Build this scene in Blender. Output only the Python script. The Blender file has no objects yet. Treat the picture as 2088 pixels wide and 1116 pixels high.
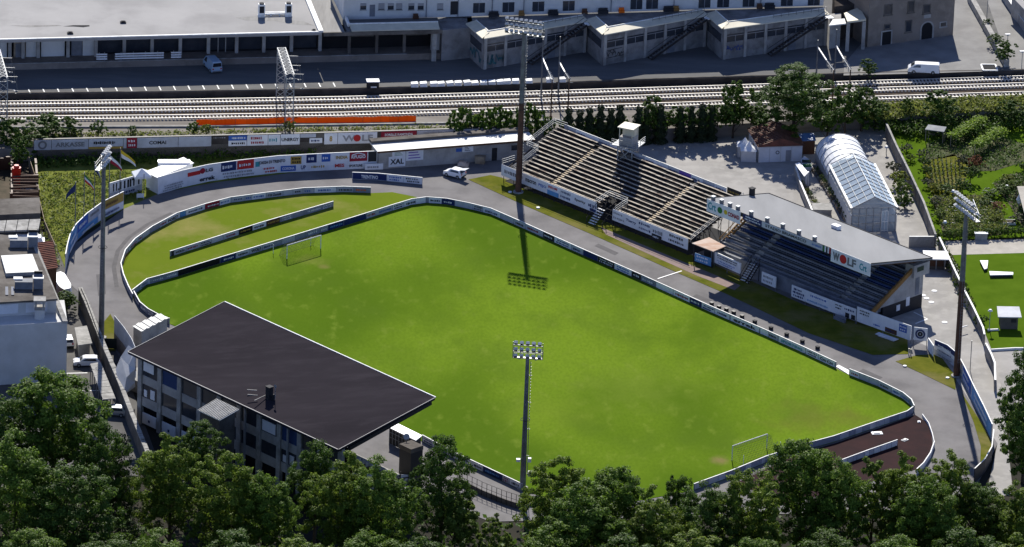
import bpy, math, random
import numpy as np
from mathutils import Vector, Matrix
R_ = random.Random(7)
rad = math.radians
scene = bpy.context.scene
COL = scene.collection
# ---------------------------------------------------------------- camera solved from the goals and masts
DE, RO, SC, DI = rad(21.763), rad(2.119), 12.61, 1300.0
FO = SC*DI
FW = Vector((0, math.cos(DE), -math.sin(DE)))
_r0 = Vector((1, 0, 0)); _u0 = Vector((0, math.sin(DE), math.cos(DE)))
CR = math.cos(RO)*_r0 + math.sin(RO)*_u0
CU = math.cos(RO)*_u0 - math.sin(RO)*_r0
CP = -FW*DI
def U(x, y, z=0.0):
    "survey point: where the sight line of a photo position meets the level z"
    v = FW*FO + CR*(x-1044) + CU*(558-y)
    p = CP + v*((z-CP.z)/v.z)
    return Vector((p.x, p.y, z))
def V(x, y, z):
    "point at height z straight above the ground point seen at x, y"
    p = U(x, y); return Vector((p.x, p.y, z))
def pix(P):
    q = Vector(P)-CP; d = q.dot(FW)
    return 1044+FO*q.dot(CR)/d, 558-FO*q.dot(CU)/d
def HT(x, y0, y1, z=0.0):
    P = U(x, y0, z); q = pix(P+Vector((0, 0, 10)))
    return 10*(y0-y1)/(y0-q[1])
cam = bpy.data.cameras.new("camera"); camo = bpy.data.objects.new("camera", cam); COL.objects.link(camo)
cam.sensor_fit = 'HORIZONTAL'; cam.sensor_width = 36; cam.lens = 36*FO/2088
cam.clip_start = 10; cam.clip_end = 6000
m3 = Matrix((CR, CU, -FW)).transposed()
camo.matrix_world = Matrix.Translation(CP) @ m3.to_4x4()
scene.camera = camo
# ---------------------------------------------------------------- light
SEL = 36.2; SAZ = math.atan2(-0.05, 1.0)       # sun stands beyond the ground, a touch to the left
sd = Vector((math.sin(SAZ)*math.cos(rad(SEL)), math.cos(SAZ)*math.cos(rad(SEL)), math.sin(rad(SEL))))
sun = bpy.data.lights.new("sun", 'SUN'); sun.energy = 5.0; sun.angle = rad(0.5); sun.color = (1, .955, .87)
suno = bpy.data.objects.new("sun", sun); COL.objects.link(suno)
suno.rotation_euler = (-sd).to_track_quat('-Z', 'Y').to_euler()
w = bpy.data.worlds.new("World"); scene.world = w; w.use_nodes = True
nt = w.node_tree; nt.nodes.clear()
sky = nt.nodes.new('ShaderNodeTexSky'); sky.sky_type = 'NISHITA'; sky.sun_disc = False
sky.air_density = 0.5; sky.dust_density = 0.0; sky.ozone_density = 2.0; sky.sun_elevation = rad(SEL); sky.sun_rotation = SAZ
bg = nt.nodes.new('ShaderNodeBackground'); bg.inputs[1].default_value = 0.13
ow = nt.nodes.new('ShaderNodeOutputWorld')
tn = nt.nodes.new('ShaderNodeMix'); tn.data_type = 'RGBA'; tn.blend_type = 'MULTIPLY'; tn.inputs[0].default_value = 1; tn.inputs[7].default_value = (1.06, .96, 1.04, 1)
nt.links.new(sky.outputs[0], tn.inputs[6]); nt.links.new(tn.outputs[2], bg.inputs[0]); nt.links.new(bg.outputs[0], ow.inputs[0])
vs = scene.view_settings; vs.view_transform = 'Standard'; vs.look = 'None'; vs.gamma = 1; vs.exposure = 0.65
scene.cycles.max_bounces = 6; scene.cycles.transparent_max_bounces = 8
# ---------------------------------------------------------------- materials
MT = {}
def mat(name, c1, c2=None, sc=.3, rough=.75, metal=0., det=5, c3=None, sc3=.04, bump=0., stretch=None, lo=.35, hi=.65, spec=.15, trans=0.):
    if name in MT: return MT[name]
    m = bpy.data.materials.new(name); m.use_nodes = True
    t = m.node_tree; b = t.nodes['Principled BSDF']
    b.inputs['Roughness'].default_value = rough; b.inputs['Metallic'].default_value = metal
    b.inputs['Specular IOR Level'].default_value = spec
    b.inputs['Base Color'].default_value = (*c1, 1)
    if c2 is None: c2 = tuple(x*.82 for x in c1)
    tc = t.nodes.new('ShaderNodeTexCoord'); src = tc.outputs['Object']
    if stretch:
        mp = t.nodes.new('ShaderNodeMapping'); mp.inputs['Rotation'].default_value = (0, 0, stretch[1]); mp.inputs['Scale'].default_value = stretch[0]
        t.links.new(src, mp.inputs[0]); src = mp.outputs[0]
    def layer(a, bcol, scale, lo, hi):
        n = t.nodes.new('ShaderNodeTexNoise'); n.inputs['Scale'].default_value = scale; n.inputs['Detail'].default_value = det
        n.inputs['Roughness'].default_value = .62
        r = t.nodes.new('ShaderNodeMapRange'); r.inputs[1].default_value = lo; r.inputs[2].default_value = hi
        mx = t.nodes.new('ShaderNodeMix'); mx.data_type = 'RGBA'
        t.links.new(src, n.inputs['Vector']); t.links.new(n.outputs['Fac'], r.inputs[0]); t.links.new(r.outputs[0], mx.inputs[0])
        if isinstance(a, tuple): mx.inputs[6].default_value = (*a, 1)
        else: t.links.new(a, mx.inputs[6])
        mx.inputs[7].default_value = (*bcol, 1)
        return mx.outputs[2], n
    o, n = layer(c1, c2, sc, lo, hi)
    if c3: o, _ = layer(o, c3, sc3, .48, .72)
    t.links.new(o, b.inputs['Base Color'])
    if bump:
        bp = t.nodes.new('ShaderNodeBump'); bp.inputs['Strength'].default_value = bump; bp.inputs['Distance'].default_value = .1
        t.links.new(n.outputs['Fac'], bp.inputs['Height']); t.links.new(bp.outputs[0], b.inputs['Normal'])
    MT[name] = m
    return m
def leafmat(name, c1, c2, tr=.35):
    m = bpy.data.materials.new(name); m.use_nodes = True; t = m.node_tree
    b = t.nodes['Principled BSDF']; out = t.nodes['Material Output']
    b.inputs['Roughness'].default_value = .6; b.inputs['Specular IOR Level'].default_value = .12
    g = t.nodes.new('ShaderNodeNewGeometry'); tl = t.nodes.new('ShaderNodeBsdfTranslucent')
    mx = t.nodes.new('ShaderNodeMix'); mx.data_type = 'RGBA'
    mx.inputs[6].default_value = (*c1, 1); mx.inputs[7].default_value = (*c2, 1)
    t.links.new(g.outputs['Random Per Island'], mx.inputs[0])
    t.links.new(mx.outputs[2], b.inputs['Base Color']); t.links.new(mx.outputs[2], tl.inputs[0])
    ms = t.nodes.new('ShaderNodeMixShader'); ms.inputs[0].default_value = tr
    t.links.new(b.outputs[0], ms.inputs[1]); t.links.new(tl.outputs[0], ms.inputs[2]); t.links.new(ms.outputs[0], out.inputs[0])
    MT[name] = m
    return m
def glassmat(name, c, alpha, rough=.08):
    m = mat(name, c, c, rough=rough, spec=.6)
    b = m.node_tree.nodes['Principled BSDF']; b.inputs['Alpha'].default_value = alpha
    return m
# flat paints / plastics
for n, c in dict(white=(.72, .73, .74), offwhite=(.58, .58, .56), grey=(.3, .3, .31), midgrey=(.17, .17, .18), dark=(.03, .03, .034), black=(.012, .012, .014),
                 navy=(.02, .035, .12), blue=(.04, .12, .42), skyblue=(.12, .3, .55), red=(.5, .03, .03), crimson=(.3, .02, .04), green=(.03, .16, .05),
                 yellow=(.62, .45, .03), gold=(.4, .26, .06), brown=(.1, .05, .03), orange=(.75, .14, .01), purple=(.18, .1, .4), teal=(.05, .3, .35), cream=(.6, .55, .42)).items():
    mat(n, c, tuple(x*.86 for x in c), sc=.7, rough=.55)
mat('boardwhite', (.72, .73, .76), (.6, .61, .63), sc=.5, rough=.6)
mat('boardgrey', (.47, .49, .54), (.36, .37, .4), sc=.5, rough=.6)
mat('boarddusk', (.27, .29, .35), (.19, .2, .24), sc=.5, rough=.6)
mat('capwhite', (.8, .8, .78), (.6, .6, .57), sc=1.2, rough=.6)
mat('steel', (.2, .21, .22), (.13, .13, .14), sc=1, rough=.45, metal=.3)
mat('polesteel', (.17, .18, .19), (.1, .1, .11), sc=.8, rough=.45, metal=.2)
mat('rustpole', (.12, .06, .04), (.07, .04, .03), sc=1, rough=.7)
mat('galv', (.3, .31, .32), (.22, .23, .24), sc=1, rough=.6, metal=.2, spec=.2)
mat('lampwhite', (.55, .55, .54), (.45, .45, .44), sc=2, rough=.35)
mat('lampdark', (.03, .03, .034), rough=.75, spec=.1)
mat('railtop', (.5, .48, .45), (.38, .36, .33), sc=.5, rough=.5, metal=.2)
mat('railrust', (.1, .06, .04), rough=.8)
mat('sleeper', (.52, .5, .46), (.38, .36, .335), sc=1.5, rough=.9, spec=.1)
mat('ballast', (.085, .068, .055), (.045, .037, .031), sc=1.6, rough=.98, det=8, bump=.6, spec=0.)
mat('railpath', (.26, .24, .21), (.15, .135, .12), sc=.35, rough=.95, det=8, stretch=((.15, 1, 1), rad(-10)), spec=.05)
def pitchmat():
    m = bpy.data.materials.new('pitch'); m.use_nodes = True; t = m.node_tree; b = t.nodes['Principled BSDF']; b.inputs['Roughness'].default_value = 1; b.inputs['Specular IOR Level'].default_value = 0
    L = t.links.new; ge = t.nodes.new('ShaderNodeNewGeometry')
    def noise(sc, det, ys=.6, w=0):
        mp = t.nodes.new('ShaderNodeMapping'); mp.inputs['Scale'].default_value = (1, ys, 1); mp.inputs['Location'].default_value = (w, w*2, 0); n = t.nodes.new('ShaderNodeTexNoise'); n.inputs['Scale'].default_value = sc; n.inputs['Detail'].default_value = det
        L(ge.outputs['Position'], mp.inputs[0]); L(mp.outputs[0], n.inputs['Vector']); return n.outputs['Fac']
    def rng(f, a, b_, lo=0., hi=1.):
        r = t.nodes.new('ShaderNodeMapRange'); r.interpolation_type = 'SMOOTHSTEP'; r.inputs[1].default_value = a; r.inputs[2].default_value = b_; r.inputs[3].default_value = lo; r.inputs[4].default_value = hi; L(f, r.inputs[0]); return r.outputs[0]
    def mix(f, a, c):
        x = t.nodes.new('ShaderNodeMix'); x.data_type = 'RGBA'; L(f, x.inputs[0])
        for i, v in ((6, a), (7, c)):
            if isinstance(v, tuple): x.inputs[i].default_value = (*v, 1)
            else: L(v, x.inputs[i])
        return x.outputs[2]
    c = mix(rng(noise(.028, 2), .4, .62), (.068, .122, .009), (.128, .2, .015))
    c = mix(rng(noise(.11, 4, .6, 31), .45, .75, 0, .55), c, (.074, .122, .014))
    c = mix(rng(noise(.5, 6, .5, 77), .52, .78, 0, .6), c, (.15, .205, .028))
    c = mix(rng(noise(2.2, 3, .5, 11), .35, .7, 0, .28), c, (.06, .105, .008))
    nz = noise(.35, 5)
    for (x, y, r, k, col) in PATCHES:
        p = U(x, y); d = t.nodes.new('ShaderNodeVectorMath'); d.operation = 'DISTANCE'; L(ge.outputs['Position'], d.inputs[0]); d.inputs[1].default_value = (p.x, p.y, .07)
        a = t.nodes.new('ShaderNodeMath'); a.operation = 'MULTIPLY_ADD'; L(nz, a.inputs[0]); a.inputs[1].default_value = r*1.6; L(d.outputs['Value'], a.inputs[2])
        c = mix(rng(a.outputs[0], r*1.7, r*.75, 0, k), c, col)
    L(c, b.inputs['Base Color']); MT['pitch'] = m
PATCHES = [(640, 532, 4, .55, (.13, .15, .03)), (660, 545, 1.6, .6, (.17, .15, .05)), (1660, 855, 11, .45, (.12, .12, .025)), (1745, 855, 6, .35, (.11, .11, .025)), (1468, 940, 2.6, .75, (.2, .15, .07)), (1300, 790, 16, .4, (.13, .18, .025)), (900, 640, 18, .4, (.062, .112, .008)), (1420, 690, 14, .45, (.058, .108, .008)), (1130, 840, 12, .3, (.13, .18, .02)), (800, 470, 12, .35, (.115, .17, .014))]
pitchmat()
mat('dgrass', (.125, .165, .016), (.095, .14, .012), sc=.06, rough=.95, det=7, c3=(.26, .22, .08), sc3=.06, spec=.0)
mat('verge', (.13, .13, .02), (.075, .09, .012), sc=.35, rough=.95, det=8, c3=(.17, .145, .06), sc3=.12, spec=.0)
mat('meadow', (.18, .2, .045), (.11, .13, .028), sc=.5, rough=.95, det=8, c3=(.09, .095, .02), sc3=.15, spec=.0)
mat('lawn', (.08, .135, .011), (.06, .108, .008), sc=.25, rough=.9, det=8, spec=.0)
mat('soil', (.09, .07, .05), (.045, .04, .025), sc=.6, rough=.95, det=8)
mat('scrub', (.055, .07, .02), (.025, .032, .01), sc=.35, rough=.95, det=9, c3=(.11, .1, .05), sc3=.2)  # colours the painted tree shade in the gardens
mat('track', (.18, .17, .168), (.12, .114, .114), sc=.16, rough=.9, det=9, c3=(.195, .188, .185), sc3=.09, spec=.1)
mat('oldtrack', (.24, .17, .15), (.17, .13, .12), sc=.6, rough=.9, det=8)
mat('darkturf', (.04, .02, .02), (.026, .016, .017), sc=.25, rough=.95, det=8, spec=.03)
mat('gravel', (.33, .315, .295), (.25, .24, .225), sc=.12, rough=.95, det=9, c3=(.37, .355, .33), sc3=.4, spec=.1)
mat('lane', (.29, .28, .265), (.2, .195, .185), sc=.2, rough=.95, det=9)
mat('yard', (.14, .138, .135), (.105, .105, .105), sc=.12, rough=.95, det=9, c3=(.16, .157, .15), sc3=.5, stretch=((.2, 1, 1), rad(-10)), spec=.05)
mat('concreteyard', (.24, .235, .225), (.17, .165, .16), sc=.2, rough=.9, det=8)
mat('lot', (.13, .125, .12), (.09, .088, .085), sc=.25, rough=.95, det=8, spec=.05)
mat('earth', (.05, .046, .038), (.03, .03, .024), sc=.1, rough=.95, det=8, spec=0.)
mat('pathway', (.42, .39, .34), (.32, .3, .26), sc=.4, rough=.95, det=8)
mat('concrete', (.34, .33, .31), (.2, .195, .18), sc=.5, rough=.9, det=9, c3=(.42, .41, .385), sc3=.9)
mat('oldconcrete', (.13, .118, .105), (.07, .062, .055), sc=.45, rough=.95, det=8, c3=(.18, .165, .15), sc3=.2, spec=.1)
mat('sheddull', (.27, .265, .26), (.17, .165, .165), sc=.35, rough=.9, det=9, spec=.05, c3=(.11, .105, .1), sc3=.5)
mat('asphaltpatch', (.125, .12, .12), (.105, .1, .1), sc=.8, rough=.95, spec=.05)
mat('darkwall', (.075, .065, .06), (.04, .036, .034), sc=.5, rough=.95, det=8, spec=0.)
mat('stonewall', (.25, .215, .185), (.15, .125, .105), sc=.5, rough=.95, det=9, c3=(.27, .23, .2), sc3=.25, bump=.5)
mat('plaster', (.4, .39, .37), (.27, .26, .25), sc=.3, rough=.9, det=9, c3=(.22, .21, .2), sc3=.45)
mat('whiteplaster', (.6, .6, .59), (.5, .5, .48), sc=.3, rough=.85, det=8)
mat('darkroof', (.03, .0255, .031), (.021, .018, .0225), sc=.12, rough=.95, det=9, c3=(.036, .031, .037), sc3=.6, stretch=((.25, 1, 1), rad(44)), spec=.02)
mat('greyroof', (.27, .272, .275), (.225, .227, .23), sc=.25, rough=.95, det=7, stretch=((1, .12, 1), rad(45)), spec=.04)
mat('warehouseroof', (.36, .35, .34), (.295, .288, .28), sc=.06, rough=.95, det=9, c3=(.27, .262, .255), sc3=.13, spec=.03)
mat('corrugated', (.25, .245, .235), (.16, .155, .15), sc=.7, rough=.8, det=6, stretch=((1, .1, 1), rad(-80)))
mat('redtile', (.2, .075, .05), (.1, .045, .035), sc=.8, rough=.9, det=8)
mat('rustroof', (.42, .25, .17), (.62, .55, .48), sc=.45, rough=.8, det=5, stretch=((.5, 2, 1), rad(40)))
mat('wood', (.36, .3, .22), (.2, .15, .1), sc=.8, rough=.85, det=7)
mat('bench', (.37, .325, .26), (.12, .075, .05), sc=.55, rough=.75, det=7, lo=.5, hi=.66)
mat('benchstep', (.62, .5, .33), (.42, .33, .22), sc=.8, rough=.8)
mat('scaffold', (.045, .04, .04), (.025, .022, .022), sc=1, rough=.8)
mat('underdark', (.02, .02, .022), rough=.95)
mat('seatgrey', (.2, .21, .24), (.13, .14, .16), sc=.6, rough=.7)
mat('seatblue', (.028, .055, .15), (.022, .045, .12), sc=.7, rough=.6)
mat('ochre', (.3, .16, .05), (.2, .11, .04), sc=.6, rough=.8)
mat('tarp', (.6, .6, .6), (.5, .5, .5), sc=.4, rough=.45)
mat('polywhite', (.78, .79, .8), (.68, .69, .7), sc=.3, rough=.4)
mat('polyblue', (.1, .2, .4), (.07, .15, .32), sc=.4, rough=.4)
mat('carwhite', (.75, .76, .78), (.72, .73, .75), rough=.18, spec=.6)
mat('carblue', (.3, .42, .55), (.28, .4, .52), rough=.2, spec=.6)
mat('carsilver', (.35, .36, .38), rough=.2, metal=.4, spec=.6)
mat('mirrorroof', (.8, .8, .8), (.78, .78, .78), rough=.2, metal=.6, spec=.8)
mat('tyre', (.015, .015, .015), rough=.9)
mat('carglass', (.02, .025, .03), (.018, .02, .025), rough=.08, spec=.6)
mat('window', (.025, .03, .04), (.04, .045, .055), sc=.6, rough=.15, spec=.5)
mat('lampred', (.5, .02, .01), rough=.3)
mat('netting', (.05, .06, .05), rough=.9)
mat('bark', (.08, .06, .045), (.045, .035, .028), sc=2, rough=.95)

mat('graffiti', (.06, .16, .17), (.03, .08, .1), sc=.8, rough=.7)
mat('graffitiblue', (.06, .09, .25), rough=.7)
glassmat('greenglass', (.5, .6, .68), .55, .12)
leafmat('leaf_plane', (.055, .105, .012), (.15, .235, .032), .42)
leafmat('leaf_dark', (.032, .07, .01), (.1, .165, .026), .38)
leafmat('leaf_mid', (.065, .115, .012), (.19, .255, .034), .42)
leafmat('leaf_light', (.08, .13, .02), (.14, .19, .035), .4)
leafmat('leaf_conifer', (.016, .028, .012), (.032, .045, .018), .12)
leafmat('leaf_grey', (.075, .085, .05), (.13, .13, .08), .3)
leafmat('leaf_vine', (.16, .26, .03), (.24, .33, .05), .5)
leafmat('orangenet', (.62, .185, .02), (.55, .16, .016), .55)
leafmat('leaf_red', (.16, .06, .03), (.22, .1, .05), .3)
leafmat('leaf_weed', (.12, .16, .028), (.22, .24, .055), .5)
# ---------------------------------------------------------------- mesh builder
ORG = {}
def tag(o, label=None, cat=None, group=None, kind=None):
    for k, v in (('label', label), ('category', cat), ('group', group), ('kind', kind)):
        if v: o[k] = v
    return o
def thing(name, label, cat, loc, group=None):
    o = bpy.data.objects.new(name, None); COL.objects.link(o); o.location = loc; o.empty_display_size = .3
    ORG[o.name] = Vector(loc)
    return tag(o, label, cat, group)
class M:
    def __init__(s): s.v = []; s.f = []; s.st = []
    def poly(s, *p):
        n = len(s.v); s.st.append(n); s.v += [tuple(q) for q in p]; s.f.append(tuple(range(n, n+len(p)))); return s
    def hexa(s, b, t):
        n = len(s.v); s.st.append(n); s.v += [tuple(q) for q in b]+[tuple(q) for q in t]; k = len(b)
        s.f.append(tuple(n+i for i in reversed(range(k)))); s.f.append(tuple(n+k+i for i in range(k)))
        for i in range(k): j = (i+1) % k; s.f.append((n+i, n+j, n+k+j, n+k+i))
        return s
    def box(s, T, u0, u1, v0, v1, z0, z1):
        return s.hexa([T(u0, v0, z0), T(u1, v0, z0), T(u1, v1, z0), T(u0, v1, z0)], [T(u0, v0, z1), T(u1, v0, z1), T(u1, v1, z1), T(u0, v1, z1)])
    def prism(s, pts, z0, z1):
        return s.hexa([(p[0], p[1], z0) for p in pts], [(p[0], p[1], z1) for p in pts])
    def slab(s, pts, th):
        return s.hexa([Vector(p)-Vector((0, 0, th)) for p in pts], pts)
    def bar(s, a, b, w, h=None, up=Vector((0, 0, 1))):
        a = Vector(a); b = Vector(b); h = h or w; d = (b-a).normalized()
        if abs(d.dot(up)) > .98: up = Vector((0, 1, 0))
        x = d.cross(up).normalized()*w/2; y = x.cross(d).normalized()*h/2
        return s.hexa([a-x-y, a+x-y, a+x+y, a-x+y], [b-x-y, b+x-y, b+x+y, b-x+y])
    def tube(s, a, b, r0, r1=None, n=8):
        a = Vector(a); b = Vector(b); r1 = r0 if r1 is None else r1; d = (b-a).normalized()
        up = Vector((0, 0, 1)) if abs(d.z) < .95 else Vector((0, 1, 0))
        x = d.cross(up).normalized(); y = x.cross(d)
        c = [(math.cos(2*math.pi*i/n), math.sin(2*math.pi*i/n)) for i in range(n)]
        return s.hexa([a+(x*p+y*q)*r0 for p, q in c], [b+(x*p+y*q)*r1 for p, q in c])
    def disc(s, c, x, y, r, n=14, r0=0):
        c = Vector(c); P = lambda k, rr: c+x*math.cos(k*2*math.pi/n)*rr+y*math.sin(k*2*math.pi/n)*rr
        if not r0: return s.poly(*[P(k, r) for k in range(n)])
        for k in range(n): s.poly(P(k, r0), P(k+1, r0), P(k+1, r), P(k, r))
        return s
    def each(s, name, m, parent, **k):
        "every primitive added so far becomes a part of its own"
        out = []; st = sorted(set(s.st)); groups = []
        for a, e in zip(st, st[1:]+[len(s.v)]): groups.append((a, e, [f for f in s.f if a <= min(f) < e]))
        for a, e, fs in groups:
            b = M(); b.v = s.v[a:e]; b.f = [tuple(i-a for i in f) for f in fs]; out.append(b.build(name, m, parent, **k))
        return out
    def build(s, name, m, parent=None, label=None, cat=None, group=None, kind=None, smooth=False):
        vs_ = np.array(s.v)
        if parent is not None: org = ORG[parent.name]
        else:
            lo = vs_.min(0); hi = vs_.max(0); org = Vector(((lo[0]+hi[0])/2, (lo[1]+hi[1])/2, lo[2]))
        me = bpy.data.meshes.new(name); me.from_pydata([tuple(q) for q in (vs_-np.array(org))], [], s.f); me.update()
        me.materials.append(MT[m] if isinstance(m, str) else m)
        o = bpy.data.objects.new(name, me); COL.objects.link(o)
        if smooth: me.shade_smooth()
        if parent is not None: o.parent = parent
        else: o.location = org
        ORG[o.name] = Vector(org)
        return tag(o, label, cat, group, kind)
def frame(o, d, flip=1):
    "local frame: u along d, v to its left, z up"
    o = Vector(o); d = Vector((d.x, d.y, 0)).normalized(); n = Vector((-d.y, d.x, 0))*flip
    f = lambda u, v, z=0.0: Vector((o.x+d.x*u+n.x*v, o.y+d.y*u+n.y*v, z))
    f.d = d; f.n = n; f.o = o
    return f
def ang(a): return Vector((math.cos(rad(a)), math.sin(rad(a)), 0))
W0 = frame((0, 0, 0), Vector((1, 0, 0)))
def sheet(name, pts, z, m, kind='structure', **k):
    b = M(); b.poly(*[U(x, y, z) for x, y in pts])
    o = b.build(name, m, kind=kind, **k)
    return o
def lettering(txt, a, xd, up, wid, hei, m, parent, bold=.03, name='lettering', nrm=None):
    "real letter shapes fitted into wid x hei at lower left a"
    cu = bpy.data.curves.new('t', 'FONT'); cu.body = txt; cu.offset = bold; cu.resolution_u = 2
    ob = bpy.data.objects.new('t', cu); COL.objects.link(ob)
    dg = bpy.context.evaluated_depsgraph_get()
    me = bpy.data.meshes.new_from_object(ob.evaluated_get(dg))
    bpy.data.objects.remove(ob)
    v = np.array([q.co[:] for q in me.vertices])
    if len(v) == 0: return
    lo = v.min(0); hi = v.max(0); sx = wid/(hi[0]-lo[0]); sy = hei/(hi[1]-lo[1])
    org = ORG[parent.name]; A = Vector(a)-org
    for q, c in zip(me.vertices, v): q.co = A+xd*((c[0]-lo[0])*sx)+up*((c[1]-lo[1])*sy)
    me.name = name; me.materials.append(MT[m]); me.update()
    o = bpy.data.objects.new(name, me); COL.objects.link(o); o.parent = parent; ORG[o.name] = org
    return o
UP = Vector((0, 0, 1))
class Run:
    "a board or wall following surveyed base points (photo x rising), with panels and lettering as parts"
    def __init__(s, name, label, cat, pts, h, z0=0, th=.12, m='boarddusk', face=None, cap='capwhite', group=None, part='board', lift=0.):
        s.px = [p[0] for p in pts]; s.W = [U(x, y, z0) for x, y in pts]; s.h = h; s.z0 = z0+lift
        s.root = thing(name, label, cat, s.W[len(s.W)//2], group)
        n = len(pts); s.N = []
        for i in range(n):
            d = (s.W[min(i+1, n-1)]-s.W[max(i-1, 0)]); d.z = 0; d.normalize(); nn = Vector((d.y, -d.x, 0))
            f = face if face is not None else Vector((0, -1, 0))
            if nn.dot(f) < 0: nn = -nn
            s.N.append(nn)
        def wall(z0, z1, t0, t1, mm, nm):
            b = M()
            for i in range(n-1):
                A, B, n0, n1 = s.W[i], s.W[i+1], s.N[i], s.N[i+1]
                q = lambda P, nn, t, z: Vector((P.x+nn.x*t, P.y+nn.y*t, z))
                b.hexa([q(A, n0, t0, z0), q(B, n1, t0, z0), q(B, n1, t1, z0), q(A, n0, t1, z0)], [q(A, n0, t0, z1), q(B, n1, t0, z1), q(B, n1, t1, z1), q(A, n0, t1, z1)])
            return b.build(nm, mm, s.root)
        wall(s.z0, s.z0+h, -th, 0, m, part)
        if cap: wall(s.z0+h+.004, s.z0+h+.04, -th-.015, .025, cap, 'top_rail')
        if lift:
            b = M(); L = 0
            for i in range(n-1):
                k = max(1, int((s.W[i+1]-s.W[i]).length/3))
                for j in range(k+(i == n-2)):
                    P = s.W[i].lerp(s.W[i+1], j/k); b.tube(Vector((P.x, P.y, z0)), Vector((P.x, P.y, s.z0+.1)), .06, n=5)
            b.each('support_post', 'steel', s.root)
    def P(s, x):
        for i in range(len(s.px)-1):
            if x <= s.px[i+1] or i == len(s.px)-2:
                t = (x-s.px[i])/(s.px[i+1]-s.px[i]); return s.W[i].lerp(s.W[i+1], t), s.N[i].lerp(s.N[i+1], t).normalized()
    def ad(s, x0, x1, v0, v1, col, txt=None, tc='navy', label=None, fw=.8, fh=.55, nl=None, out=.03):
        b = M(); xs = [x0]+[x for x in s.px if x0 < x < x1]+[x1]; Q = []
        for x in xs:
            p, n = s.P(x); Q.append(p+n*out)
        za, zb = s.z0+s.h*v0, s.z0+s.h*v1
        for A, B in zip(Q, Q[1:]): b.poly((A.x, A.y, za), (B.x, B.y, za), (B.x, B.y, zb), (A.x, A.y, zb))
        pn = b.build('panel', col, s.root, label=label)
        if txt:
            A, B = Q[0], Q[-1]; d = (B-A); L = d.length; d.normalize(); n = s.P((x0+x1)/2)[1]
            A = A+n*(.05 if len(Q) < 3 else .12)
            if txt[0] == '~':      # writing too small to read in the photograph: uneven strokes only
                k = M(); rows = nl or int(txt[1:] or 1); hh = (zb-za)
                for r in range(rows):
                    zc = za+hh*(1-(r+.7)/(rows+.4)); x = L*R_.uniform(.08, .2); end = L*R_.uniform(.7, .92)
                    while x < end:
                        ww = R_.uniform(.12, .3); t = hh*R_.uniform(.12, .2)/rows**.5
                        p = A+d*x; k.poly((p.x, p.y, zc-t), (p.x+d.x*ww, p.y+d.y*ww, zc-t), (p.x+d.x*ww, p.y+d.y*ww, zc+t*R_.uniform(.5, 1)), (p.x, p.y, zc+t))
                        x += ww+R_.uniform(.05, .2)
                k.build('small_print', tc, s.root)
            else:
                p = A+d*L*(1-fw)/2
                lettering(txt, (p.x, p.y, za+(zb-za)*(1-fh)/2), d, UP, L*fw, (zb-za)*fh, tc, s.root)
        return pn
    def fill(s, x0, x1, n, pal, v0=.06, v1=.94, pr=.75):
        xs = [x0+(x1-x0)*(i+(R_.uniform(-.25, .25) if 0 < i < n else 0))/n for i in range(n+1)]
        for a, b in zip(xs, xs[1:]):
            c = R_.choice(pal)
            lightc = c in ('white', 'boardwhite', 'boardgrey', 'offwhite', 'yellow', 'skyblue', 'cream')
            s.ad(a+.4, b-.4, v0, v1, c, '~'+str(R_.choice((1, 1, 2))) if R_.random() < pr else None, R_.choice(('navy', 'blue', 'dark', 'crimson')) if lightc else 'boardwhite')
# ---------------------------------------------------------------- ground
b = M(); b.prism([Vector((-900, -700, 0)), Vector((900, -700, 0)), Vector((900, 1500, 0)), Vector((-900, 1500, 0))], -3, -.05)
b.build('ground', 'earth', kind='structure')
sheet('parking_lot', [(-160, 700), (-100, 480), (150, 470), (330, 960), (120, 1010), (-160, 1000)], -.02, 'lot')
sheet('running_track', [(128, 565), (150, 500), (255, 425), (320, 396), (450, 368), (620, 346), (770, 338), (1082, 318), (1300, 400), (1500, 520), (1850, 690), (1905, 712), (1960, 790), (2034, 905), (1990, 995), (1900, 1040), (1000, 1064), (860, 1010), (500, 985), (250, 740), (165, 600)], .02, 'track')
sheet('gravel_yard', [(1085, 318), (1085, 300), (1300, 290), (1560, 274), (1806, 262), (1915, 480), (1962, 560), (2040, 760), (2066, 1010), (2010, 1012), (2034, 905), (1960, 790), (1905, 712), (1850, 690), (1500, 520), (1300, 400)], .03, 'gravel')
sheet('street', [(-260, 1010), (120, 1012), (500, 988), (860, 1014), (1000, 1066), (1900, 1042), (2330, 1000), (2400, 1260), (-300, 1260)], -.01, 'earth')
PITCH_FAR = [(270, 604), (283, 594), (300, 581), (330, 573), (362, 564), (450, 537), (600, 492), (655, 475), (740, 449), (800, 430), (840, 418), (870, 414), (910, 417), (955, 426), (1000, 437), (1062, 464), (1180, 517), (1310, 574), (1440, 633), (1560, 685), (1640, 721), (1704, 751)]
PITCH_R = [(1731, 765), (1790, 788), (1840, 813), (1857, 827), (1863, 840)]
PITCH_END = [(1415, 1000), (1490, 973), (1563, 943), (1655, 914), (1700, 902), (1790, 871), (1850, 851), (1862, 842)]
NEARL = [(860, 900), (925, 935), (1064, 1000)]
sheet('pitch', PITCH_FAR+PITCH_R+PITCH_END[::-1][1:]+[(1200, 1040), (1064, 1000), (925, 935), (860, 900), (600, 770), (345, 660), (322, 654), (283, 622)], .07, 'pitch')
D_CURVE = [(247, 548), (256, 521), (276, 498), (311, 473), (361, 446), (420, 427), (470, 414), (545, 404), (620, 395), (700, 392), (756, 394)]
D_LEFT = [(247, 548), (252, 570), (262, 594), (271, 611)]
sheet('semicircle_lawn', D_LEFT[::-1]+D_CURVE[1:]+[(800, 392), (850, 402), (842, 417), (800, 429), (740, 448), (655, 474), (600, 491), (450, 536), (362, 563), (300, 580)], .05, 'dgrass')
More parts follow.
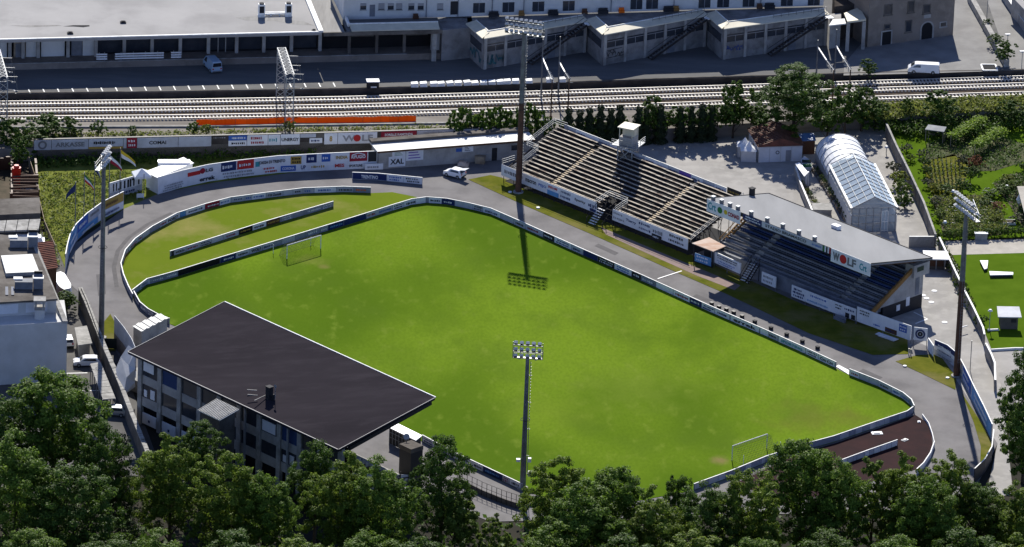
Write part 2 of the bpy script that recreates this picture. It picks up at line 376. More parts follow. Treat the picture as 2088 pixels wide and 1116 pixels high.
sheet('verge_lawn', [(955, 366), (1000, 357), (1022, 362), (1160, 415), (1410, 520), (1530, 572), (1640, 622), (1850, 690), (1852, 722), (1780, 724), (1650, 680), (1480, 599), (1390, 560), (1330, 533), (1200, 475), (1070, 419)], .06, 'verge')
sheet('old_track_strip', [(1225, 463), (1260, 478), (1420, 545), (1510, 582), (1498, 592), (1420, 562), (1300, 508), (1235, 478)], .075, 'oldtrack')
sheet('corner_lawn', [(1826, 737), (1870, 724), (1915, 722), (1950, 770), (1948, 795), (1880, 762)], .06, 'verge')
sheet('edge_lawn', [(1960, 800), (2000, 860), (2026, 908), (2010, 950), (1998, 960), (2000, 910), (1985, 860)], .06, 'verge')
sheet('mast_lawn', [(213, 655), (225, 640), (236, 660), (236, 716), (205, 716)], .06, 'verge')
sheet('synthetic_surface', [(1640, 922), (1700, 905), (1790, 874), (1866, 846), (1888, 860), (1899, 880), (1902, 910), (1890, 940), (1872, 956), (1600, 1030), (1500, 985)], .06, 'darkturf')
sheet('meadow', [(70, 400), (66, 328), (420, 322), (760, 312), (768, 325), (600, 352), (440, 372), (330, 392), (255, 425), (190, 463), (150, 492), (133, 548), (115, 500), (85, 440)], .03, 'meadow')
sheet('garden_lawn', [(1806, 262), (2088, 238), (2300, 230), (2300, 480), (2088, 484), (1915, 490)], .04, 'lawn')
sheet('garden_path', [(1922, 500), (1918, 492), (2088, 488), (2300, 484), (2300, 516), (2088, 516), (1942, 520)], .06, 'pathway')
sheet('park_lawn', [(1942, 520), (2088, 516), (2300, 516), (2300, 712), (2088, 712), (2022, 714), (2002, 660)], .05, 'lawn')
sheet('park_forecourt', [(2022, 714), (2300, 712), (2300, 900), (2060, 900), (2040, 780)], .04, 'gravel')
sheet('painted_tree_shade', [(1890, 292), (1990, 268), (2100, 296), (2300, 310), (2300, 345), (2088, 330), (2030, 348), (1985, 350), (1950, 318), (1886, 328)], .07, 'scrub')  # dark sheet painting the trees' shade onto the garden lawn
# kerb strips and gaps
sheet('gate_threshold', [(1704, 747), (1710, 744), (1733, 756), (1731, 764)], .11, 'capwhite')
sheet('lane_marking', [(1340, 568), (1342, 569), (1391, 553), (1389, 552)], .08, 'capwhite')
sheet('parking_marking', [(1893, 651), (1867, 661), (1866, 659), (1889, 650), (1862, 637), (1864, 636)], .05, 'capwhite')
# railway terrace and freight yard
TW = [(-200, 333), (68, 328), (420, 320), (768, 311), (1085, 300), (1300, 291), (1560, 274), (1806, 261), (2088, 243), (2300, 232)]
YE = [(-200, 196), (0, 191), (350, 187), (700, 181), (1040, 172), (1380, 160), (1730, 150), (2088, 143), (2300, 136)]
ZR, ZY = 2.2, 3.2
terr = [U(x, y) for x, y in TW]; ye = [U(x, y, ZY) for x, y in YE]
b = M(); b.prism(terr+[p+Vector((0, 4, 0)) for p in ye[::-1]], -.5, ZR); b.build('railway_terrace', 'railpath', kind='structure')
bl = [(-200, 250), (0, 246), (350, 243), (700, 238), (1040, 229), (1380, 218), (1730, 207), (2088, 195), (2300, 188)]
b = M(); b.poly(*([Vector((*U(x, y, ZR).xy, ZR+.03)) for x, y in bl]+[Vector((p.x, p.y+2, ZR+.03)) for p in ye[::-1]])); b.build('ballast_bed', 'ballast', kind='structure')
b = M(); b.prism(ye+[Vector((220, 330, 0)), Vector((-220, 330, 0))], 1.5, ZY); b.build('freight_yard', 'yard', kind='structure')
b = M()
for A, B in zip(ye, ye[1:]): b.hexa([Vector((P.x, P.y+o, ZR+.04)) for P, o in ((A, -.2), (B, -.2), (B, -.02), (A, -.02))], [Vector((P.x, P.y+o, ZY-.06)) for P, o in ((A, -.2), (B, -.2), (B, -.02), (A, -.02))])
b.build('platform_wall', 'darkwall', label='low dark retaining wall between the freight yard and the tracks', cat='wall')
for i, pts in enumerate([[(905, 356), (935, 352), (950, 362), (918, 368)], [(196, 560), (215, 558), (216, 600), (200, 604)], [(1220, 497), (1262, 516), (1254, 521), (1212, 502)], [(1420, 600), (1452, 613), (1444, 618), (1412, 605)], [(1760, 752), (1800, 770), (1790, 776), (1750, 758)]]):
    b = M(); b.poly(*[U(x, y, .024) for x, y in pts]); b.build('asphalt_patch', 'asphaltpatch', kind='structure')
b = M()
def streak(pts, w0):
    for (A, B) in zip(pts, pts[1:]):
        A, B = U(*A, .028), U(*B, .028); d = (B-A).normalized(); n = Vector((-d.y, d.x, 0))*w0; b.poly(A-n, B-n, B+n, A+n)
streak([(238, 585), (232, 545), (240, 512), (262, 485), (300, 458), (350, 434)], .35)
b.build('tyre_marks', 'asphaltpatch', kind='structure')
b = M()
for A, B in zip(ye, ye[1:]):
    b.bar(A+Vector((0, .2, .02)), B+Vector((0, .2, .02)), .3, .12)
b.build('platform_kerb', 'oldconcrete', kind='structure')
sheet('service_road', [(1880, -60), (1962, -60), (2046, 139), (2000, 146), (1880, 150), (1720, 154), (1722, 130)], ZY+.03, 'concreteyard')
sheet('side_road', [(1992, -60), (2040, -60), (2100, 60), (2200, 140), (2060, 141)], ZY+.03, 'concreteyard')
b = M()
for i in range(23):
    x = 28+29.6*i; y0 = 183.2-.0235*x*.9
    p = [U(x-1, y0, ZY+.05), U(x+1.4, y0, ZY+.05), U(x+5.4, y0+8, ZY+.05), U(x+3, y0+8, ZY+.05)]; b.poly(*p)
b.build('parking_lines', 'capwhite', kind='structure')
# ---------------------------------------------------------------- railway tracks
RX = [-200, 0, 350, 700, 1040, 1380, 1730, 2088, 2300]
for k, (rows, lb) in enumerate([((209.5, 207, 203.5, 197.5, 188, 177.5, 166.5, 155, 148), 'farthest railway track, darker and beside the freight platform'),
                         ((224.5, 222, 219, 213.5, 203.5, 192.5, 181, 169.3, 162.5), 'middle railway track with pale concrete sleepers'),
                         ((240, 237.6, 235, 229.5, 220, 209.5, 198.5, 187, 180), 'nearest railway track, next to the orange safety netting')]):
    pts = [U(x, y, ZR+.3) for x, y in zip(RX, rows)]
    t = thing('railway_track', lb, 'railway track', (pts[4].x, pts[4].y, ZR), 'tracks of the railway line')
    for off in (0, 1.5):
        b = M(); 
        for i, (A, B) in enumerate(zip(pts, pts[1:])):
            d = (B-A); d.z = 0; d.normalize(); n = Vector((d.y, -d.x, 0))*off
            b.bar(A+n, B+n, .15, .16)
        b.build('rail', 'railtop', t)
    S = [0]; 
    for A, B in zip(pts, pts[1:]): S.append(S[-1]+(B-A).length)
    def at(s):
        for i in range(len(S)-1):
            if s <= S[i+1]:
                A, B = pts[i], pts[i+1]; return A.lerp(B, (s-S[i])/(S[i+1]-S[i])), (B-A).normalized()
    num = int(S[-1]/.62); rest = M(); proto = None; c0 = num//2
    for i in range(num):
        P, d = at((i+.5)*.62); n = Vector((d.y, -d.x, 0)); a = P-n*.35; e = P+n*1.85; a.z = e.z = ZR+.14
        if abs(i-c0) < 50:
            if proto is None:
                proto = M().bar(Vector((0, 0, 0))-n*1.1, n*1.1, .26, .2); 
                me_ = bpy.data.meshes.new('sleeper'); me_.from_pydata([tuple(v) for v in proto.v], [], proto.f); me_.materials.append(MT['sleeper'])
            o = bpy.data.objects.new('sleeper', me_); COL.objects.link(o); o.parent = t; o.location = (a+e)/2-ORG[t.name]
        else: rest.bar(a, e, .26, .2)
    rest.build('sleepers', 'sleeper', t, kind='stuff')
# orange net
t = thing('safety_fence', 'bright orange plastic safety netting along the nearest railway track', 'fence', U(620, 251, ZR))
b = M(); bp = M(); pts = [(400, 256), (480, 254.5), (548, 252.5), (600, 250.5), (648, 251), (740, 250), (848, 248)]
P = [U(x, y, ZR) for x, y in pts]
for i, (A, B) in enumerate(zip(P, P[1:])):
    k = max(2, int((B-A).length/1.5)); last = None
    for j in range(k+1):
        Q = A.lerp(B, j/k)+Vector((0, math.sin(j*1.7+i)*.06, 0)); h = 1.0+.08*math.sin(j*2.3+i*3)
        bp.tube(Q+Vector((0, .04, 0)), Q+Vector((0, .04, 1.1)), .03, n=5) if j % 2 == 0 else None
        if last: b.hexa([last[0], Q, Q+Vector((0, .03, 0)), last[0]+Vector((0, .03, 0))], [last[0]+UP*last[1], Q+UP*h, Q+Vector((0, .03, h)), last[0]+Vector((0, .03, last[1]))])
        last = (Q, h)
b.build('net', 'orangenet', t); bp.each('post', 'steel', t)
b = M(); P = [U(x, y, ZR) for x, y in [(-150, 262), (0, 261), (375, 260), (700, 256), (900, 253), (1100, 248), (1260, 243)]]
for A, B in zip(P, P[1:]): b.bar(A+UP*.12, B+UP*.12, .4, .3)
b.build('cable_duct', 'concrete', kind='structure')
# ---------------------------------------------------------------- perimeter boards
GREYS = ['boardgrey', 'boardgrey', 'boardwhite', 'boardwhite', 'navy', 'boarddusk', 'boardwhite', 'dark']
DUSK = ['boarddusk', 'boardgrey', 'boarddusk', 'navy', 'boardgrey']
r = Run('perimeter_boards', 'long white-topped advertising hoarding along the far side of the pitch', 'hoarding', PITCH_FAR[PITCH_FAR.index((870, 414)):], 1.05, group='advertising hoardings around the pitch')
r.fill(874, 1488, 21, GREYS); r.ad(1490, 1548, .06, .94, 'boardwhite', 'errek', 'black', fh=.6); r.fill(1550, 1586, 2, ['boardgrey', 'boardwhite'])
r.ad(1588, 1642, .06, .94, 'boardwhite', 'SPORTING', 'teal', fh=.45); r.ad(1643, 1668, .06, .94, 'boardwhite', '~2', 'black'); r.ad(1669, 1702, .06, .94, 'boardwhite', 'Crt Crt', 'black', fh=.5)
r = Run('perimeter_boards', 'white-topped advertising hoarding behind the far left goal', 'hoarding', PITCH_FAR[:PITCH_FAR.index((870, 414))+1], 1.05, group='advertising hoardings around the pitch')
r.fill(285, 362, 3, ['boardgrey', 'boarddusk']); r.ad(363, 448, .06, .94, 'black'); r.ad(449, 480, .06, .94, 'navy', '~1', 'boardwhite'); r.ad(481, 508, .06, .94, 'boardgrey', '~1', 'dark')
r.ad(509, 534, .06, .94, 'boardgrey', 'WOLF', 'dark', fh=.6); r.fill(535, 668, 6, DUSK); r.ad(669, 700, .06, .94, 'navy', '~1', 'skyblue'); r.ad(701, 746, .06, .94, 'navy'); r.fill(747, 868, 5, ['boardgrey', 'boarddusk', 'boardwhite'])
r = Run('perimeter_boards', 'curved hoarding at the right corner of the pitch', 'hoarding', PITCH_R, 1.05, group='advertising hoardings around the pitch')
r.fill(1733, 1855, 6, ['boardgrey', 'boardgrey', 'boardwhite'])
r = Run('perimeter_boards', 'plain grey-blue hoarding seen from behind beside the near right goal', 'hoarding', PITCH_END, 1.05, face=Vector((.6, -1, 0)), group='advertising hoardings around the pitch')
r.fill(1416, 1860, 30, ['boarddusk', 'boardgrey', 'boarddusk'], pr=0)
r = Run('perimeter_boards', 'hoarding along the near touchline by the foreground trees', 'hoarding', NEARL, 1.05, group='advertising hoardings around the pitch')
r.fill(862, 985, 5, ['boardgrey', 'boardwhite', 'boarddusk']); r.ad(986, 1024, .06, .94, 'navy', '~1', 'skyblue'); r.fill(1025, 1062, 2, ['boardgrey', 'boardwhite'])
r = Run('perimeter_boards', 'short curved hoarding at the left tip of the pitch', 'hoarding', [(272, 606), (284, 628), (301, 642), (323, 654), (345, 662)], 1.05, group='advertising hoardings around the pitch')
r.fill(276, 343, 5, DUSK)
r = Run('perimeter_boards', 'curved advertising hoarding round the outside of the left semicircle lawn', 'hoarding', D_CURVE, 1.0, group='advertising hoardings around the pitch')
r.fill(249, 338, 6, ['boardgrey', 'boarddusk']); r.ad(339, 366, .06, .94, 'boardwhite', 'FORST', 'black', fh=.6); r.ad(367, 378, .06, .94, 'skyblue'); r.ad(379, 417, .06, .94, 'boardwhite', '~1', 'navy')
r.ad(418, 447, .06, .94, 'crimson', '~1', 'boardwhite'); r.ad(448, 470, .06, .94, 'boardwhite', '~1', 'blue'); r.fill(471, 542, 3, ['boardgrey', 'boardwhite']); r.ad(543, 576, .06, .94, 'boardgrey', 'F.lli Zanolli', 'dark', fh=.5)
r.fill(577, 640, 3, ['boardgrey']); r.ad(641, 685, .06, .94, 'boardwhite', '~1', 'blue'); r.ad(686, 720, .06, .94, 'boardgrey', '~1', 'black'); r.ad(721, 754, .06, .94, 'boarddusk', '~1', 'orange')
r = Run('perimeter_boards', 'bare backs of the hoarding closing the left end of the semicircle lawn', 'hoarding', D_LEFT, 1.0, face=Vector((1, -.2, 0)), group='advertising hoardings around the pitch')
r = Run('perimeter_boards', 'free-standing slanting hoarding in the middle of the semicircle lawn', 'hoarding', [(347, 524), (420, 501), (530, 466), (680, 422)], .98, group='advertising hoardings around the pitch')
r.ad(349, 354, .06, .94, 'dark'); r.ad(355, 378, .06, .94, 'boardgrey', 'WÜRTH', 'dark', fh=.5); r.fill(379, 486, 4, ['boardgrey', 'boardgrey']); r.ad(487, 514, .06, .94, 'black', '~1', 'gold'); r.ad(515, 542, .06, .94, 'boardwhite', '~1', 'dark'); r.ad(543, 570, .06, .94, 'brown', '~1', 'gold'); r.fill(571, 678, 4, ['boardgrey', 'boarddusk'])
r = Run('perimeter_boards', 'free-standing plain hoarding on the dark red synthetic surface', 'hoarding', [(1713, 951), (1770, 930), (1830, 909)], .98, group='advertising hoardings around the pitch')
r.fill(1714, 1829, 10, ['boardwhite', 'boardgrey'], pr=0)
r = Run('low_wall', 'curved white low wall round the end of the dark synthetic surface', 'wall', [(1868, 968), (1882, 955), (1896, 934), (1904, 911)], .95, face=Vector((-1, -.3, 0)), m='boardwhite')
r = Run('low_wall', 'thin white edging rail above the right end of the dark synthetic surface', 'wall', [(1880, 850), (1893, 868), (1900, 888), (1904.5, 908)], .45, face=Vector((-1, -.3, 0)), m='boardwhite', th=.08)
# debris on the synthetic surface
for i, (x, y, s, m, lb) in enumerate([(1784, 868, 1.2, 'concrete', 'small pinkish slab lying on the dark synthetic surface near the hoarding'), (1788, 884, 1.7, 'white', 'largest white slab lying on the dark synthetic surface'), (1845, 898, 1.1, 'offwhite', 'pale slab lying right of the free-standing plain hoarding'), (1874, 861, .7, 'white', 'small white block by the corner of the synthetic surface')]):
    f = frame(U(x, y, .06), ang(-30+40*i)); M().box(f, -s/2, s/2, -s/3, s/3, 0, .16).box(f, -s*.3, s*.25, -s*.2, s*.2, .164, .26).build('slab', m, label=lb, cat='slab')
for i, (x, y, lb) in enumerate([(1040, 393, 'white manhole slab on the verge at the back mast foot'), (1097, 425, 'small round white marker on the verge right of the back mast'), (1845, 748, 'pale slab at the tip of the corner lawn'), (1932, 772, 'small white marker on the corner lawn')]):
    M().tube(V(x, y, .06), V(x, y, .2), .34, .3, 9).build('marker', 'white', label=lb, cat='marker')
# line of small boxes on the track side of the far hoarding
for i, (x, y) in enumerate([(1451, 622), (1466, 629), (1481, 634), (1496, 640), (1513, 648), (1539, 659), (1572, 672), (1604, 685), (1636, 699), (1667, 712)]):
    f = frame(U(x, y, .02), ang(-45)); M().box(f, -.28, .28, -.24, .24, 0, .45).box(f, -.32, .32, -.28, .28, .454, .5).build('ground_box', 'dark' if i < 5 else 'lampdark', label='small dark box on the track behind the far hoarding', cat='box', group='dark boxes along the far hoarding')
# ---------------------------------------------------------------- banner walls
r = Run('retaining_wall', 'long concrete wall below the railway hung with a strip of pale sponsor banners', 'wall', [(68, 328), (420, 320), (768, 311), (1012, 303)], 3.75, m='darkwall', cap='dark', th=.4, part='wall')
r.ad(69, 104, .5, .98, 'boardgrey'); r.ad(105, 179, .5, .98, 'boardgrey', 'ARKASSE', 'midgrey', fh=.45); r.ad(180, 250, .6, .98, 'boardgrey', '~1', 'dark'); r.ad(180, 250, .49, .595, 'gold')
r.ad(251, 257, .5, .98, 'boardgrey'); r.ad(258, 278, .5, .98, 'crimson', '~2', 'boardwhite'); r.ad(279, 362, .5, .98, 'boardgrey', 'COMAI', 'dark', fw=.42, fh=.36); r.ad(363, 430, .5, .98, 'boardgrey')
r.ad(431, 464, .82, .98, 'darkwall', '~1', 'grey'); r.ad(465, 502, .75, .98, 'blue', '~1', 'boardwhite'); r.ad(465, 502, .48, .74, 'boardwhite', '~1', 'dark'); r.ad(503, 545, .48, .98, 'boardwhite', '~2', 'crimson'); r.ad(546, 570, .48, .98, 'boardwhite', '~1', 'teal')
r.ad(571, 610, .48, .98, 'boardwhite', 'UNERGY', 'black', fw=.9, fh=.32); r.ad(630, 656, .52, .76, 'boardwhite', '~1', 'navy'); r.ad(611, 643, .8, .98, 'boardgrey'); r.ad(644, 659, .78, .98, 'oldconcrete')
r.ad(660, 687, .45, .98, 'boardwhite', '8', 'gold', fw=.22, fh=.5); r.ad(688, 768, .45, .98, 'boardwhite', 'W  LF', 'grey', fw=.78, fh=.55)
A, n = r.P(727); M().disc((A+n*.09)+UP*(3.75*.715), Vector((n.y, -n.x, 0))*-1, UP, .62).build('red_dot', 'red', r.root)
A, n = r.P(86); M().disc((A+n*.09)+UP*(3.75*.74), Vector((n.y, -n.x, 0)), UP, .75, 16, .45).build('round_logo', 'midgrey', r.root)
r.ad(776, 848, .68, .98, 'crimson', 'SORELLE RAMONDA', 'boardwhite', fh=.42); r.ad(849, 935, .72, .98, 'boardgrey', '~1', 'grey'); r.ad(936, 1010, .74, .98, 'boardgrey')
r = Run('banner_wall', 'curved white sponsor wall two rows of adverts high along the back of the bend', 'hoarding', [(322, 397), (371, 383), (424, 371), (487, 362), (567, 353), (682, 347), (768, 343)], 3.05, m='boardwhite')
B1, B2 = (.5, .97), (.04, .48)
r.ad(325, 380, *B2, 'boardwhite', '~3', 'grey'); r.ad(382, 408, .55, .78, 'red'); r.ad(409, 442, .46, .98, 'boardwhite', 'LG', 'dark', fw=.45, fh=.4)
A, n = r.P(412); M().disc((A+n*.1)+UP*2.2, Vector((n.y, -n.x, 0)), UP, .5).build('red_dot', 'crimson', r.root)
r.ad(402, 442, .06, .45, 'boardwhite', 'errek', 'black', fw=.78, fh=.62); r.ad(450, 481, .46, .98, 'navy', '~1', 'boardwhite'); r.ad(483, 517, .46, .98, 'red', '~1', 'boardwhite')
r.ad(519, 588, .48, .98, 'boardwhite', 'CASSA DI TRENTO', 'dark', fw=.78, fh=.36); r.ad(520, 529, .5, .8, 'teal', out=.05); r.ad(592, 614, .46, .92, 'gold', '~2', 'black'); r.ad(624, 645, .5, .98, 'navy', '~1', 'boardwhite'); r.ad(655, 673, .52, .96, 'blue', '~1', 'boardwhite')
r.ad(681, 711, .5, .98, 'boardwhite', 'INDIA', 'gold', fh=.4); r.ad(712, 748, .46, .99, 'crimson', 'RIFUGIO', 'boardwhite', fh=.36); r.ad(750, 767, .4, .98, 'dark')
A, n = r.P(730); d = Vector((-n.y, n.x, 0)); p = A+n*.1+UP*2.55; M().bar(p-d*1.1, p+UP*.35, .04, .16).bar(p+UP*.35, p+d*1.1, .04, .16).build('mountain_mark', 'boardwhite', r.root)
r.ad(446, 530, *B2, 'boardwhite', '~2', 'grey'); r.ad(534, 568, *B2, 'boardwhite', '~2', 'red'); r.ad(572, 603, .08, .4, 'blue', 'CORONA', 'boardwhite', fh=.5); r.ad(608, 628, .06, .46, 'boardwhite', 'UP', 'navy', fw=.5, fh=.6); r.ad(632, 664, .06, .46, 'boardwhite', '~1', 'gold'); r.ad(680, 704, .1, .44, 'boardwhite', 'MES', 'red', fh=.6)
r.ad(708, 742, .02, .4, 'boardwhite', 'SPORTLINE', 'dark', fh=.4)
r = Run('banner_wall', 'low white board in front of the end of the curved sponsor wall', 'hoarding', [(744, 347), (781, 346)], 1.05, m='boardwhite'); r.ad(745, 780, .06, .94, 'boardwhite', '~1', 'grey')
r = Run('banner_wall', 'long low board standing on the bend, dark blue half and white half', 'hoarding', [(718, 366), (770, 368), (861, 377)], 1.25, m='boardgrey'); r.ad(719, 788, .08, .94, 'navy', 'TRENTINO', 'boardwhite', fw=.5, fh=.6); r.ad(789, 822, .08, .94, 'boardwhite', '~2', 'blue'); r.ad(823, 860, .08, .94, 'boardwhite', '~2', 'dark')
r = Run('banner_wall', 'white board with big black letter strokes beside the white kiosk', 'hoarding', [(222, 409), (256, 399), (290, 389)], 3.0, m='white'); r.ad(223, 289, .04, .4, 'boardgrey', '~1', 'navy')
b = M()
for x, w, hk in [(230, .25, 0), (236, .25, 0), (243, .5, 2), (252, .4, 0), (259, .45, 0), (264, .4, 0), (271, .35, 1), (281, .35, 1)]:
    A, n = r.P(x); A = A+n*.06; d = Vector((-n.y, n.x, 0))
    if d.x < 0: d = -d
    b.hexa([A+UP*1.35, A+d*w*.8+UP*1.35, A+d*w*.8-n*.03+UP*1.35, A-n*.03+UP*1.35], [A+UP*2.7, A+d*w*.8+UP*2.7, A+d*w*.8-n*.03+UP*2.7, A-n*.03+UP*2.7])
    if hk: z = 2.4 if hk == 1 else 1.36; q = A-d*.3+n*.02; b.hexa([q+UP*z, q+d*.35+UP*z, q+d*.35-n*.03+UP*z, q-n*.03+UP*z], [q+UP*(z+.3), q+d*.35+UP*(z+.3), q+d*.35-n*.03+UP*(z+.3), q-n*.03+UP*(z+.3)])
b.build('letter_strokes', 'black', r.root)
r = Run('banner_wall', 'curved blue and white sponsor wall at the left end with a yellow panel on top', 'hoarding', [(134, 554), (137, 537), (143, 514), (155, 493), (177, 471), (211, 446), (252, 426)], 3.05, m='boardgrey', face=Vector((1, -.6, 0)))
r.ad(207, 251, .48, .98, 'gold', '~1', 'brown', label='yellow panel'); r.ad(200, 251, .05, .45, 'boardwhite', '~1', 'navy'); r.ad(180, 206, .5, .98, 'boardgrey', '~1', 'midgrey'); r.ad(157, 179, .4, .98, 'blue', '~1', 'boardwhite'); r.ad(139, 156, .08, .95, 'skyblue', '~2', 'boardwhite'); r.ad(158, 199, .05, .38, 'skyblue', '~1', 'boardwhite')
# kiosk, caravan, canopy behind the curved wall
k = thing('kiosk', 'white box kiosk joined to the left end of the curved sponsor wall', 'kiosk', U(330, 382))
q = [U(298, 384), U(321, 396), U(392, 367), U(372, 356)]
M().prism(q, 0, 2.85).build('body', 'white', k); c = sum(q, Vector())/4
M().prism([c+(p-c)*1.05 for p in q], 2.855, 3.0).build('roof', 'polywhite', k)
k = thing('caravan', 'white caravan with a gleaming curved roof behind the curved sponsor wall', 'caravan', U(362, 372))
f = frame(U(354, 366), ang(6)); M().box(f, -2.6, 2.6, -1.1, 1.1, .5, 3.15).build('body', 'carwhite', k)
b = M(); N = 10
for i in range(N):
    a0, a1 = -1.12+2.24*i/N, -1.12+2.24*(i+1)/N; zz = lambda v: 3.16+.26*(1-(v/1.12)**2)
    b.poly(f(-2.65, a0, zz(a0)), f(2.65, a0, zz(a0)), f(2.65, a1, zz(a1)), f(-2.65, a1, zz(a1)))
b.build('roof', 'mirrorroof', k, smooth=True)
b = M()
for u in (-1.6, 1.6): b.tube(f(u, -1.14, .35), f(u, 1.14, .35), .34, n=12)
b.each('wheel', 'tyre', k); M().box(f, -1.5, 1.2, -1.13, -1.105, 1.5, 2.2).build('window', 'carglass', k)
k = thing('canopy_tent', 'white pointed canopy on a pole between the letter board and the kiosk', 'canopy', U(293, 396))
M().tube(U(293, 401), V(293, 401, 4.1), .06).build('pole', 'steel', k)
a = U(288, 392); f = frame(a, ang(15)); b = M(); ap = f(0, 0, 4.2)
for u, v in ((-1.4, -1.4), (1.4, -1.4), (1.4, 1.4), (-1.4, 1.4)):
    b.poly(f(u, v, 3.2), f(*((-v, u) if True else 0), 3.2), ap); b.poly(f(u, v, 3.19), f(-v, u, 3.19), f(-v, u, 2.85), f(u, v, 2.85))
b.build('cover', 'polywhite', k)
k = thing('barrier', 'small white barrier at the gap beside the canopy pole', 'barrier', U(288, 407)); f = frame(U(286, 406), ang(10)); M().box(f, -.6, .6, -.05, .05, .25, .95).build('panel', 'white', k); M().box(f, -.6, -.5, -.3, .3, 0, .25).box(f, .5, .6, -.3, .3, 0, .25).each('foot', 'grey', k)
# club building
k = thing('club_building', 'long grey flat-roofed club building under the retaining wall with posters on its front', 'building', U(900, 336))
q0, q1 = U(772, 346), U(1084, 322); f = frame(q0, q1-q0); L = (q1-q0).length
M().box(f, 0, L, 0, 4.4, 0, 3.3).build('wall', 'plaster', k); M().box(f, -.5, L+.3, 3.0, 4.4, 3.505, 3.95).build('rear_parapet', 'oldconcrete', k); M().box(f, -.5, L+.3, -.7, 4.4, 3.305, 3.5).build('roof', 'offwhite', k)
M().box(f, -.52, L+.32, -.74, -.705, 3.2, 3.52).build('fascia', 'brown', k)
def fx(x): 
    best = min(range(0, int(L*10)), key=lambda i: abs(pix(f(i/10, 0, 1.5))[0]-x)); return best/10
M().box(f, fx(1003), fx(1014), -.06, .02, 0, 2.3).build('door', 'dark', k); M().box(f, fx(1042), fx(1056), -.05, .02, 1.6, 2.5).build('window', 'window', k)
for a, c_, z0, z1, t, tc in ((793, 826, .3, 2.1, 'XAL', 'black'), (800, 826, 2.12, 2.95, '~', 'green'), (828, 863, 1.2, 3.0, '~', 'purple'), (942, 965, 2.0, 3.0, '~', 'dark'), (930, 941, 2.1, 2.7, '', '')):
    u0, u1 = fx(a), fx(c_); M().box(f, u0, u1, -.07, .02, z0, z1).build('poster', 'boardwhite' if t else 'blue', k); p = f(u0+.25, -.09, z0)
    if t == 'XAL': lettering(t, p+UP*.45, f.d, UP, u1-u0-.5, .95, tc, k)
    elif t:
        b = M()
        for r_ in range(3): b.box(f, u0+.4, u1-.5-r_*.2, -.085, -.075, z0+(z1-z0)*(.2+.27*r_), z0+(z1-z0)*(.3+.27*r_))
        b.build('small_print', tc, k)
M().box(frame(U(945, 338), ang(-10)), -.9, .9, -.5, .5, 0, .5).box(frame(U(945, 338), ang(-10)), -.7, .5, -.4, .4, .504, .75).build('orange_cover', 'rustroof', label='orange covered heap by the club building wall', cat='cover')
M().box(frame(U(980, 333), ang(-10)), -.9, .7, -.5, .5, 0, 1.2).box(frame(U(980, 333), ang(-10)), -.95, .75, -.55, .55, 1.2, 1.3).build('crate', 'wood', label='brown crate against the club building wall by its door', cat='crate')
# ---------------------------------------------------------------- flagpoles
for x, y, cols, lb, wv in [(152.9, 480, ('navy',), 'flagpole with a limp dark blue flag, nearest of the five', -1), (170.6, 460, ('green', 'white', 'red'), 'flagpole with a green, white and red flag', 1), (191.8, 438, ('white', 'navy'), 'flagpole with a white and dark blue flag hanging straight', .6), (222, 421, ('white', 'crimson'), 'flagpole with a white and crimson flag just behind the left floodlight mast', 1.3), (244, 410, ('yellow', 'white'), 'flagpole with a yellow and white flag, farthest right of the five', 1.6)]:
    t = thing('flagpole', lb, 'flagpole', U(x, y), 'flagpoles in the meadow'); h = 9.2
    M().tube(U(x, y), V(x, y, h), .085, .06).tube(V(x, y, h), V(x, y, h+.15), .1, .06).build('pole', 'steel', t)
    P = V(x, y, h-.1); n = 8; prev = None; strips = {c: M() for c in cols}
    for i in range(n+1):
        s = i/n; q = P+Vector((wv*1.5*s, -.15*math.sin(s*7), -2.0*s**1.1)); lo = q+Vector((wv*.12, .1*math.sin(s*5), -1.5+.6*s))
        if prev:
            k = len(cols)
            for j, c in enumerate(cols):
                f0, f1 = j/k, (j+1)/k; strips[c].poly(prev[0].lerp(prev[1], f0), q.lerp(lo, f0), q.lerp(lo, f1), prev[0].lerp(prev[1], f1))
        prev = (q, lo)
    fl = None
    for c in cols:
        o = strips[c].build('flag' if fl is None else 'flag_stripe', c, fl or t)
        fl = fl or o
# ---------------------------------------------------------------- goals
def goal(lb, A, B, back, poles):
    A = U(*A); B = U(*B); t = thing('goal', lb, 'goal', (A+B)/2, 'goals of the pitch'); bk = Vector(back)
    M().tube(A, A+UP*2.44, .075).build('post', 'white', t); M().tube(B, B+UP*2.44, .075).build('post', 'white', t)
    M().tube(A+UP*2.44, B+UP*2.44, .08).build('crossbar', 'capwhite', t)
    b = M(); C = lambda s, z: A.lerp(B, s)+UP*z; w = .022
    top = lambda s: C(s, 2.4)+bk*.9; bot = lambda s: C(s, .1)+bk*1.9
    for i in range(25):
        s = i/24; b.bar(C(s, 2.42), top(s), w); b.bar(top(s), bot(s), w)
    for j in range(9):
        g = lambda s: top(s).lerp(bot(s), j/8); b.bar(g(0), g(1), w)
        if j < 4: b.bar(C(0, 2.42).lerp(top(0), j/3), C(1, 2.42).lerp(top(1), j/3), w)
    for s in (0, 1):
        for j in range(9): b.bar(C(s, 2.4-.28*j), top(s).lerp(bot(s), j/8), w)
    b.build('net', 'netting', t)
    for p in poles: M().tube(U(*p), V(*p, 1.6), .045).build('net_pole', 'white', t)
a = (U(653.8, 508.5)-U(584.9, 529)); nb = Vector((-a.y, a.x, 0)).normalized()
goal('white goal with drooping net at the far left end of the pitch', (584.9, 529), (653.8, 508.5), nb, [(557, 518), (633.5, 502)])
goal('white goal at the near right end of the pitch, partly behind a tree', (1492.3, 939.5), (1563.2, 915), -nb, [(1515.5, 948), (1590.5, 921)])
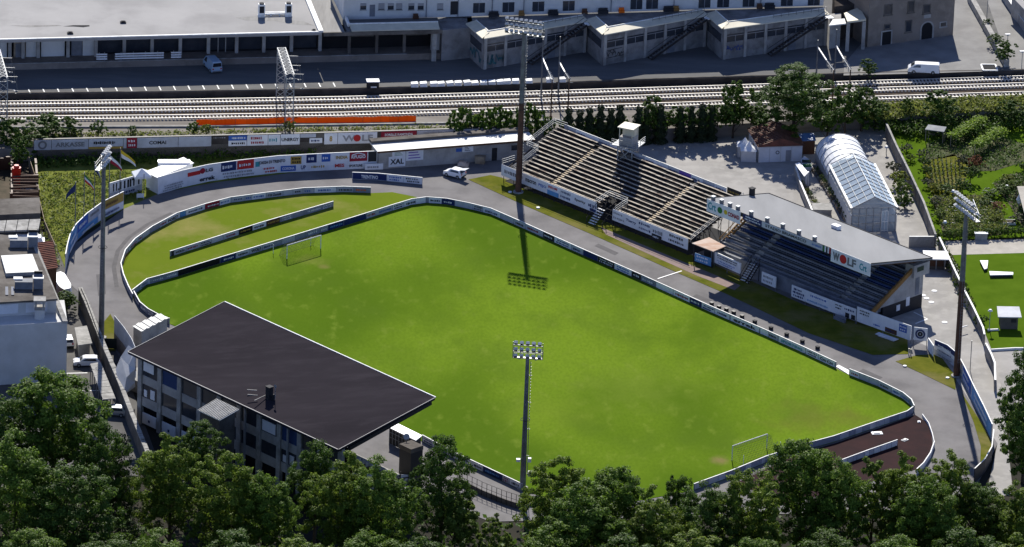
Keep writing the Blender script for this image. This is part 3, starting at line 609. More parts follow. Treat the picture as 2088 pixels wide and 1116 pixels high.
# ---------------------------------------------------------------- floodlight masts
def mast(lb, bx, by, topy, a, cols, two, w=.82, ladder=1, rows=3):
    P = U(bx, by); H = HT(bx, by, topy); t = thing('floodlight_mast', lb, 'floodlight', P, 'floodlight masts of the stadium')
    d = ang(a); n = Vector((d.y, -d.x, 0)); r = .52
    if two:
        z = H*two; M().tube(P, P+UP*z, r, r*.82, 12).build('pole_lower', 'rustpole', t); M().tube(P+UP*z, P+UP*H, r*.82, r*.55, 12).build('pole_upper', 'polesteel', t)
    else: M().tube(P, P+UP*H, r*.9, r*.52, 12).build('pole', 'polesteel', t)
    M().tube(P, P+UP*.25, .9, .85, 12).build('base_plate', 'concrete', t)
    b = M(); s = d*ladder*.62
    for k in (-.2, .2): b.bar(P+s+n*k+UP*2.5, P+s*.8+n*k+UP*(H-1), .06)
    z = 2.6
    while z < H-1: b.bar(P+s*.97-n*.2+UP*z, P+s*.97+n*.2+UP*z, .04); z += .5
    for z in (H*.25, H*.45, H*.65, H*.85): b.bar(P+UP*z, P+s*1.25+UP*z, .08)
    b.build('ladder', 'steel', t)
    b = M(); 
    for z in (H*.52,): 
        for k in range(10):
            p = lambda i, zz: P+Vector((math.cos(i*.628), math.sin(i*.628), 0))*.72+UP*zz
            b.bar(p(k, z), p(k+1, z), .07, .06)
    b.build('platform', 'lampdark', t)
    hw = cols*w/2; sp = 1.05; b = M(); T = P+UP*(H-.6)
    for k in range(rows): b.bar(T-d*hw+UP*sp*k, T+d*hw+UP*sp*k, .12)
    for u in (-hw, -hw*.5, 0, hw*.5, hw): b.bar(T+d*u, T+d*u+UP*(sp*(rows-1)+.5), .1)
    b.bar(T-UP*.2-d*hw*.5, T+n*.0-d*hw+UP*.2, .08); b.bar(T-UP*.2+d*hw*.5, T+d*hw+UP*.2, .08)
    b.hexa([T-d*hw-n*.9-UP*.15, T+d*hw-n*.9-UP*.15, T+d*hw-n*.15-UP*.15, T-d*hw-n*.15-UP*.15], [T-d*hw-n*.9-UP*.09, T+d*hw-n*.9-UP*.09, T+d*hw-n*.15-UP*.09, T-d*hw-n*.15-UP*.09])
    for z in (.5, 1.0): b.bar(T-d*hw-n*.9+UP*z, T+d*hw-n*.9+UP*z, .05)
    for u in (-hw, 0, hw): b.bar(T+d*u-n*.9-UP*.1, T+d*u-n*.9+UP*1.0, .05)
    b.build('head_frame', 'steel', t)
    proto = None
    for k in range(rows):
        for c in range(cols):
            q = T+d*((c+.5)*w-hw)+UP*(sp*k+.5)+n*.28
            if proto is None:
                o0 = Vector((0, 0, 0)); g = (n*.86-UP*.5).normalized(); v = (UP*.86+n*.5).normalized(); b = M()
                F_ = lambda x, y, z: o0+d*x+g*y+v*z
                b.hexa([F_(-.26, .2, -.24), F_(.26, .2, -.24), F_(.26, .2, .24), F_(-.26, .2, .24)], [F_(-.17, -.26, -.15), F_(.17, -.26, -.15), F_(.17, -.26, .15), F_(-.17, -.26, .15)])
                b.hexa([F_(-.29, .36, .25), F_(.29, .36, .25), F_(.29, -.1, .27), F_(-.29, -.1, .27)], [F_(-.29, .36, .3), F_(.29, .36, .3), F_(.29, -.1, .32), F_(-.29, -.1, .32)])
                h = b.build('floodlight', 'lampwhite', t); g2 = M().hexa([F_(-.24, .205, -.22), F_(.24, .205, -.22), F_(.24, .205, .22), F_(-.24, .205, .22)], [F_(-.24, .23, -.22), F_(.24, .23, -.22), F_(.24, .23, .22), F_(-.24, .23, .22)]).build('lens', 'lampdark', h)
                for o in (h,): 
                    me = o.data; me.transform(Matrix.Translation(ORG[t.name])); 
                g2.data.transform(Matrix.Translation(ORG[t.name])); h.location = q-ORG[t.name]; proto = (h, g2)
            else:
                h = proto[0].copy(); COL.objects.link(h); h.parent = t; h.location = q-ORG[t.name]
                g2 = proto[1].copy(); COL.objects.link(g2); g2.parent = h
    return t
mast('tall two-tone floodlight mast behind the far corner of the pitch', 1056.7, 393, 66, -17, 8, .56)
mast('dark floodlight mast at the near touchline with lamps seen from behind', 1065.7, 997, 725, -5, 5, 0, w=.9)
mast('grey floodlight mast on the left bend with its lamps seen edge-on', 206.3, 690, 333, 78, 5, 0, ladder=-1)
mast('two-tone floodlight mast by the right corner lawn with a slanting lamp head', 1950.1, 768, 432, -66, 8, .58)
t = thing('loudspeaker', 'pair of white loudspeakers strapped low on the near floodlight mast', 'loudspeaker', V(1067, 997, 4.6))
P = V(1066, 997, 4.7); M().box(frame(P, ang(0)), -1.15, -.55, -.3, .3, 4.5, 4.9).build('horn', 'white', t); M().box(frame(P, ang(0)), .55, 1.1, -.3, .3, 4.5, 5.1).build('horn', 'white', t)
M().box(frame(U(1066, 997), ang(0)), .7, 1.25, -.35, .35, 2.2, 2.9).box(frame(U(1066, 997), ang(0)), .5, .7, -.1, .1, 2.4, 2.6).build('switch_box', 'grey', label='grey switch box hung on the near floodlight mast', cat='box')
def B0(x, y, z, z0=0.0):
    p = U(x, y, z); return pix((p.x, p.y, z0))
# ---------------------------------------------------------------- open stand on the far side
FS = frame(U(1022, 371), U(1407, 526)-U(1022, 371))
t = thing('open_stand', 'open scaffold stand with rows of bare plank benches on the far side', 'grandstand', FS(22, 6))
NR = 14; rv = lambda k: .95+.84*k; rz = lambda k: 2.3+.34*k
AI = (10.8, 33.0)
for k in range(NR):
    u0 = 2.6 if k < 6 else (1.6 if k < 7 else .5); segs = [(u0, AI[0]-.5), (AI[0]+.5, AI[1]-.5), (AI[1]+.5, 43.2)]
    if k < 3: segs = [segs[0], (AI[0]+.5, 22.4), (26.4, AI[1]-.5), segs[2]]
    for a, c in segs:
        u = a; b = M()
        while u < c-.3:
            e = min(c, u+R_.uniform(2.3, 3.4)); dz = R_.uniform(-.03, .03); b.box(FS, u, e-.03, rv(k)+.02, rv(k)+.34+R_.uniform(-.06, .06), rz(k)+.36+dz, rz(k)+.42+dz); u = e
        b.build('bench_row', 'bench', t)
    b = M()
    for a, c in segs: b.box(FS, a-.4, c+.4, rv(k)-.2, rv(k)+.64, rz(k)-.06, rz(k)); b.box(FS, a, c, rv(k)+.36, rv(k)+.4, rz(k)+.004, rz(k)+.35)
    b.build('deck', 'scaffold', t)  # near-black decking paints the shade between the bench rows
for a in AI:
    b = M()
    for k in range(NR-2):
        for j in (0, 1): b.box(FS, a-.46, a+.46, rv(k)-.2+.42*j, rv(k)+.1+.42*j, rz(k)+.01+.17*j, rz(k)+.13+.17*j)
    b.build('aisle_steps', 'benchstep', t)
b = M()
for i in range(19):
    u = .3+2.38*i
    for v in (.25, 4, 8, 12.4): 
        if 22 < u < 26.3 and v < 3: continue
        b.tube(FS(u, v, 0), FS(u, v, 2.2+.4*max(0, v-1)), .05, n=6)
    b.bar(FS(u, .4, 2.1), FS(u, 12.5, 6.6), .12, .2)
    if i < 18: b.bar(FS(u, 12.5, .3), FS(u+2.38, 12.5, 6.3), .06); b.bar(FS(u, .25, .1), FS(u+2.38, .25, 1.3), .05)
for z in (2.6, 3.3): 
    for a, c in ((2.3, 22.4), (26.4, 43.6)): b.bar(FS(a, .15, z+.5), FS(c, .15, z+.5), .06)
b.build('scaffolding', 'scaffold', t)
b = M()   # tube rails round the stand
def rail(P, hgt=1.1, m=None):
    for A, B in zip(P, P[1:]):
        n = max(1, int((B-A).length/1.3))
        for j in range(n+1): Q = A.lerp(B, j/n); b.tube(Q, Q+UP*hgt, .045, n=5)
        for z in (hgt, hgt*.66, hgt*.33): b.bar(A+UP*z, B+UP*z, .07)
rail([FS(0, 0, 2.9), FS(0, 3, 2.9)]); b.build('hand_rail', 'galv', t); b = M()
rail([FS(2.3, .5, 2.4), FS(2.3, 6.2, 4.6), FS(-.6, 6.2, 4.6), FS(-.6, 12.6, 7), FS(2.4, 12.7, 7)]); b.build('hand_rail', 'galv', t); b = M()
rail([FS(43.5, .6, 2.4), FS(43.5, 12.6, 7)])
b.build('hand_rail', 'galv', t); b = M()
rail([FS(22.2, 0, 2.5), FS(22.2, 3, 3.3), FS(26.6, 3, 3.3), FS(26.6, 0, 2.5)])
b.build('hand_rail', 'galv', t)
b = M(); b.box(FS, .1, 2.2, .2, 6, 2.3, 2.4); b.build('side_platform', 'scaffold', t)
M().box(FS, .2, 43.2, .6, 12.4, .02, .1).build('under_stand_shade', 'underdark', t)  # near-black sheet painting the shade on the ground beneath the stand
b = M()
for k in range(7): b.box(FS, 22.8, 24.3, -.2-.34*k, .12-.34*k, 2.2-.33*k, 2.27-.33*k)
b.build('entrance_steps', 'capwhite', t)
b = M()
for u in (22.6, 24.5, 26.2): b.tube(FS(u, -2.4, 0), FS(u, -2.4, 1.2), .06).tube(FS(u, 0, 0), FS(u, 0, 3.4), .06); b.bar(FS(u, 0, 3.3), FS(u, -2.4, 1.1), .07)
for z in (1.0, 1.9, 2.8): b.bar(FS(24.6, -.1, z), FS(26.1, -.1, z), .05)
b.build('entrance_gate', 'scaffold', t)
def board(T, par, u0, u1, v, z0, z1, col, txt=None, tc='navy', fw=.8, fh=.5, th=.06, name='panel', out=-1):
    "flat board on plane v of a local frame, facing -v"
    M().box(T, u0, u1, v-th, v, z0, z1).build(name, col, par)
    if txt:
        if txt[0] == '~':
            n = int(txt[1:] or 1); k = M(); hh = z1-z0
            for r in range(n):
                zc = z0+hh*(1-(r+.7)/(n+.4)); x = u0+(u1-u0)*R_.uniform(.08, .2); e = u0+(u1-u0)*R_.uniform(.7, .92)
                while x < e:
                    ww = R_.uniform(.14, .34); tt = hh*R_.uniform(.1, .18)/n**.5; k.poly(T(x, v-th-.012, zc-tt), T(x+ww, v-th-.012, zc-tt), T(x+ww, v-th-.012, zc+tt*R_.uniform(.5, 1)), T(x, v-th-.012, zc+tt)); x += ww+R_.uniform(.05, .2)
            k.build('small_print', tc, par)
        else: lettering(txt, T(u0+(u1-u0)*(1-fw)/2, v-th-.015, z0+(z1-z0)*(1-fh)/2), T.d, UP, (u1-u0)*fw, (z1-z0)*fh, tc, par)
for a, c, col, tx, tc in [(0, 5.4, 'boardwhite', '~1', 'midgrey'), (5.45, 8.6, 'boardwhite', 'macron', 'black'), (8.62, 10.9, 'boardwhite', 'PEJO', 'blue'), (10.92, 13.7, 'boardwhite', '~2', 'red'), (13.72, 17, 'boardwhite', '~2', 'navy'), (17.02, 20.2, 'boardwhite', 'Sparky', 'dark'), (20.22, 22.5, 'boardwhite', '~1', 'navy'),
                          (26.2, 29, 'boardwhite', '~2', 'grey'), (29.02, 32, 'boardwhite', 'Tierry', 'navy'), (32.02, 35.2, 'boardwhite', '~2', 'navy'), (35.22, 38.3, 'boardwhite', '~1', 'midgrey'), (38.32, 43.6, 'boardwhite', '~2', 'dark')]:
    z0, z1 = 1.2, 3.15
    board(FS, t, a, c, -.02, z0, z1, col, tx, tc, fh=.3)
board(FS, t, 13.0-2, 13.6, -.09, 1.25, 2.0, 'skyblue'); board(FS, t, 21, 22.4, -.09, 1.3, 1.75, 'navy'); board(FS, t, 35.4, 37.6, -.09, .8, 1.7, 'dark', '~1', 'boardwhite')
for i in range(14):
    a = 1.6+2.7*i; board(FS, t, a, a+2.68, 12.9, 6.35, 7.55, ('boardgrey', 'boardwhite', 'boardwhite')[i % 3] if i != 10 else 'purple', '~1' if i % 2 else None, 'navy', name='back_panel')
M().box(FS, 1.5, 39.5, 12.84, 13.0, 7.554, 7.62).build('back_rail', 'galv', t)
board(FS, t, 39.6, 42.8, 12.9, 6.6, 7.9, 'dark', '~1', 'gold', name='dark_board')
# ---------------------------------------------------------------- watch tower behind it
t = thing('lookout_tower', 'white lookout cabin on a braced tower behind the open stand', 'tower', U(1277, 394)); T = frame(U(1277, 394), ang(-25)); H = 8.7
b = M()
for u in (-1.3, 1.3):
    for v in (-1.3, 1.3): b.bar(T(u, v, 0), T(u, v, H), .22)
for z in (0.2, 3, 5.8):
    for s in (-1, 1): b.bar(T(-1.3, 1.3*s, z), T(1.3, 1.3*s, z+2.8), .12); b.bar(T(1.3*s, -1.3, z), T(1.3*s, 1.3, z+2.8), .12); b.bar(T(1.3, 1.3*s, z), T(-1.3, 1.3*s, z+2.8), .12)
b.build('legs', 'galv', t)
M().box(T, -1.2, 1.2, -1.2, 1.2, 0, H-1.5).build('shadow_shaft', 'oldconcrete', t)  # solid shaft added inside the legs to fill out the tower's shadow
M().box(T, -2.2, 2.2, -1.9, 1.9, H, H+.15).build('platform', 'galv', t)
b = M(); P = [T(-2.2, -1.9, H+.15), T(2.2, -1.9, H+.15), T(2.2, 1.9, H+.15)]; rail(P, 1.0); b.build('hand_rail', 'galv', t)
c = M().box(T, -1.2, 1.2, -1.2, 1.2, H+.15, H+1.5).build('cabin', 'plaster', t)
b = M()
for u in (-1.15, 1.15):
    for v in (-1.15, 1.15): b.bar(T(u, v, H+1.5), T(u, v, H+3.1), .14)
b.box(T, -1.05, 1.1, -.2, 1.1, H+1.5, H+3.0); b.build('cabin_posts', 'cream', t)
M().box(T, -1.45, 1.45, -1.45, 1.45, H+3.1, H+3.26).build('roof', 'cream', t)
# ---------------------------------------------------------------- covered main stand
MS = frame(U(1441, 405, 11.2), U(1776, 538, 11.2)-U(1441, 405, 11.2)); LM = 36.7; DM = 14.6
zr = lambda v: 11.2-2.7*v/DM
t = thing('covered_stand', 'covered main stand with light grey flat roof, blue seats and sponsor signs along its eave', 'grandstand', MS(18, 6))
rf = M().slab([MS(0, 0, zr(0)), MS(LM, 0, zr(0)), MS(LM, DM, zr(DM)), MS(0, DM, zr(DM))], .35).build('roof', 'greyroof', t)
b = M(); b.bar(MS(0, DM, zr(DM)+.04), MS(LM, DM, zr(DM)+.04), .12, .12).bar(MS(-.02, 0, zr(0)+.02), MS(-.02, DM, zr(DM)+.02), .12, .12).bar(MS(LM+.02, 0, zr(0)+.02), MS(LM+.02, DM, zr(DM)+.02), .1, .12); b.build('roof_edge', 'lampdark', rf)
b = M(); b.box(MS, 0, LM, -.06, -.005, 10.5, 11.22); b.build('fascia', 'dark', t)
for i, u in enumerate([1.0, 2.9, 4.8, 6.6, 9.6, 13.2, 16.7, 20.3, 23.8]):
    v = M().box(MS, u-.26, u+.26, .25, .75, zr(.5)+.01, zr(.5)+.6).build('roof_vent', 'midgrey', rf); M().box(MS, u-.32, u+.32, .19, .81, zr(.5)+.604, zr(.5)+.7).build('vent_cap', 'capwhite', rf)
P = U(1533, 402, 9.0); T = frame(P, MS.d); M().box(T, -.35, .35, -.35, .35, 8.6, 10.5).box(T, -.45, .45, -.45, .45, 10.504, 10.62).build('chimney', 'lampdark', rf)
P = U(1705, 461, 9.8); T = frame(P, MS.d); M().box(T, -.7, .7, -.45, .45, 9.3, 9.98).build('skylight', 'polywhite', rf)
board(MS, t, 0.2, 7.8, -.07, 9.1, 11.25, 'boardwhite', name='sign'); lettering('Crt', MS(.5, -.15, 9.6), MS.d, UP, 1.8, 1.3, 'teal', t); M().disc(MS(3.2, -.15, 10.15), MS.d, UP, .55).build('green_badge', 'green', t); M().disc(MS(4.5, -.15, 10.2), MS.d, UP, .42, 8).build('yellow_flower', 'yellow', t); lettering('CONAD', MS(5.0, -.15, 9.75), MS.d, UP, 2.6, .75, 'crimson', t, bold=.05)
board(MS, t, 8.4, 12.6, -.07, 10.15, 11.15, 'navy', '~2', 'boardwhite', name='sign'); board(MS, t, 12.62, 23.4, -.07, 10.15, 11.15, 'boardgrey', 'STADIO BRIAMASCO', 'dark', fw=.85, fh=.5, name='sign'); board(MS, t, 23.42, 26.2, -.07, 10.15, 11.15, 'boardgrey', '~1', 'blue', name='sign')
for i, c in enumerate(('green', 'boardwhite', 'dark', 'boardwhite', 'crimson')): board(MS, t, 26.3+.34*i, 26.62+.34*i, -.07, 10.15, 11.15, c, name='sign')
board(MS, t, 28.1, LM+.1, -.07, 9.0, 11.25, 'boardwhite', name='sign'); lettering('W', MS(28.5, -.15, 9.45), MS.d, UP, 1.5, 1.35, 'midgrey', t, bold=.07); M().disc(MS(30.8, -.15, 10.15), MS.d, UP, .76).build('red_dot', 'red', t); lettering('LF', MS(31.75, -.15, 9.45), MS.d, UP, 1.9, 1.35, 'midgrey', t, bold=.04); lettering('Crt', MS(34.4, -.15, 9.5), MS.d, UP, 1.6, 1.2, 'teal', t)
sv = lambda k: 1.6+.92*k; sz = lambda k: 2.0+.46*k
for k in range(12):
    b = M().box(MS, .4, 35.6, sv(k), sv(k)+.92, 1.5 if k < 3 else sz(k)-1.0, sz(k)); b.build('step', 'concrete' if k % 2 else 'seatgrey', t)
    col = 'seatblue' if 5 <= k <= 8 else 'seatgrey'
    for a, c in ((.8, 7.8), (9.4, 28.2), (29.8, 35.3)):
        u = a; b = M()
        while u < c-.2: b.box(MS, u, u+.44, sv(k)+.3, sv(k)+.7, sz(k)+.3, sz(k)+.36).box(MS, u, u+.44, sv(k)+.66, sv(k)+.7, sz(k)+.364, sz(k)+.68); u += .5
        b.build('seat_row', col, t)
for a in (8.6, 29.0):
    b = M()
    for k in range(12): b.box(MS, a-.55, a+.55, sv(k)+.02, sv(k)+.32, sz(k)+.004, sz(k)+.22)
    b.build('aisle_steps', 'concrete', t)
M().box(MS, .4, 35.6, 13.0, 13.4, 0, 8.3).build('back_wall', 'oldconcrete', t)
M().box(MS, .4, 35.6, 1.2, 1.58, 0, 2.5).build('front_wall', 'seatgrey', t)
b = M()
for u in (.6, 7.6, 14.6, 21.6, 28.6, 35.4): b.bar(MS(u, 11.5, 6.5), MS(u, 11.5, zr(11.5)-.36), .35); b.bar(MS(u, 13, 8.0), MS(u, .4, zr(.4)-.6), .3, .45)
b.build('roof_frames', 'brown', t)
b = M()   # right flank
q = lambda v, z: MS(36.0, v, z)
b.hexa([MS(35.62, v, z) for v, z in ((3.0, 2.4), (13.4, 2.4), (13.4, 8.1), (10.8, 7.6))], [MS(36.0, v, z) for v, z in ((3.0, 2.4), (13.4, 2.4), (13.4, 8.1), (10.8, 7.6))]); b.build('flank_wall', 'plaster', t)
M().box(MS, 35.62, 36.0, 4.2, 13.4, 0, 2.39).build('flank_base', 'dark', t)
b = M(); b.bar(MS(35.95, 1.6, 2.0), MS(35.95, 11.0, 7.3), .35, .7); b.build('stringer', 'ochre', t)
M().box(MS, 34.6, 36.5, 10.6, 14.2, 5.9, 8.0).build('press_box', 'plaster', t); M().box(MS, 36.504, 36.55, 11.3, 12.8, 6.8, 7.6).build('window', 'window', t); M().box(MS, 36.004, 36.05, 11.6, 12.5, 2.6, 5.5).build('door', 'seatgrey', t)
M().box(MS, 36.004, 36.06, 7.4, 8.2, .9, 1.9).build('notice', 'boardwhite', t); M().box(MS, 36.004, 36.06, 9.6, 10.4, 1.2, 2.7).build('notice', 'boardwhite', t)
# left stairs
b = M()
for v in (0, 1.5): b.bar(MS(-.2+v*.5, 3.6, 2.2), MS(1.2+v*.5, 8.2, 6.6), .16, .3); b.bar(MS(-.2+v*.5, 3.6, 3.2), MS(1.2+v*.5, 8.2, 7.6), .1)
for j in range(12): a = j/12; b.bar(MS(-.2+1.4*a, 3.6+4.6*a, 2.4+4.4*a), MS(.55+1.4*a, 3.6+4.6*a, 2.4+4.4*a), .3, .06)
b.box(MS, 1.0, 3.8, 8.0, 9.4, 6.5, 6.65); b.build('side_stair', 'ochre', t)
M().hexa([MS(.2, 1.6, 0), MS(.38, 1.6, 0), MS(.38, 12.6, 0), MS(.2, 12.6, 0)], [MS(.2, 1.6, 2.2), MS(.38, 1.6, 2.2), MS(.38, 12.6, 6.8), MS(.2, 12.6, 6.8)]).build('side_wall', 'seatgrey', t)
# kiosk with the rusty roof
K = [U(1411, 496, 3.3), U(1454.5, 513, 3.1), U(1480, 502, 3.3), U(1446, 484, 3.5)]
t = thing('ticket_kiosk', 'small kiosk with a rusty sheet roof between the two far stands', 'kiosk', sum(K, Vector())/4-UP*3.3)
M().slab(K, .12).build('roof', 'rustroof', t)
b = M(); c = sum(K, Vector())/4
for p in K: q = c+(p-c)*.88; b.tube((q.x, q.y, 0), (q.x, q.y, q.z-.1), .07, n=6)
b.each('post', 'scaffold', t); T = frame(c+(K[0]-c)*.85, K[1]-K[0]); Lk = (K[1]-K[0]).length*.85
b = M().box(T, 0, Lk, 0, .15, 0, 1.0).box(T, 0, Lk, 2.6, 2.75, 0, 3.0); b.build('counter', 'dark', t); board(T, t, .2, Lk-.2, -.02, .3, 1.7, 'skyblue', '~2', 'boardwhite')
# boards in front of the covered stand
r = Run('sponsor_board', 'pale two-row sponsor board between the rusty kiosk and the entrance steps', 'hoarding', [(1456, 546), (1509, 570)], 1.85, lift=.9, m='boardwhite'); r.ad(1457, 1508, .5, .97, 'boardwhite', '~2', 'dark'); r.ad(1457, 1508, .03, .48, 'boardwhite', '~2', 'blue')
t = thing('entrance_steps', 'steel steps with white treads at the left front of the covered stand', 'stairs', U(1517, 577)); T = frame(U(1517, 577), MS.d); b = M()
for k in range(8): b.box(T, -.9, .2, .3*k, .3*k+.28, .3+.32*k, .36+.32*k); b.box(T, .35, .9, .3*k+.1, .3*k+.38, .15+.32*k, .21+.32*k)
b.build('treads', 'capwhite', t); b = M()
for u in (-.95, .28, .95): b.bar(T(u, 0, .2), T(u, 2.5, 2.9), .1, .2); b.bar(T(u, 0, 1.2), T(u, 2.5, 3.9), .06)
for u in (-.95, .95): b.tube(T(u, 2.4, 0), T(u, 2.4, 3.9), .06); b.tube(T(u, 0, 0), T(u, 0, 1.2), .06)
b.build('stringers', 'scaffold', t)
r = Run('sponsor_board', 'lone white board in front of the covered stand, nearest the entrance steps', 'hoarding', [(1552, 583), (1581, 595)], 1.9, lift=.6, m='boardwhite', cap=None); r.ad(1553, 1580, .05, .95, 'boardwhite', '~2', 'grey')
r = Run('sponsor_board', 'long white sponsor board along the front of the covered stand', 'hoarding', [(1613, 611), (1700, 645), (1744, 661)], 2.0, lift=.55, m='boardwhite', cap=None)
r.ad(1614, 1640, .04, .96, 'boardwhite', '~3', 'navy'); r.ad(1641, 1700, .5, .96, 'boardwhite', '~1', 'blue'); r.ad(1641, 1700, .04, .49, 'boardwhite', '~1', 'skyblue'); r.ad(1701, 1717, .4, .96, 'boardwhite', '~2', 'black'); r.ad(1718, 1743, .5, .96, 'boardwhite', '~1', 'navy'); r.ad(1723, 1731, .02, .42, 'dark'); r.ad(1735, 1743, .02, .42, 'dark')
r = Run('sponsor_board', 'taller white sponsor board with a blue square at the right front of the covered stand', 'hoarding', [(1746, 662), (1800, 682), (1856, 702)], 2.5, lift=.6, m='boardwhite', cap=None)
r.ad(1748, 1776, .5, .96, 'boardwhite', '~2', 'dark'); r.ad(1777, 1800, .06, .4, 'boardwhite', '~1', 'blue'); r.ad(1804, 1828, .02, .34, 'brown', '~1', 'navy'); r.ad(1832, 1848, .4, .9, 'blue', '~2', 'boardwhite')
r = Run('sponsor_board', 'white board with a round dark crest beside the corner gate', 'hoarding', [(1862, 706), (1889, 709)], 2.15, lift=1.1, m='white', cap=None)
A, n = r.P(1875); x = Vector((-n.y, n.x, 0)); c = A+n*.08+UP*2.2
M().disc(c, x, UP, .8, 20, .55).build('crest_ring', 'navy', r.root); M().disc(c, x, UP, .42, 16, .12).build('crest_centre', 'dark', r.root)
M().box(frame(U(1808, 690, .06), ang(-40)), -2, 2, -.5, .5, .3, .38).box(frame(U(1808, 690, .06), ang(-40)), -1.6, 1.6, -.3, .3, 0, .3).build('table', 'boardwhite', label='white table top below the tall board in front of the covered stand', cat='table')
M().box(frame(U(1712, 655), ang(-45)), -1.2, 1.2, -.2, .2, 0, .5).box(frame(U(1712, 655), ang(-45)), -1.2, 1.2, .16, .22, .5, .9).build('bench', 'seatgrey', label='low bench in the shade under the long sponsor board', cat='bench')
for i, (x, y) in enumerate([(1853, 722), (1857, 723)]): M().tube(U(x, y+2), V(x, y+2, 1.0), .09, n=8).tube(V(x, y+2, 1.0), V(x, y+2, 1.1), .13, n=8).build('post', 'cream', label='short pale post on the track by the crest board', cat='post', group='pair of posts by the crest board')
# right corner walls
r = Run('banner_wall', 'blue and white sponsor wall bending round the right corner behind the mast', 'hoarding', [(1904, 724), (1930, 735), (1950, 752), (1965, 780), (1985, 822), (2005, 862), (2021, 897)], 2.6, m='boardgrey', face=Vector((-.9, -.5, 0)))
r.ad(1905, 1946, .68, .98, 'navy', '~1', 'boardwhite'); r.ad(1905, 1946, .4, .66, 'boardwhite', '~1', 'navy'); r.ad(1905, 1946, .05, .38, 'boardgrey', '~1', 'midgrey'); r.ad(1947, 1960, .1, .95, 'boardwhite', '~2', 'navy'); r.ad(1963, 1979, .1, .98, 'blue', '~2', 'boardwhite'); r.ad(1981, 2020, .06, .95, 'skyblue', '~2', 'boardwhite')
r = Run('low_wall', 'curved dark wall closing the right bend beyond the sponsor wall', 'wall', [(1985, 985), (2006, 965), (2020, 940), (2024, 905)], 2.4, m='dark', face=Vector((-.8, .6, 0)), cap='capwhite')
r = Run('gate_panel', 'open white gate leaf beside the crest board', 'gate', [(1891, 712), (1902, 728)], 1.9, m='white', face=Vector((-.5, -1, 0)))
# ---------------------------------------------------------------- near stand with the dark roof
NS = frame(U(457, 616, 15), U(885, 810, 15)-U(457, 616, 15)); LN = 48.6; DN = 19.35
zn = lambda v: 15+3.4*v/DN       # v runs negative towards the street
t = thing('covered_stand', 'near grandstand with a big dark flat roof, its three-storey back facing the trees', 'grandstand', NS(24, -10))
rf = M().slab([NS(0, 0, 15), NS(LN, 0, 15), NS(LN, -DN, zn(-DN)), NS(0, -DN, zn(-DN))], .4).build('roof', 'darkroof', t)
b = M(); b.bar(NS(0, .12, 15.0), NS(LN, .12, 15.0), .16, .18).build('gutter', 'capwhite', rf)
b = M(); b.bar(NS(-.06, 0, 15.0), NS(-.06, -DN, zn(-DN)+.02), .1, .1).bar(NS(0, -DN-.08, zn(-DN)), NS(LN, -DN-.08, zn(-DN)), .14, .12).bar(NS(LN+.06, 0, 15.02), NS(LN+.06, -DN, zn(-DN)+.02), .1, .1).build('roof_edge', 'midgrey', rf)
P = U(549, 808, 12.6); T = frame(P, NS.d); M().box(T, -.42, .42, -.4, .4, 12.2, 14.1).box(T, -.5, .5, -.48, .48, 14.104, 14.22).box(T, .8, 1.1, -.15, .15, 12.2, 13.2).build('chimney', 'lampdark', rf)
b = M(); b.tube(T(1.1, .2, 12.4), T(1.1, .2, 14.6), .05).disc(T(1.1, .2, 14.5), T.d, UP, .3, 8); b.build('aerial', 'galv', rf)
b = M()
for x, y in ((515, 796), (516, 806)): p = U(x, y, 12.65); b.bar(p-T.d*.2-Vector((.7, 0, 0)), p+Vector((.7, 0, 0)), .12, .1)
p = U(519, 817, 12.5); b.bar(p, U(542, 806, 12.6), .12, .1); b.each('roof_pipe', 'concrete', rf)
HB = 11.1; VB = -18.3
cols = [1.9+4.62*i for i in range(11)]
b = M()
for i, u in enumerate(cols): b.box(NS, u-.45, u+.45, VB-.3, VB+.3, 0, zn(VB)-.41)
b.each('column', 'concrete', t)
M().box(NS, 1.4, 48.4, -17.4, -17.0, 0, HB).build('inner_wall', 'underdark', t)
b = M()
for i in range(10):
    for z0, z1 in ((3.2, 4.7), (6.9, 8.3)): b.box(NS, cols[i]+.46, cols[i+1]-.46, VB-.1, VB+.1, z0, z1)
b.each('spandrel', 'plaster', t)
for i in range(10):
    a, c = cols[i]+.5, cols[i+1]-.5
    M().box(NS, a, c, VB-.02, VB+.06, 4.72, 6.88).build('window', 'window', t)
    w_ = M().box(NS, a, c, VB-.02, VB+.06, 8.32, 10.6).build('window', ('window', 'seatblue', 'window')[i % 3] if i in (1, 7) else 'window', t)
    if i in (0, 4, 7): M().box(NS, a+1.9, a+2.9, VB-.12, VB-.03, 4.9, 6.4).box(NS, a+.4, a+1.1, VB-.12, VB-.03, 4.9, 6.0).build('curtain', 'boardwhite', w_)
    if i in (0,): M().box(NS, a+.2, a+2.6, VB-.14, VB-.05, 9.1, 10.7).build('blind', 'white', w_)  # white panel painted in for the sunlit view through this opening
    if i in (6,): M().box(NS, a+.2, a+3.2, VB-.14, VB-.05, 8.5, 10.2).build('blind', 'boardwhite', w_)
    if i < 3: M().box(NS, a+.2, c-.2, VB-.2, VB-.05, .4, 2.2).build('shutter', 'white', t); M().box(NS, a+1.6, a+2.0, VB-.23, VB-.205, .9, 1.3).build('shutter_mark', 'navy', t)
M().box(NS, 26.6, 26.9, VB-.6, VB-.35, 0, 10.8).box(NS, 36.4, 36.7, VB-.6, VB-.35, 0, 10.8).each('downpipe', 'galv', t)
B_ = [U(403, 836, 11.35), U(441, 813, 11.6), U(487, 835, 11.6), U(448, 857, 11.35)]
M().slab(B_, .15).build('porch_roof', 'offwhite', t); b = M()
for i in range(14): s = (i+.5)/14; b.bar(B_[0].lerp(B_[3], s)+UP*.05, B_[1].lerp(B_[2], s)+UP*.05, .12, .1)
b.build('porch_ribs', 'concrete', t)
q = lambda p: (p.x, p.y, 0)
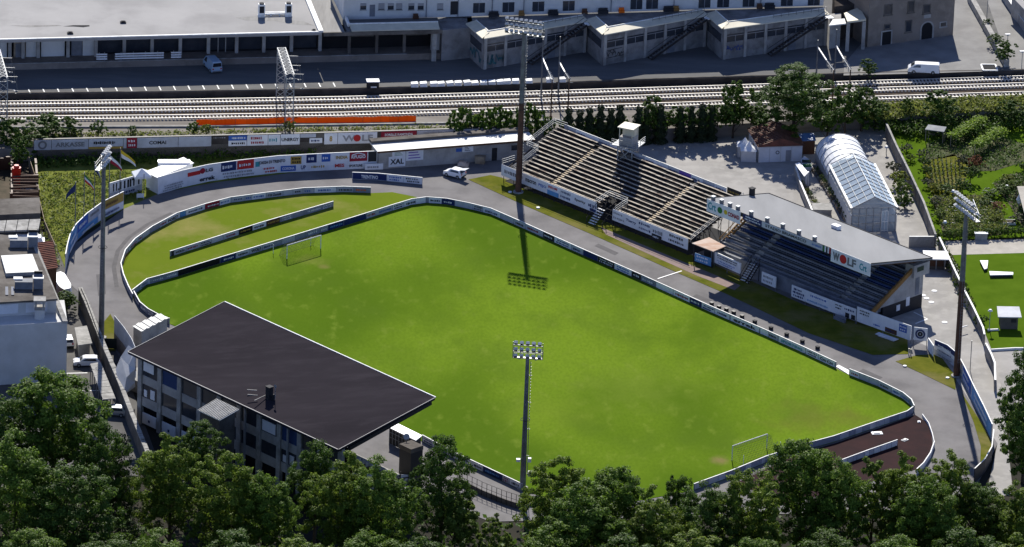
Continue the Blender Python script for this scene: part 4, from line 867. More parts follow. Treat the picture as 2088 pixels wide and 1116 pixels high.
cen = sum(B_, Vector())/4; b = M(); pp = [cen+(p-cen)*.82 for p in B_]; b.prism(pp, 0, 11.1); b.build('porch', 'oldconcrete', t)
for k in range(12):     # terraces under the roof
    M().box(NS, .6, 48.2, -4.2-1.02*k, -3.18-1.02*k, 0 if k < 1 else 1.4+.62*k, 2.0+.62*k).build('terrace_step', 'concrete', t)
b = M()
for u in (.4, 16, 32, 48.3): b.bar(NS(u, -17, 11), NS(u, -.5, 14.2), .35, .6); b.bar(NS(u, -16.9, 0), NS(u, -16.9, 11.2), .5)
b.build('roof_frames', 'dark', t)
b = M()   # glazed right-hand end
for i in range(8): v = -16.8+1.75*i; b.bar(NS(48.3, v, 0), NS(48.3, v, 7.4-.5*i), .14)
for z in (1.2, 3.6): b.bar(NS(48.3, -16.8, z+1), NS(48.3, -4.4, z-.6), .14)
for i in range(0, 7, 2): v = -16.8+1.75*i; b.bar(NS(48.36, v, .4), NS(48.36, v+1.75, 5.4-.5*i), .1)
b.build('end_frames', 'scaffold', t); b = M(); b.hexa([NS(48.15, -16.8, 0), NS(48.15, -4.5, 0), NS(48.15, -4.5, 3.4), NS(48.15, -16.8, 7.0)], [NS(48.2, -16.8, 0), NS(48.2, -4.5, 0), NS(48.2, -4.5, 3.4), NS(48.2, -16.8, 7.0)]); b.build('end_panels', 'boardgrey', t)
M().box(NS, 48.5, 50.3, -16.5, -6.5, 2.4, 2.6).build('end_landing', 'capwhite', t)
# dugout, dark tower block
K = [U(792, 871, 2.7), U(806, 861, 2.75), U(861, 888, 2.75), U(848, 898, 2.7)]
t = thing('dugout', 'dugout with a bright white roof at the near touchline beside the dark stand', 'dugout', sum(K, Vector())/4-UP*2.7)
M().slab(K, .14).build('roof', 'polywhite', t); b = M(); c = sum(K, Vector())/4; pp = [c+(p-c)*.93 for p in K]
for A, B in ((0, 3), (0, 1), (3, 2)): b.hexa([Vector((pp[A].x, pp[A].y, .1)), Vector((pp[B].x, pp[B].y, .1)), Vector((pp[B].x, pp[B].y-.06, .1)), Vector((pp[A].x, pp[A].y-.06, .1))], [Vector((pp[A].x, pp[A].y, 2.5)), Vector((pp[B].x, pp[B].y, 2.5)), Vector((pp[B].x, pp[B].y-.06, 2.5)), Vector((pp[A].x, pp[A].y-.06, 2.5))])
b.build('back_wall', 'dark', t); b = M()
for i in range(9): s = i/8; a = pp[0].lerp(pp[3], s)+Vector((0, -.15, 0)); b.tube((a.x, a.y, 0), (a.x, a.y, 2.6), .05, n=5)
for z in (1.2, 2.0): b.bar(Vector((pp[0].x, pp[0].y-.15, z)), Vector((pp[3].x, pp[3].y-.15, z)), .06)
b.build('posts', 'galv', t)
T = frame(U(836, 990), NS.d); t = thing('stair_tower', 'narrow dark block with a brown rim at the right end of the near stand', 'tower', U(836, 990)); M().box(T, -1.3, 1.3, -1.2, 1.2, 0, 6.0).build('wall', 'dark', t); M().box(T, -1.35, 1.35, -1.25, 1.25, 6.004, 6.7).build('rim', 'oldconcrete', t)
t = thing('dish_lamp', 'round white dish on top of the dark block by the near stand', 'dish', V(826, 982, 6.7)); M().disc(V(826, 982, 7.4), Vector((1, 0, 0)), Vector((0, .7, .7)), .5, 14).build('dish', 'white', t); M().tube(V(826, 982, 6.7), V(826, 982, 7.4), .06).build('stem', 'steel', t)
r = Run('stand_fence', 'wire fence with dark posts along the near track, seen between the trees', 'fence', [(930, 985), (985, 1012), (1030, 1030), (1062, 1040)], .9, m='oldconcrete', cap=None)
b = M()
for i in range(14): x = 932+10*i; p, n = r.P(x); b.bar(p, p+UP*2.2, .09)
for z in (1.4, 2.25): 
    for A, B in zip(r.W, r.W[1:]): b.bar(A+UP*z, B+UP*z, .05)
b.build('posts', 'scaffold', r.root)
# terrace block, tarpaulin and screen wall left of the near stand
K = [U(270, 665, 3.2), U(328, 638, 3.2), U(343, 648, 3.2), U(288, 676, 3.2)]
t = thing('tunnel_shed', 'low shed with a wavy grey sheet roof left of the near stand', 'shed', sum(K, Vector())/4-UP*3.2)
M().prism([Vector((p.x, p.y, 0)) for p in [sum(K, Vector())/4+(p-sum(K, Vector())/4)*.94 for p in K]], 0, 3.08).build('wall', 'plaster', t)
b = M(); 
for i in range(9):
    a0, a1 = i/9, (i+1)/9; z = lambda s: UP*(.12*math.sin(s*9*math.pi)); b.slab([K[0].lerp(K[1], a0)+z(a0), K[0].lerp(K[1], a1)+z(a1+.06), K[3].lerp(K[2], a1)+z(a1+.06), K[3].lerp(K[2], a0)+z(a0)], .1)
b.build('roof', 'offwhite', t)
M().box(NS, -13, -1, -6, -2.5, .05, .7).box(NS, -13, -1, -8.5, -6.01, .05, 1.4).box(NS, -13, -1, -11, -8.51, .05, 2.1).build('terrace', 'concrete', label='bare concrete terrace steps beside the near stand', cat='terrace')
r = Run('screen_wall', 'tall screen wall of grey sheets on a brown base beside the near stand', 'wall', [(232, 706), (250, 728), (266, 752), (276, 775)], 2.3, m='stonewall', cap=None, face=Vector((-1, -.4, 0)))
b = M()
for i, (A, B) in enumerate(zip(r.W, r.W[1:])):
    for j in range(3): p, q_ = A.lerp(B, j/3), A.lerp(B, (j+.96)/3); b.hexa([p+UP*2.304, q_+UP*2.304, q_+Vector((.08, 0, 2.304)), p+Vector((.08, 0, 2.304))], [p+UP*5.2, q_+UP*5.2, q_+Vector((.08, 0, 5.2)), p+Vector((.08, 0, 5.2))])
b.build('sheets', 'boardgrey', r.root)
t = thing('tarpaulin', 'large pale tarpaulin draped from the near stand to the boundary wall', 'tarpaulin', U(252, 790))
G = [[U(262, 704, 7.5), U(272, 712, 7.8), U(274, 720, 7.8)], [U(246, 728, 5.2), U(262, 745, 5.6), U(276, 752, 5.6)], [U(236, 752, 3.4), U(258, 770, 4.4), U(275, 780, 3.4)], [U(242, 790, 2.2), U(252, 806, 2.3), U(276, 788, 2.4)]]
b = M()
for i in range(3):
    for j in range(2): b.slab([G[i][j], G[i][j+1], G[i+1][j+1], G[i+1][j]], .04)
b.build('sheet', 'tarp', t)
# diagonal boundary wall on the left
top = [(160, 588), (175, 622), (205, 697), (240, 778), (262, 836), (300, 930)]
b0 = [B0(x, y, 2.8) for x, y in top]
r = Run('boundary_wall', 'thick old boundary wall running diagonally between the car lot and the stadium', 'wall', b0, 2.75, m='oldconcrete', cap=None, th=.55, face=Vector((-1, -.3, 0)), part='wall')
b = M()
for A, B, n0, n1 in zip(r.W, r.W[1:], r.N, r.N[1:]):
    k = max(1, int((B-A).length/1.2))
    for j in range(k): p, q_ = A.lerp(B, j/k), A.lerp(B, (j+.93)/k); h = 2.76+R_.uniform(0, .1); b.hexa([p+n0*.06+UP*2.755, q_+n0*.06+UP*2.755, q_-n0*.62+UP*2.755, p-n0*.62+UP*2.755], [p+n0*.06+UP*(h+.1), q_+n0*.06+UP*(h+.1), q_-n0*.62+UP*(h+.16), p-n0*.62+UP*(h+.16)])
b.build('coping', 'concrete', r.root)
r = Run('dark_fence', 'tall dark screen fence behind the boundary wall on the left bend', 'fence', [B0(x, y, 3.2) for x, y in ((165, 586), (178, 615), (204, 688))], 3.2, m='black', cap=None, face=Vector((-1, -.3, 0)))
M().box(frame(U(222, 712), ang(0)), -1.6, 1.6, -.04, .04, .1, 1.8).build('mesh_gate', 'netting', label='dark mesh gate at the foot of the left floodlight mast', cat='gate')
# ---------------------------------------------------------------- industrial building, lower left
t = thing('workshop_building', 'flat-roofed workshop building with pale blue rendered wall in the lower left', 'building', U(60, 770)); HW = 10.0
F = frame(U(137, 656, HW), U(0, 664, HW)-U(137, 656, HW), flip=-1)   # u to the left, v away
q = lambda x, y, z=HW: U(x, y, z)
M().prism([q(137, 656), q(-120, 671), q(-120, 620), q(131, 612)], 0, HW).build('wall', 'whiteplaster', t)
R1 = [q(115, 612, 12.2), q(-120, 626, 12.2), q(-120, 470, 12.2), q(62, 490, 12.2)]
M().prism(R1, 3, 12.2).build('upper_storey', 'whiteplaster', t); cR = sum(R1, Vector())/4
M().prism([cR+(p-cR)*1.02 for p in R1], 12.204, 12.5).build('roof', 'oldconcrete', t)
M().slab([q(138, 655, HW+.35), q(128, 655, HW+.35), q(64, 492, 12.9), q(72, 492, 12.9)], .4).build('parapet', 'concrete', t)
M().prism([q(80, 553, 13.2), q(12, 556, 13.2), q(2, 520, 13.2), q(66, 517, 13.2)], 12.51, 13.1).build('roof_panel', 'galv', t)
for i, (x, y) in enumerate([(30, 590), (20, 505)]):
    T = frame(U(x, y, 12.5), ang(4)); b = M().box(T, 0, 2.8, 0, 1.6, 12.5, 13.7); b.hexa([T(2.9, .1, 12.5), T(4.4, .1, 12.5), T(4.4, 1.3, 12.5), T(2.9, 1.3, 12.5)], [T(2.9, .1, 14.2), T(4.4, .1, 14.2), T(4.4, 1.3, 14.6), T(2.9, 1.3, 14.6)])
    o = b.build('roof_unit', 'seatgrey', t); M().box(T, 2.8, 4.5, 0, 1.4, 14.21, 14.36).box(T, -.2, 1.2, .8, 1.8, 13.72, 13.9).each('unit_cover', 'capwhite', o); M().box(T, 3.0, 4.3, 1.35, 1.7, 13.3, 15.0).build('unit_grille', 'black', o)
b = M()
for x in (14, 26): b.prism([q(x-3, 603, 12.5), q(x+3, 603, 12.5), q(x+2.6, 586, 12.5), q(x-3.4, 586, 12.5)], 12.52, 12.62)
b.build('rooflights', 'window', t)
T = frame(q(112, 612, 12.2), q(0, 619, 12.2)-q(112, 612, 12.2)); b = M(); b.box(T, 1.2, 4.6, .04, .1, 10.4, 12.0).box(T, 5.8, 12, .04, .1, 10.4, 12.0); b.build('clerestory_panel', 'boardwhite', t)
b = M(); p = U(79, 770); T = frame(p, ang(3)); b.tube(p, p+UP*11.6, .78, .78, 14).build('flue', 'whiteplaster', t); b = M().box(T, -.8, .8, -.8, .8, 11.6, 12.0).box(T, -.95, .95, -.95, .95, 13.0, 13.25)
for u in (-.6, .6):
    for v in (-.6, .6): b.bar(T(u, v, 12), T(u, v, 13), .3)
b.build('flue_cap', 'concrete', t)
K = [U(65, 497, 9), U(108, 492, 9), U(118, 545, 7.5), U(82, 551, 7.5)]
t = thing('tiled_shed', 'dark red tiled roof shed beside the workshop building', 'shed', U(92, 600)); rf = M().slab(K, .2).build('roof', 'redtile', t); b = M()
for i in range(15): s = i/15; b.bar(K[0].lerp(K[3], s)+UP*.03, K[1].lerp(K[2], s)+UP*.03, .12, .08)
b.build('tile_courses', 'redtile', rf); c = sum(K, Vector())/4; pp = [c+(p-c)*.9 for p in K]; M().prism(pp, 0, 7.3).build('wall', 'brown', t)
t = thing('white_tank_trailer', 'long white covered boat-shaped trailer between the tiled shed and the bend', 'trailer', U(128, 600)); b = M()
A, B = U(117, 556, 2.2), U(137, 590, 2.2); T = frame(Vector((A.x, A.y, 0)), B-A); L = (B-A).length
for i in range(10):
    u0, u1 = L*i/10, L*(i+1)/10; wd = lambda u: 1.25*(1-.5*max(0, (u/L-.7)/.3)**2)*(1-.45*max(0, (.12-u/L)/.12))
    b.hexa([T(u0, -wd(u0), .6), T(u1, -wd(u1), .6), T(u1, wd(u1), .6), T(u0, wd(u0), .6)], [T(u0, -wd(u0)*.8, 2.2), T(u1, -wd(u1)*.8, 2.2), T(u1, wd(u1)*.8, 2.35), T(u0, wd(u0)*.8, 2.35)])
b.build('cover', 'polywhite', t); b = M(); b.tube(T(L*.4, -1.2, .4), T(L*.4, 1.2, .4), .38, n=10); b.tube(T(L*.55, -1.2, .4), T(L*.55, 1.2, .4), .38, n=10); b.build('wheels', 'tyre', t)
M().prism([U(98, 489, 2.6), U(122, 484, 2.6), U(38, 488, 2.6)], 0, .1) if False else None
t = thing('white_van', 'white van roof showing behind the tiled shed', 'van', U(58, 515)); T = frame(U(58, 512), ang(5)); M().box(T, -2.6, 2.6, -1, 1, .5, 2.0).build('body', 'carwhite', t); M().hexa([T(-2.5, -.95, 2.0), T(2.3, -.95, 2.0), T(2.3, .95, 2.0), T(-2.5, .95, 2.0)], [T(-2.2, -.8, 2.6), T(2.0, -.8, 2.6), T(2.0, .8, 2.6), T(-2.2, .8, 2.6)]).build('roof', 'carwhite', t)
t = thing('lean_to', 'small lean-to with a rust-pink sheet roof at the left edge', 'shed', U(15, 520)); K = [U(-10, 483, 5), U(34, 480, 5), U(38, 490, 4.4), U(-10, 494, 4.4)]; M().slab(K, .15).build('roof', 'rustroof', t); c = sum(K, Vector())/4; M().prism([c+(p-c)*.9 for p in K], 0, 4.2).build('wall', 'brown', t)
# ruin yard
t = thing('ruined_building', 'roofless ruined workshop with broken brown walls in the upper left', 'building', U(40, 470))
q0 = U(-60, 477); M().prism([U(-60, 478), U(82, 472), U(80, 440), U(-60, 445)], 0, 3.2).build('block', 'oldconcrete', t)
b = M(); P = [U(-60, 476, 3.3), U(80, 470, 3.3)]
for i in range(6): s0, s1 = i/6, (i+.94)/6; A, B = P[0].lerp(P[1], s0), P[0].lerp(P[1], s1); b.hexa([A+UP*-.09, B+UP*-.09, B+Vector((0, 4.5, -.09)), A+Vector((0, 4.5, -.09))], [A+UP*.2, B+UP*.2, B+Vector((0, 4.5, .25)), A+Vector((0, 4.5, .25))])
b.build('roof_slabs', 'concrete', t); b = M()
for A, B, h in (((20, 425), (80, 420), 3.4), ((24, 425), (24, 350), 3.0), ((-60, 350), (30, 346), 2.6), ((30, 392), (78, 388), 2.8), ((78, 420), (72, 346), 2.5), ((-20, 440), (-14, 350), 2.2)):
    A, B = U(*A), U(*B); n = max(2, int((B-A).length/1.5))
    for i in range(n): hh = h*R_.uniform(.65, 1.1); p, q_ = A.lerp(B, i/n), A.lerp(B, (i+1)/n); b.bar(p+UP*hh/2, q_+UP*hh/2, .35, hh)
b.build('broken_walls', 'brown', t); b = M()
for i in range(9): s = i/8; A = U(26, 400-45*s, 3.1); b.bar(A, A+Vector((4.2, .4, R_.uniform(-.4, .3))), .2, .25)
b.build('rafters', 'railrust', t)
M().tube(U(33, 390), V(33, 390, 4.2), .75, .75, 12).tube(V(33, 390, 4.2), V(33, 390, 4.6), .5, .4, 12).build('red_tank', 'lampred', label='tall red cylinder tank in the ruined workshop', cat='tank')
for i in range(7):
    T = frame(U(28+7*R_.random()*5, 398-3*i), ang(R_.uniform(-40, 40))); b = M(); b.box(T, -.8, .5, -.5, .4, 0, .5).box(T, -.3, .9, -.6, .3, .504, .9); b.build('rubble', 'concrete', label='pale rubble heap between the broken walls of the ruin', cat='rubble', group='rubble heaps in the ruin')
sheet('ruin_floor', [(-160, 470), (-160, 332), (62, 332), (78, 350), (84, 440), (82, 470)], .02, 'soil')
b0 = [(58, 338), (70, 375), (78, 420), (90, 470), (112, 520)]
r = Run('wire_fence', 'leaning timber fence between the ruin and the meadow', 'fence', b0, 1.7, m='wood', cap=None, face=Vector((-1, -.5, 0)), th=.08)
# ---------------------------------------------------------------- cars
def car(lb, x, y, z, a, L=4.2, Wd=1.75, H=1.5, col='carwhite', kind='car', cat='car', open_boot=False):
    T = frame(U(x, y, z), ang(a)); t = thing('parked_'+kind, lb, cat, U(x, y, z)); h2 = Wd/2; g = z
    def loft(prof, hw0, hw1, zmid):
        b = M(); n = len(prof)
        w_ = lambda zz: hw0 if zz <= zmid else hw0+(hw1-hw0)*(zz-zmid)/(H-zmid)
        Lf = [T(u*L, -w_(zz), g+zz) for u, zz in prof]; Rt = [T(u*L, w_(zz), g+zz) for u, zz in prof]
        b.poly(*Lf); b.poly(*Rt[::-1])
        for i in range(n): j = (i+1) % n; b.poly(Lf[i], Lf[j], Rt[j], Rt[i])
        return b
    if kind == 'van': prof = [(-.5, .3), (-.5, 1.2), (-.49, H-.1), (-.46, H), (.2, H), (.28, H-.06), (.41, 1.2), (.49, .95), (.5, .3)]
    else: prof = [(-.5, .3), (-.5, .85), (-.47, .98), (-.38, H-.06), (-.3, H), (.06, H), (.13, H-.05), (.27, .98), (.45, .88), (.5, .7), (.5, .3)]
    loft(prof, h2, h2*.8, .95).build('body', col, t)
    wz = lambda zz: h2+(h2*.8-h2)*(zz-.95)/(H-.95)+.012
    gl = [(-.36, 1.05), (-.31, H-.12), (.05, H-.12), (.19, 1.05)] if kind != 'van' else [(.1, 1.15), (.1, H-.15), (.22, H-.15), (.36, 1.15)]
    for s in (-1, 1): M().poly(*[T(u*L, s*wz(zz), g+zz) for u, zz in gl]).build('side_window', 'carglass', t)
    ws = ((.135, H-.1), (.265, 1.0)) if kind != 'van' else ((.29, H-.12), (.405, 1.22))
    rs = ((-.385, H-.12), (-.465, 1.02)) if kind != 'van' else ((-.505, H-.2), (-.505, 1.25))
    for nm, ((ua, za), (ub, zb)), e in (('windscreen', ws, .02), ('rear_window', rs, -.02)):
        M().poly(T(ua*L+e, -h2*.72, g+za+.01), T(ua*L+e, h2*.72, g+za+.01), T(ub*L+e, h2*.85, g+zb+.01), T(ub*L+e, -h2*.85, g+zb+.01)).build(nm, 'carglass', t)
    for u in (-.3, .31):
        for s in (-1, 1):
            w_ = M().tube(T(u*L, s*(h2-.2), g+.33), T(u*L, s*(h2+.02), g+.33), .33, n=14).build('wheel', 'tyre', t); M().tube(T(u*L, s*(h2+.022), g+.33), T(u*L, s*(h2+.035), g+.33), .19, n=10).build('rim', 'galv', w_)
    for s in (-1, 1):
        M().box(T, .49*L, .505*L, s*h2*.62-.18, s*h2*.62+.18, g+.62, g+.8).build('headlight', 'lampwhite', t); M().box(T, -.505*L, -.495*L, s*h2*.75-.13, s*h2*.75+.13, g+.75, g+1.0).build('tail_light', 'lampred', t)
    M().box(T, -.512*L, -.5*L, -h2*.9, h2*.9, g+.32, g+.52).box(T, .5*L, .512*L, -h2*.9, h2*.9, g+.32, g+.5).each('bumper', 'lampdark' if kind != 'van' else 'midgrey', t)
    if open_boot: M().hexa([T(-.36*L, -.65, g+H), T(-.36*L, .65, g+H), T(-.68*L, .65, g+H+.25), T(-.68*L, -.65, g+H+.25)], [T(-.36*L, -.65, g+H+.06), T(-.36*L, .65, g+H+.06), T(-.68*L, .65, g+H+.32), T(-.68*L, -.65, g+H+.32)]).build('tailgate', col, t)
car('white hatchback parked in the lot, full side in view left of the boundary wall', 177, 745, 0, 186)
car('white car half hidden behind the corner of the workshop building', 137, 702, 0, 100)
car('pale car in the shade at the end of the open carport by the boundary wall', 232, 846, 0, 175, col='carsilver')
car('white car with its tailgate raised, parked on the far bend', 927, 360, .02, 150, L=3.5, open_boot=True)
car('pale blue van standing in the shade of the freight dock, seen from behind', 433, 141, ZY, 112, L=4.8, Wd=1.9, H=2.1, col='carblue', kind='van', cat='van')
car('long white van parked in the sun beside the railway wall', 1883, 148, ZY, 177, L=5.4, Wd=1.9, H=1.75, kind='van', cat='van')
car('silver car parked under the trees behind the near stand', 512, 940, 0, 60, col='carsilver')
# carport, box trailer
t = thing('carport', 'long low carport roof of six concrete panels along the boundary wall', 'carport', U(208, 800)); A, A2, B, B2 = U(184, 742, 2.3), U(205, 738, 2.3), U(210, 815, 2.3), U(236, 813, 2.3); b = M()
for i in range(6): s0, s1 = i/6, (i+.95)/6; b.slab([A.lerp(B, s0), A2.lerp(B2, s0), A2.lerp(B2, s1), A.lerp(B, s1)], .14)
b.build('roof_panels', 'concrete', t); b = M()
for i in range(7):
    for X, Y in ((A, B), (A2, B2)): p = X.lerp(Y, min(.98, max(.02, i/6))); b.tube((p.x, p.y, 0), (p.x, p.y, 2.2), .07, n=6)
b.each('post', 'steel', t)
t = thing('box_trailer', 'flat pale concrete-topped shelter between the white car and the boundary wall', 'shelter', U(170, 705)); K = [U(159, 704, 2.4), U(188, 700, 2.4), U(177, 664, 2.4), U(152, 668, 2.4)]; M().slab(K, .25).build('roof', 'concrete', t); c = sum(K, Vector())/4; M().prism([c+(p-c)*.75 for p in K], 0, 2.1).build('wall', 'plaster', t)
b = M()
for y, x0, x1 in ((762, 136, 178), (798, 140, 200)): A, B = U(x0, y), U(x1, y-1); b.poly(A, B, B+Vector((0, .25, 0)), A+Vector((0, .25, 0)))
b.build('bay_lines', 'capwhite', kind='structure')
def uat(T, x, v, z):
    a, b_ = pix(T(0, v, z))[0], pix(T(50, v, z))[0]; u = 50*(x-a)/(b_-a)
    a = pix(T(u, v, z))[0]; return u+(x-a)*50/(b_-a)
def uz(T, x, y, v=0):
    u, z = 0., 0.
    for _ in range(4):
        p = pix(T(u, v, z)); pu = pix(T(u+1, v, z)); pz = pix(T(u, v, z+1))
        a, b_, c, d = pu[0]-p[0], pz[0]-p[0], pu[1]-p[1], pz[1]-p[1]; D = a*d-b_*c; ex, ey = x-p[0], y-p[1]
        u += (ex*d-b_*ey)/D; z += (a*ey-c*ex)/D
    return u, z
def rect(b, T, x0, y0, x1, y1, v0=-.06, v1=.02):
    "rectangle seen at photo position x0..x1 / y0 top..y1 bottom on the plane v=0"
    u0, z1 = uz(T, x0, y0); u1, _ = uz(T, x1, y0); _, z0 = uz(T, x0, y1); b.box(T, u0, u1, v0, v1, z0, z1); return u0, u1, z0, z1
# ---------------------------------------------------------------- freight building with loading dock
E0 = U(0, 82, ZY+6); FB = frame(E0, U(655, 66, ZY+6)-E0); LF = 55.3
t = thing('freight_building', 'long freight warehouse with a huge pale flat roof and a shaded loading dock', 'warehouse', FB(20, 8, ZY))
rf = M().box(FB, -40, LF, 0, 60, ZY+5.5, ZY+6).build('roof', 'warehouseroof', t)
M().box(FB, -40, LF-.6, -.1, .25, ZY+6.004, ZY+6.18).build('gutter', 'capwhite', rf)
b = M().box(FB, LF-.6, LF+.2, -.1, 60, ZY+6.004, ZY+6.35); b.build('verge_trim', 'capwhite', rf)
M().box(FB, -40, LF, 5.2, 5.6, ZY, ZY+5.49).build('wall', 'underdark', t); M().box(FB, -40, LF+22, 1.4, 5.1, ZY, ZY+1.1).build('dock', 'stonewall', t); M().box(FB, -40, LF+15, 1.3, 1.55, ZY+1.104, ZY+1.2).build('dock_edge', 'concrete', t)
WL = frame(FB(0, 4.6, 0), FB.d); b = M(); wd = M()
for x0, x1, y0, y1 in ((-60, -4, 98, 122), (0, 14, 95, 122), (53, 74, 95, 121), (84, 132, 92, 119), (169, 193, 90, 118)):
    u0, u1 = uat(WL, x0, 0, ZY+3), uat(WL, x1, 0, ZY+3); b.box(WL, u0, u1, 0, .3, ZY+1.1, ZY+4.1); b.box(WL, u0, u1, .05, .3, ZY+4.104, ZY+5.4); wd.box(WL, u0+.2, u1-.2, -.02, .04, ZY+4.15, ZY+4.95)
b.each('wall_panel', 'whiteplaster', t); wd.each('strip_window', 'window', t)
u0, u1 = uat(WL, 28, 0, ZY+3), uat(WL, 52, 0, ZY+3); M().box(WL, u0, u1, 0, .3, ZY+1.1, ZY+5.4).build('wood_panel', 'wood', t); M().box(WL, u0+.3, u1-.2, -.03, 0, ZY+1.1, ZY+3.6).build('door', 'seatgrey', t)
u0, u1 = uat(WL, 146, 0, ZY+3), uat(WL, 168, 0, ZY+3); M().box(WL, u0, u1, .1, .3, ZY+1.1, ZY+5.4).build('recess_panel', 'seatgrey', t)
for x in (20, 47, 78, 139, 196, 254, 311, 369, 427, 485, 541, 598, 657): u = uat(WL, x, -.5, ZY+3); M().box(WL, u-.28, u+.28, -.7, -.1, ZY+1.1, ZY+5.49).build('column', 'plaster', t)
for x0, x1 in ((200, 250), (258, 307), (315, 365), (373, 423), (431, 481), (489, 537), (545, 594), (602, 650)):
    u0, u1 = uat(WL, x0, 0, ZY+3), uat(WL, x1, 0, ZY+3); M().box(WL, u0, u1, .2, .35, ZY+1.5, ZY+5.2).build('bay_window', 'window', t)
u0 = uat(WL, 446, 0, ZY+3); M().box(WL, u0, u0+.15, -.06, .16, ZY+1.1, ZY+5.0).box(WL, u0+1.3, u0+1.45, -.06, .16, ZY+1.1, ZY+5.0).build('door_frame', 'plaster', t)
for x, y, s in ((533, 34, 1), (588, 33, 1)):
    o = thing('rooftop_unit', 'white rooftop unit, '+('left' if x < 550 else 'right')+' one of the pair on the pale warehouse roof', 'air unit', U(x, y, ZY+6), 'rooftop units on the warehouse'); T = frame(U(x, y, ZY+6), FB.d)
    M().box(T, -.6, .6, -.5, .5, ZY+6.02, ZY+6.3).box(T, -.55, .55, -.45, .45, ZY+6.304, ZY+8.3).build('casing', 'capwhite', o); M().box(T, -.4, .4, -.48, -.455, ZY+6.8, ZY+8.0).build('grille', 'lampdark', o); M().tube(T(0, 0, ZY+8.3), T(0, 0, ZY+8.5), .42, n=12).build('fan', 'lampdark', o)
b = M(); T = frame(U(533, 32, ZY+6), FB.d); b.box(T, .6, 4.1, -.4, -.15, ZY+6.25, ZY+6.5).box(T, .6, 4.1, .3, .5, ZY+6.25, ZY+6.5).box(T, 1.5, 1.7, -.5, .6, ZY+6.01, ZY+6.24).box(T, 3.0, 3.2, -.5, .6, ZY+6.01, ZY+6.24); b.build('duct', 'capwhite', label='white ducts joining the two rooftop units of the warehouse', cat='duct')
for x, y, s, lb in ((143, 69, .5, 'small dark roof outlet near the warehouse eave'), (251, 47, .5, 'tiny dark outlet in the middle of the warehouse roof'), (640, 64, .35, 'small dark outlet at the right end of the warehouse eave')): T = frame(U(x, y, ZY+6), FB.d); M().box(T, -s, s, -s*.7, s*.7, ZY+6.01, ZY+6.25).box(T, -s*.6, s*.6, -s*.4, s*.4, ZY+6.254, ZY+6.4).build('roof_outlet', 'lampdark', label=lb, cat='outlet')
b = M(); b.poly(*[U(x, y, ZY+6.01) for x, y in ((128, 54), (150, 51.5), (182, 51.5), (183, 54), (170, 56), (150, 54.5))]); b.build('roof_stain', 'underdark', rf); b = M(); b.poly(*[U(x, y, ZY+6.01) for x, y in ((480, 36), (520, 33), (620, 44), (640, 52), (600, 50), (560, 43), (500, 42))]); b.build('roof_stain', 'corrugated', rf); b = M(); b.poly(*[U(x, y, ZY+6.01) for x, y in ((20, 52), (120, 51), (128, 53), (60, 56))]); b.build('roof_stain', 'corrugated', rf)
b = M(); b.poly(*[U(x, y, ZY+6.01) for x, y in ((172, 0), (175, 0), (186, 45), (193, 78), (190, 78), (183, 46))]); b.build('roof_seam', 'warehouseroof', rf)
for x0, x1, lb in ((197, 219, 'left short rack of white slats on the loading dock'), (235, 335, 'long rack of white slats on the loading dock'), (350, 371, 'right short rack of white slats on the loading dock')):
    T = frame(FB(0, 1.9, 0), FB.d); u0, u1 = uat(T, x0, 0, ZY+1.8), uat(T, x1, 0, ZY+1.8); o = thing('slatted_rack', lb, 'rack', T((u0+u1)/2, 0, ZY+1.1), 'slatted racks on the dock'); b = M()
    for k in range(3): b.box(T, u0, u1, -.1, 0, ZY+1.3+.42*k, ZY+1.55+.42*k); b.box(T, u0, u1, .04, .5, ZY+1.3+.42*k, ZY+1.36+.42*k)
    b.build('slats', 'white', o); b = M(); n = max(2, int((u1-u0)/2))
    for i in range(n): u = u0+(u1-u0)*(i+.5)/n; b.box(T, u-.05, u+.05, .004, .04, ZY+1.1, ZY+2.6)
    b.each('post', 'grey', o)
# link roof and middle building
t = thing('link_building', 'lower building with a weathered parapet and dark open bays right of the warehouse', 'building', FB(68, 6, ZY)); L0, L1 = LF+.3, LF+20.4
M().box(FB, L0, LF+4.0, .2, 60, ZY+5.4, ZY+5.75).build('corrugated_roof', 'corrugated', t)
M().box(FB, LF+4.4, L1+.5, .3, 5.9, ZY+5.3, ZY+6.0).build('terrace', 'yard', t); M().box(FB, L0, L1+.5, -.1, .28, ZY+5.25, ZY+5.9).build('fascia', 'oldconcrete', t)
p0 = uat(FB, 722, .4, ZY+6.4); b = M(); b.hexa([FB(p0, .1, ZY+5.92), FB(L1, .1, ZY+5.92), FB(L1, 2.0, ZY+5.92), FB(p0, 2.0, ZY+5.92)], [FB(p0, .1, ZY+6.05), FB(L1, .1, ZY+6.05), FB(L1, 2.0, ZY+6.55), FB(p0, 2.0, ZY+6.55)]); b.build('parapet', 'cream', t)
b = M().box(FB, p0-.2, L1, 2.004, 2.25, ZY+6.3, ZY+6.72).box(FB, p0-.35, p0, 2.3, 5.8, ZY+6.0, ZY+6.7); b.build('parapet_cap', 'capwhite', t)
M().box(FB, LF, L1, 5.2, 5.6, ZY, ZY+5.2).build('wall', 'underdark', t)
for x in (717, 774, 831): u = uat(FB, x, 2.5, ZY+3); M().box(FB, u-.25, u+.25, 2.2, 2.8, ZY+1.1, ZY+5.24).build('column', 'oldconcrete', t)
for x0, x1 in ((722, 768), (836, 880)): a, c = uat(FB, x0, 4.9, ZY+3), uat(FB, x1, 4.9, ZY+3); M().box(FB, a, c, 4.9, 5.15, ZY+3.2, ZY+4.6).build('bay_panel', 'oldconcrete', t)
a, c = uat(FB, 887, 3, ZY+3), uat(FB, 943, 3, ZY+3); M().box(FB, a, c, 3, 3.3, ZY+1.1, ZY+5.2).build('white_wall', 'whiteplaster', t); M().box(FB, L1-1.2, L1-.4, .4, 1.2, ZY, ZY+5.24).build('column', 'concrete', t)
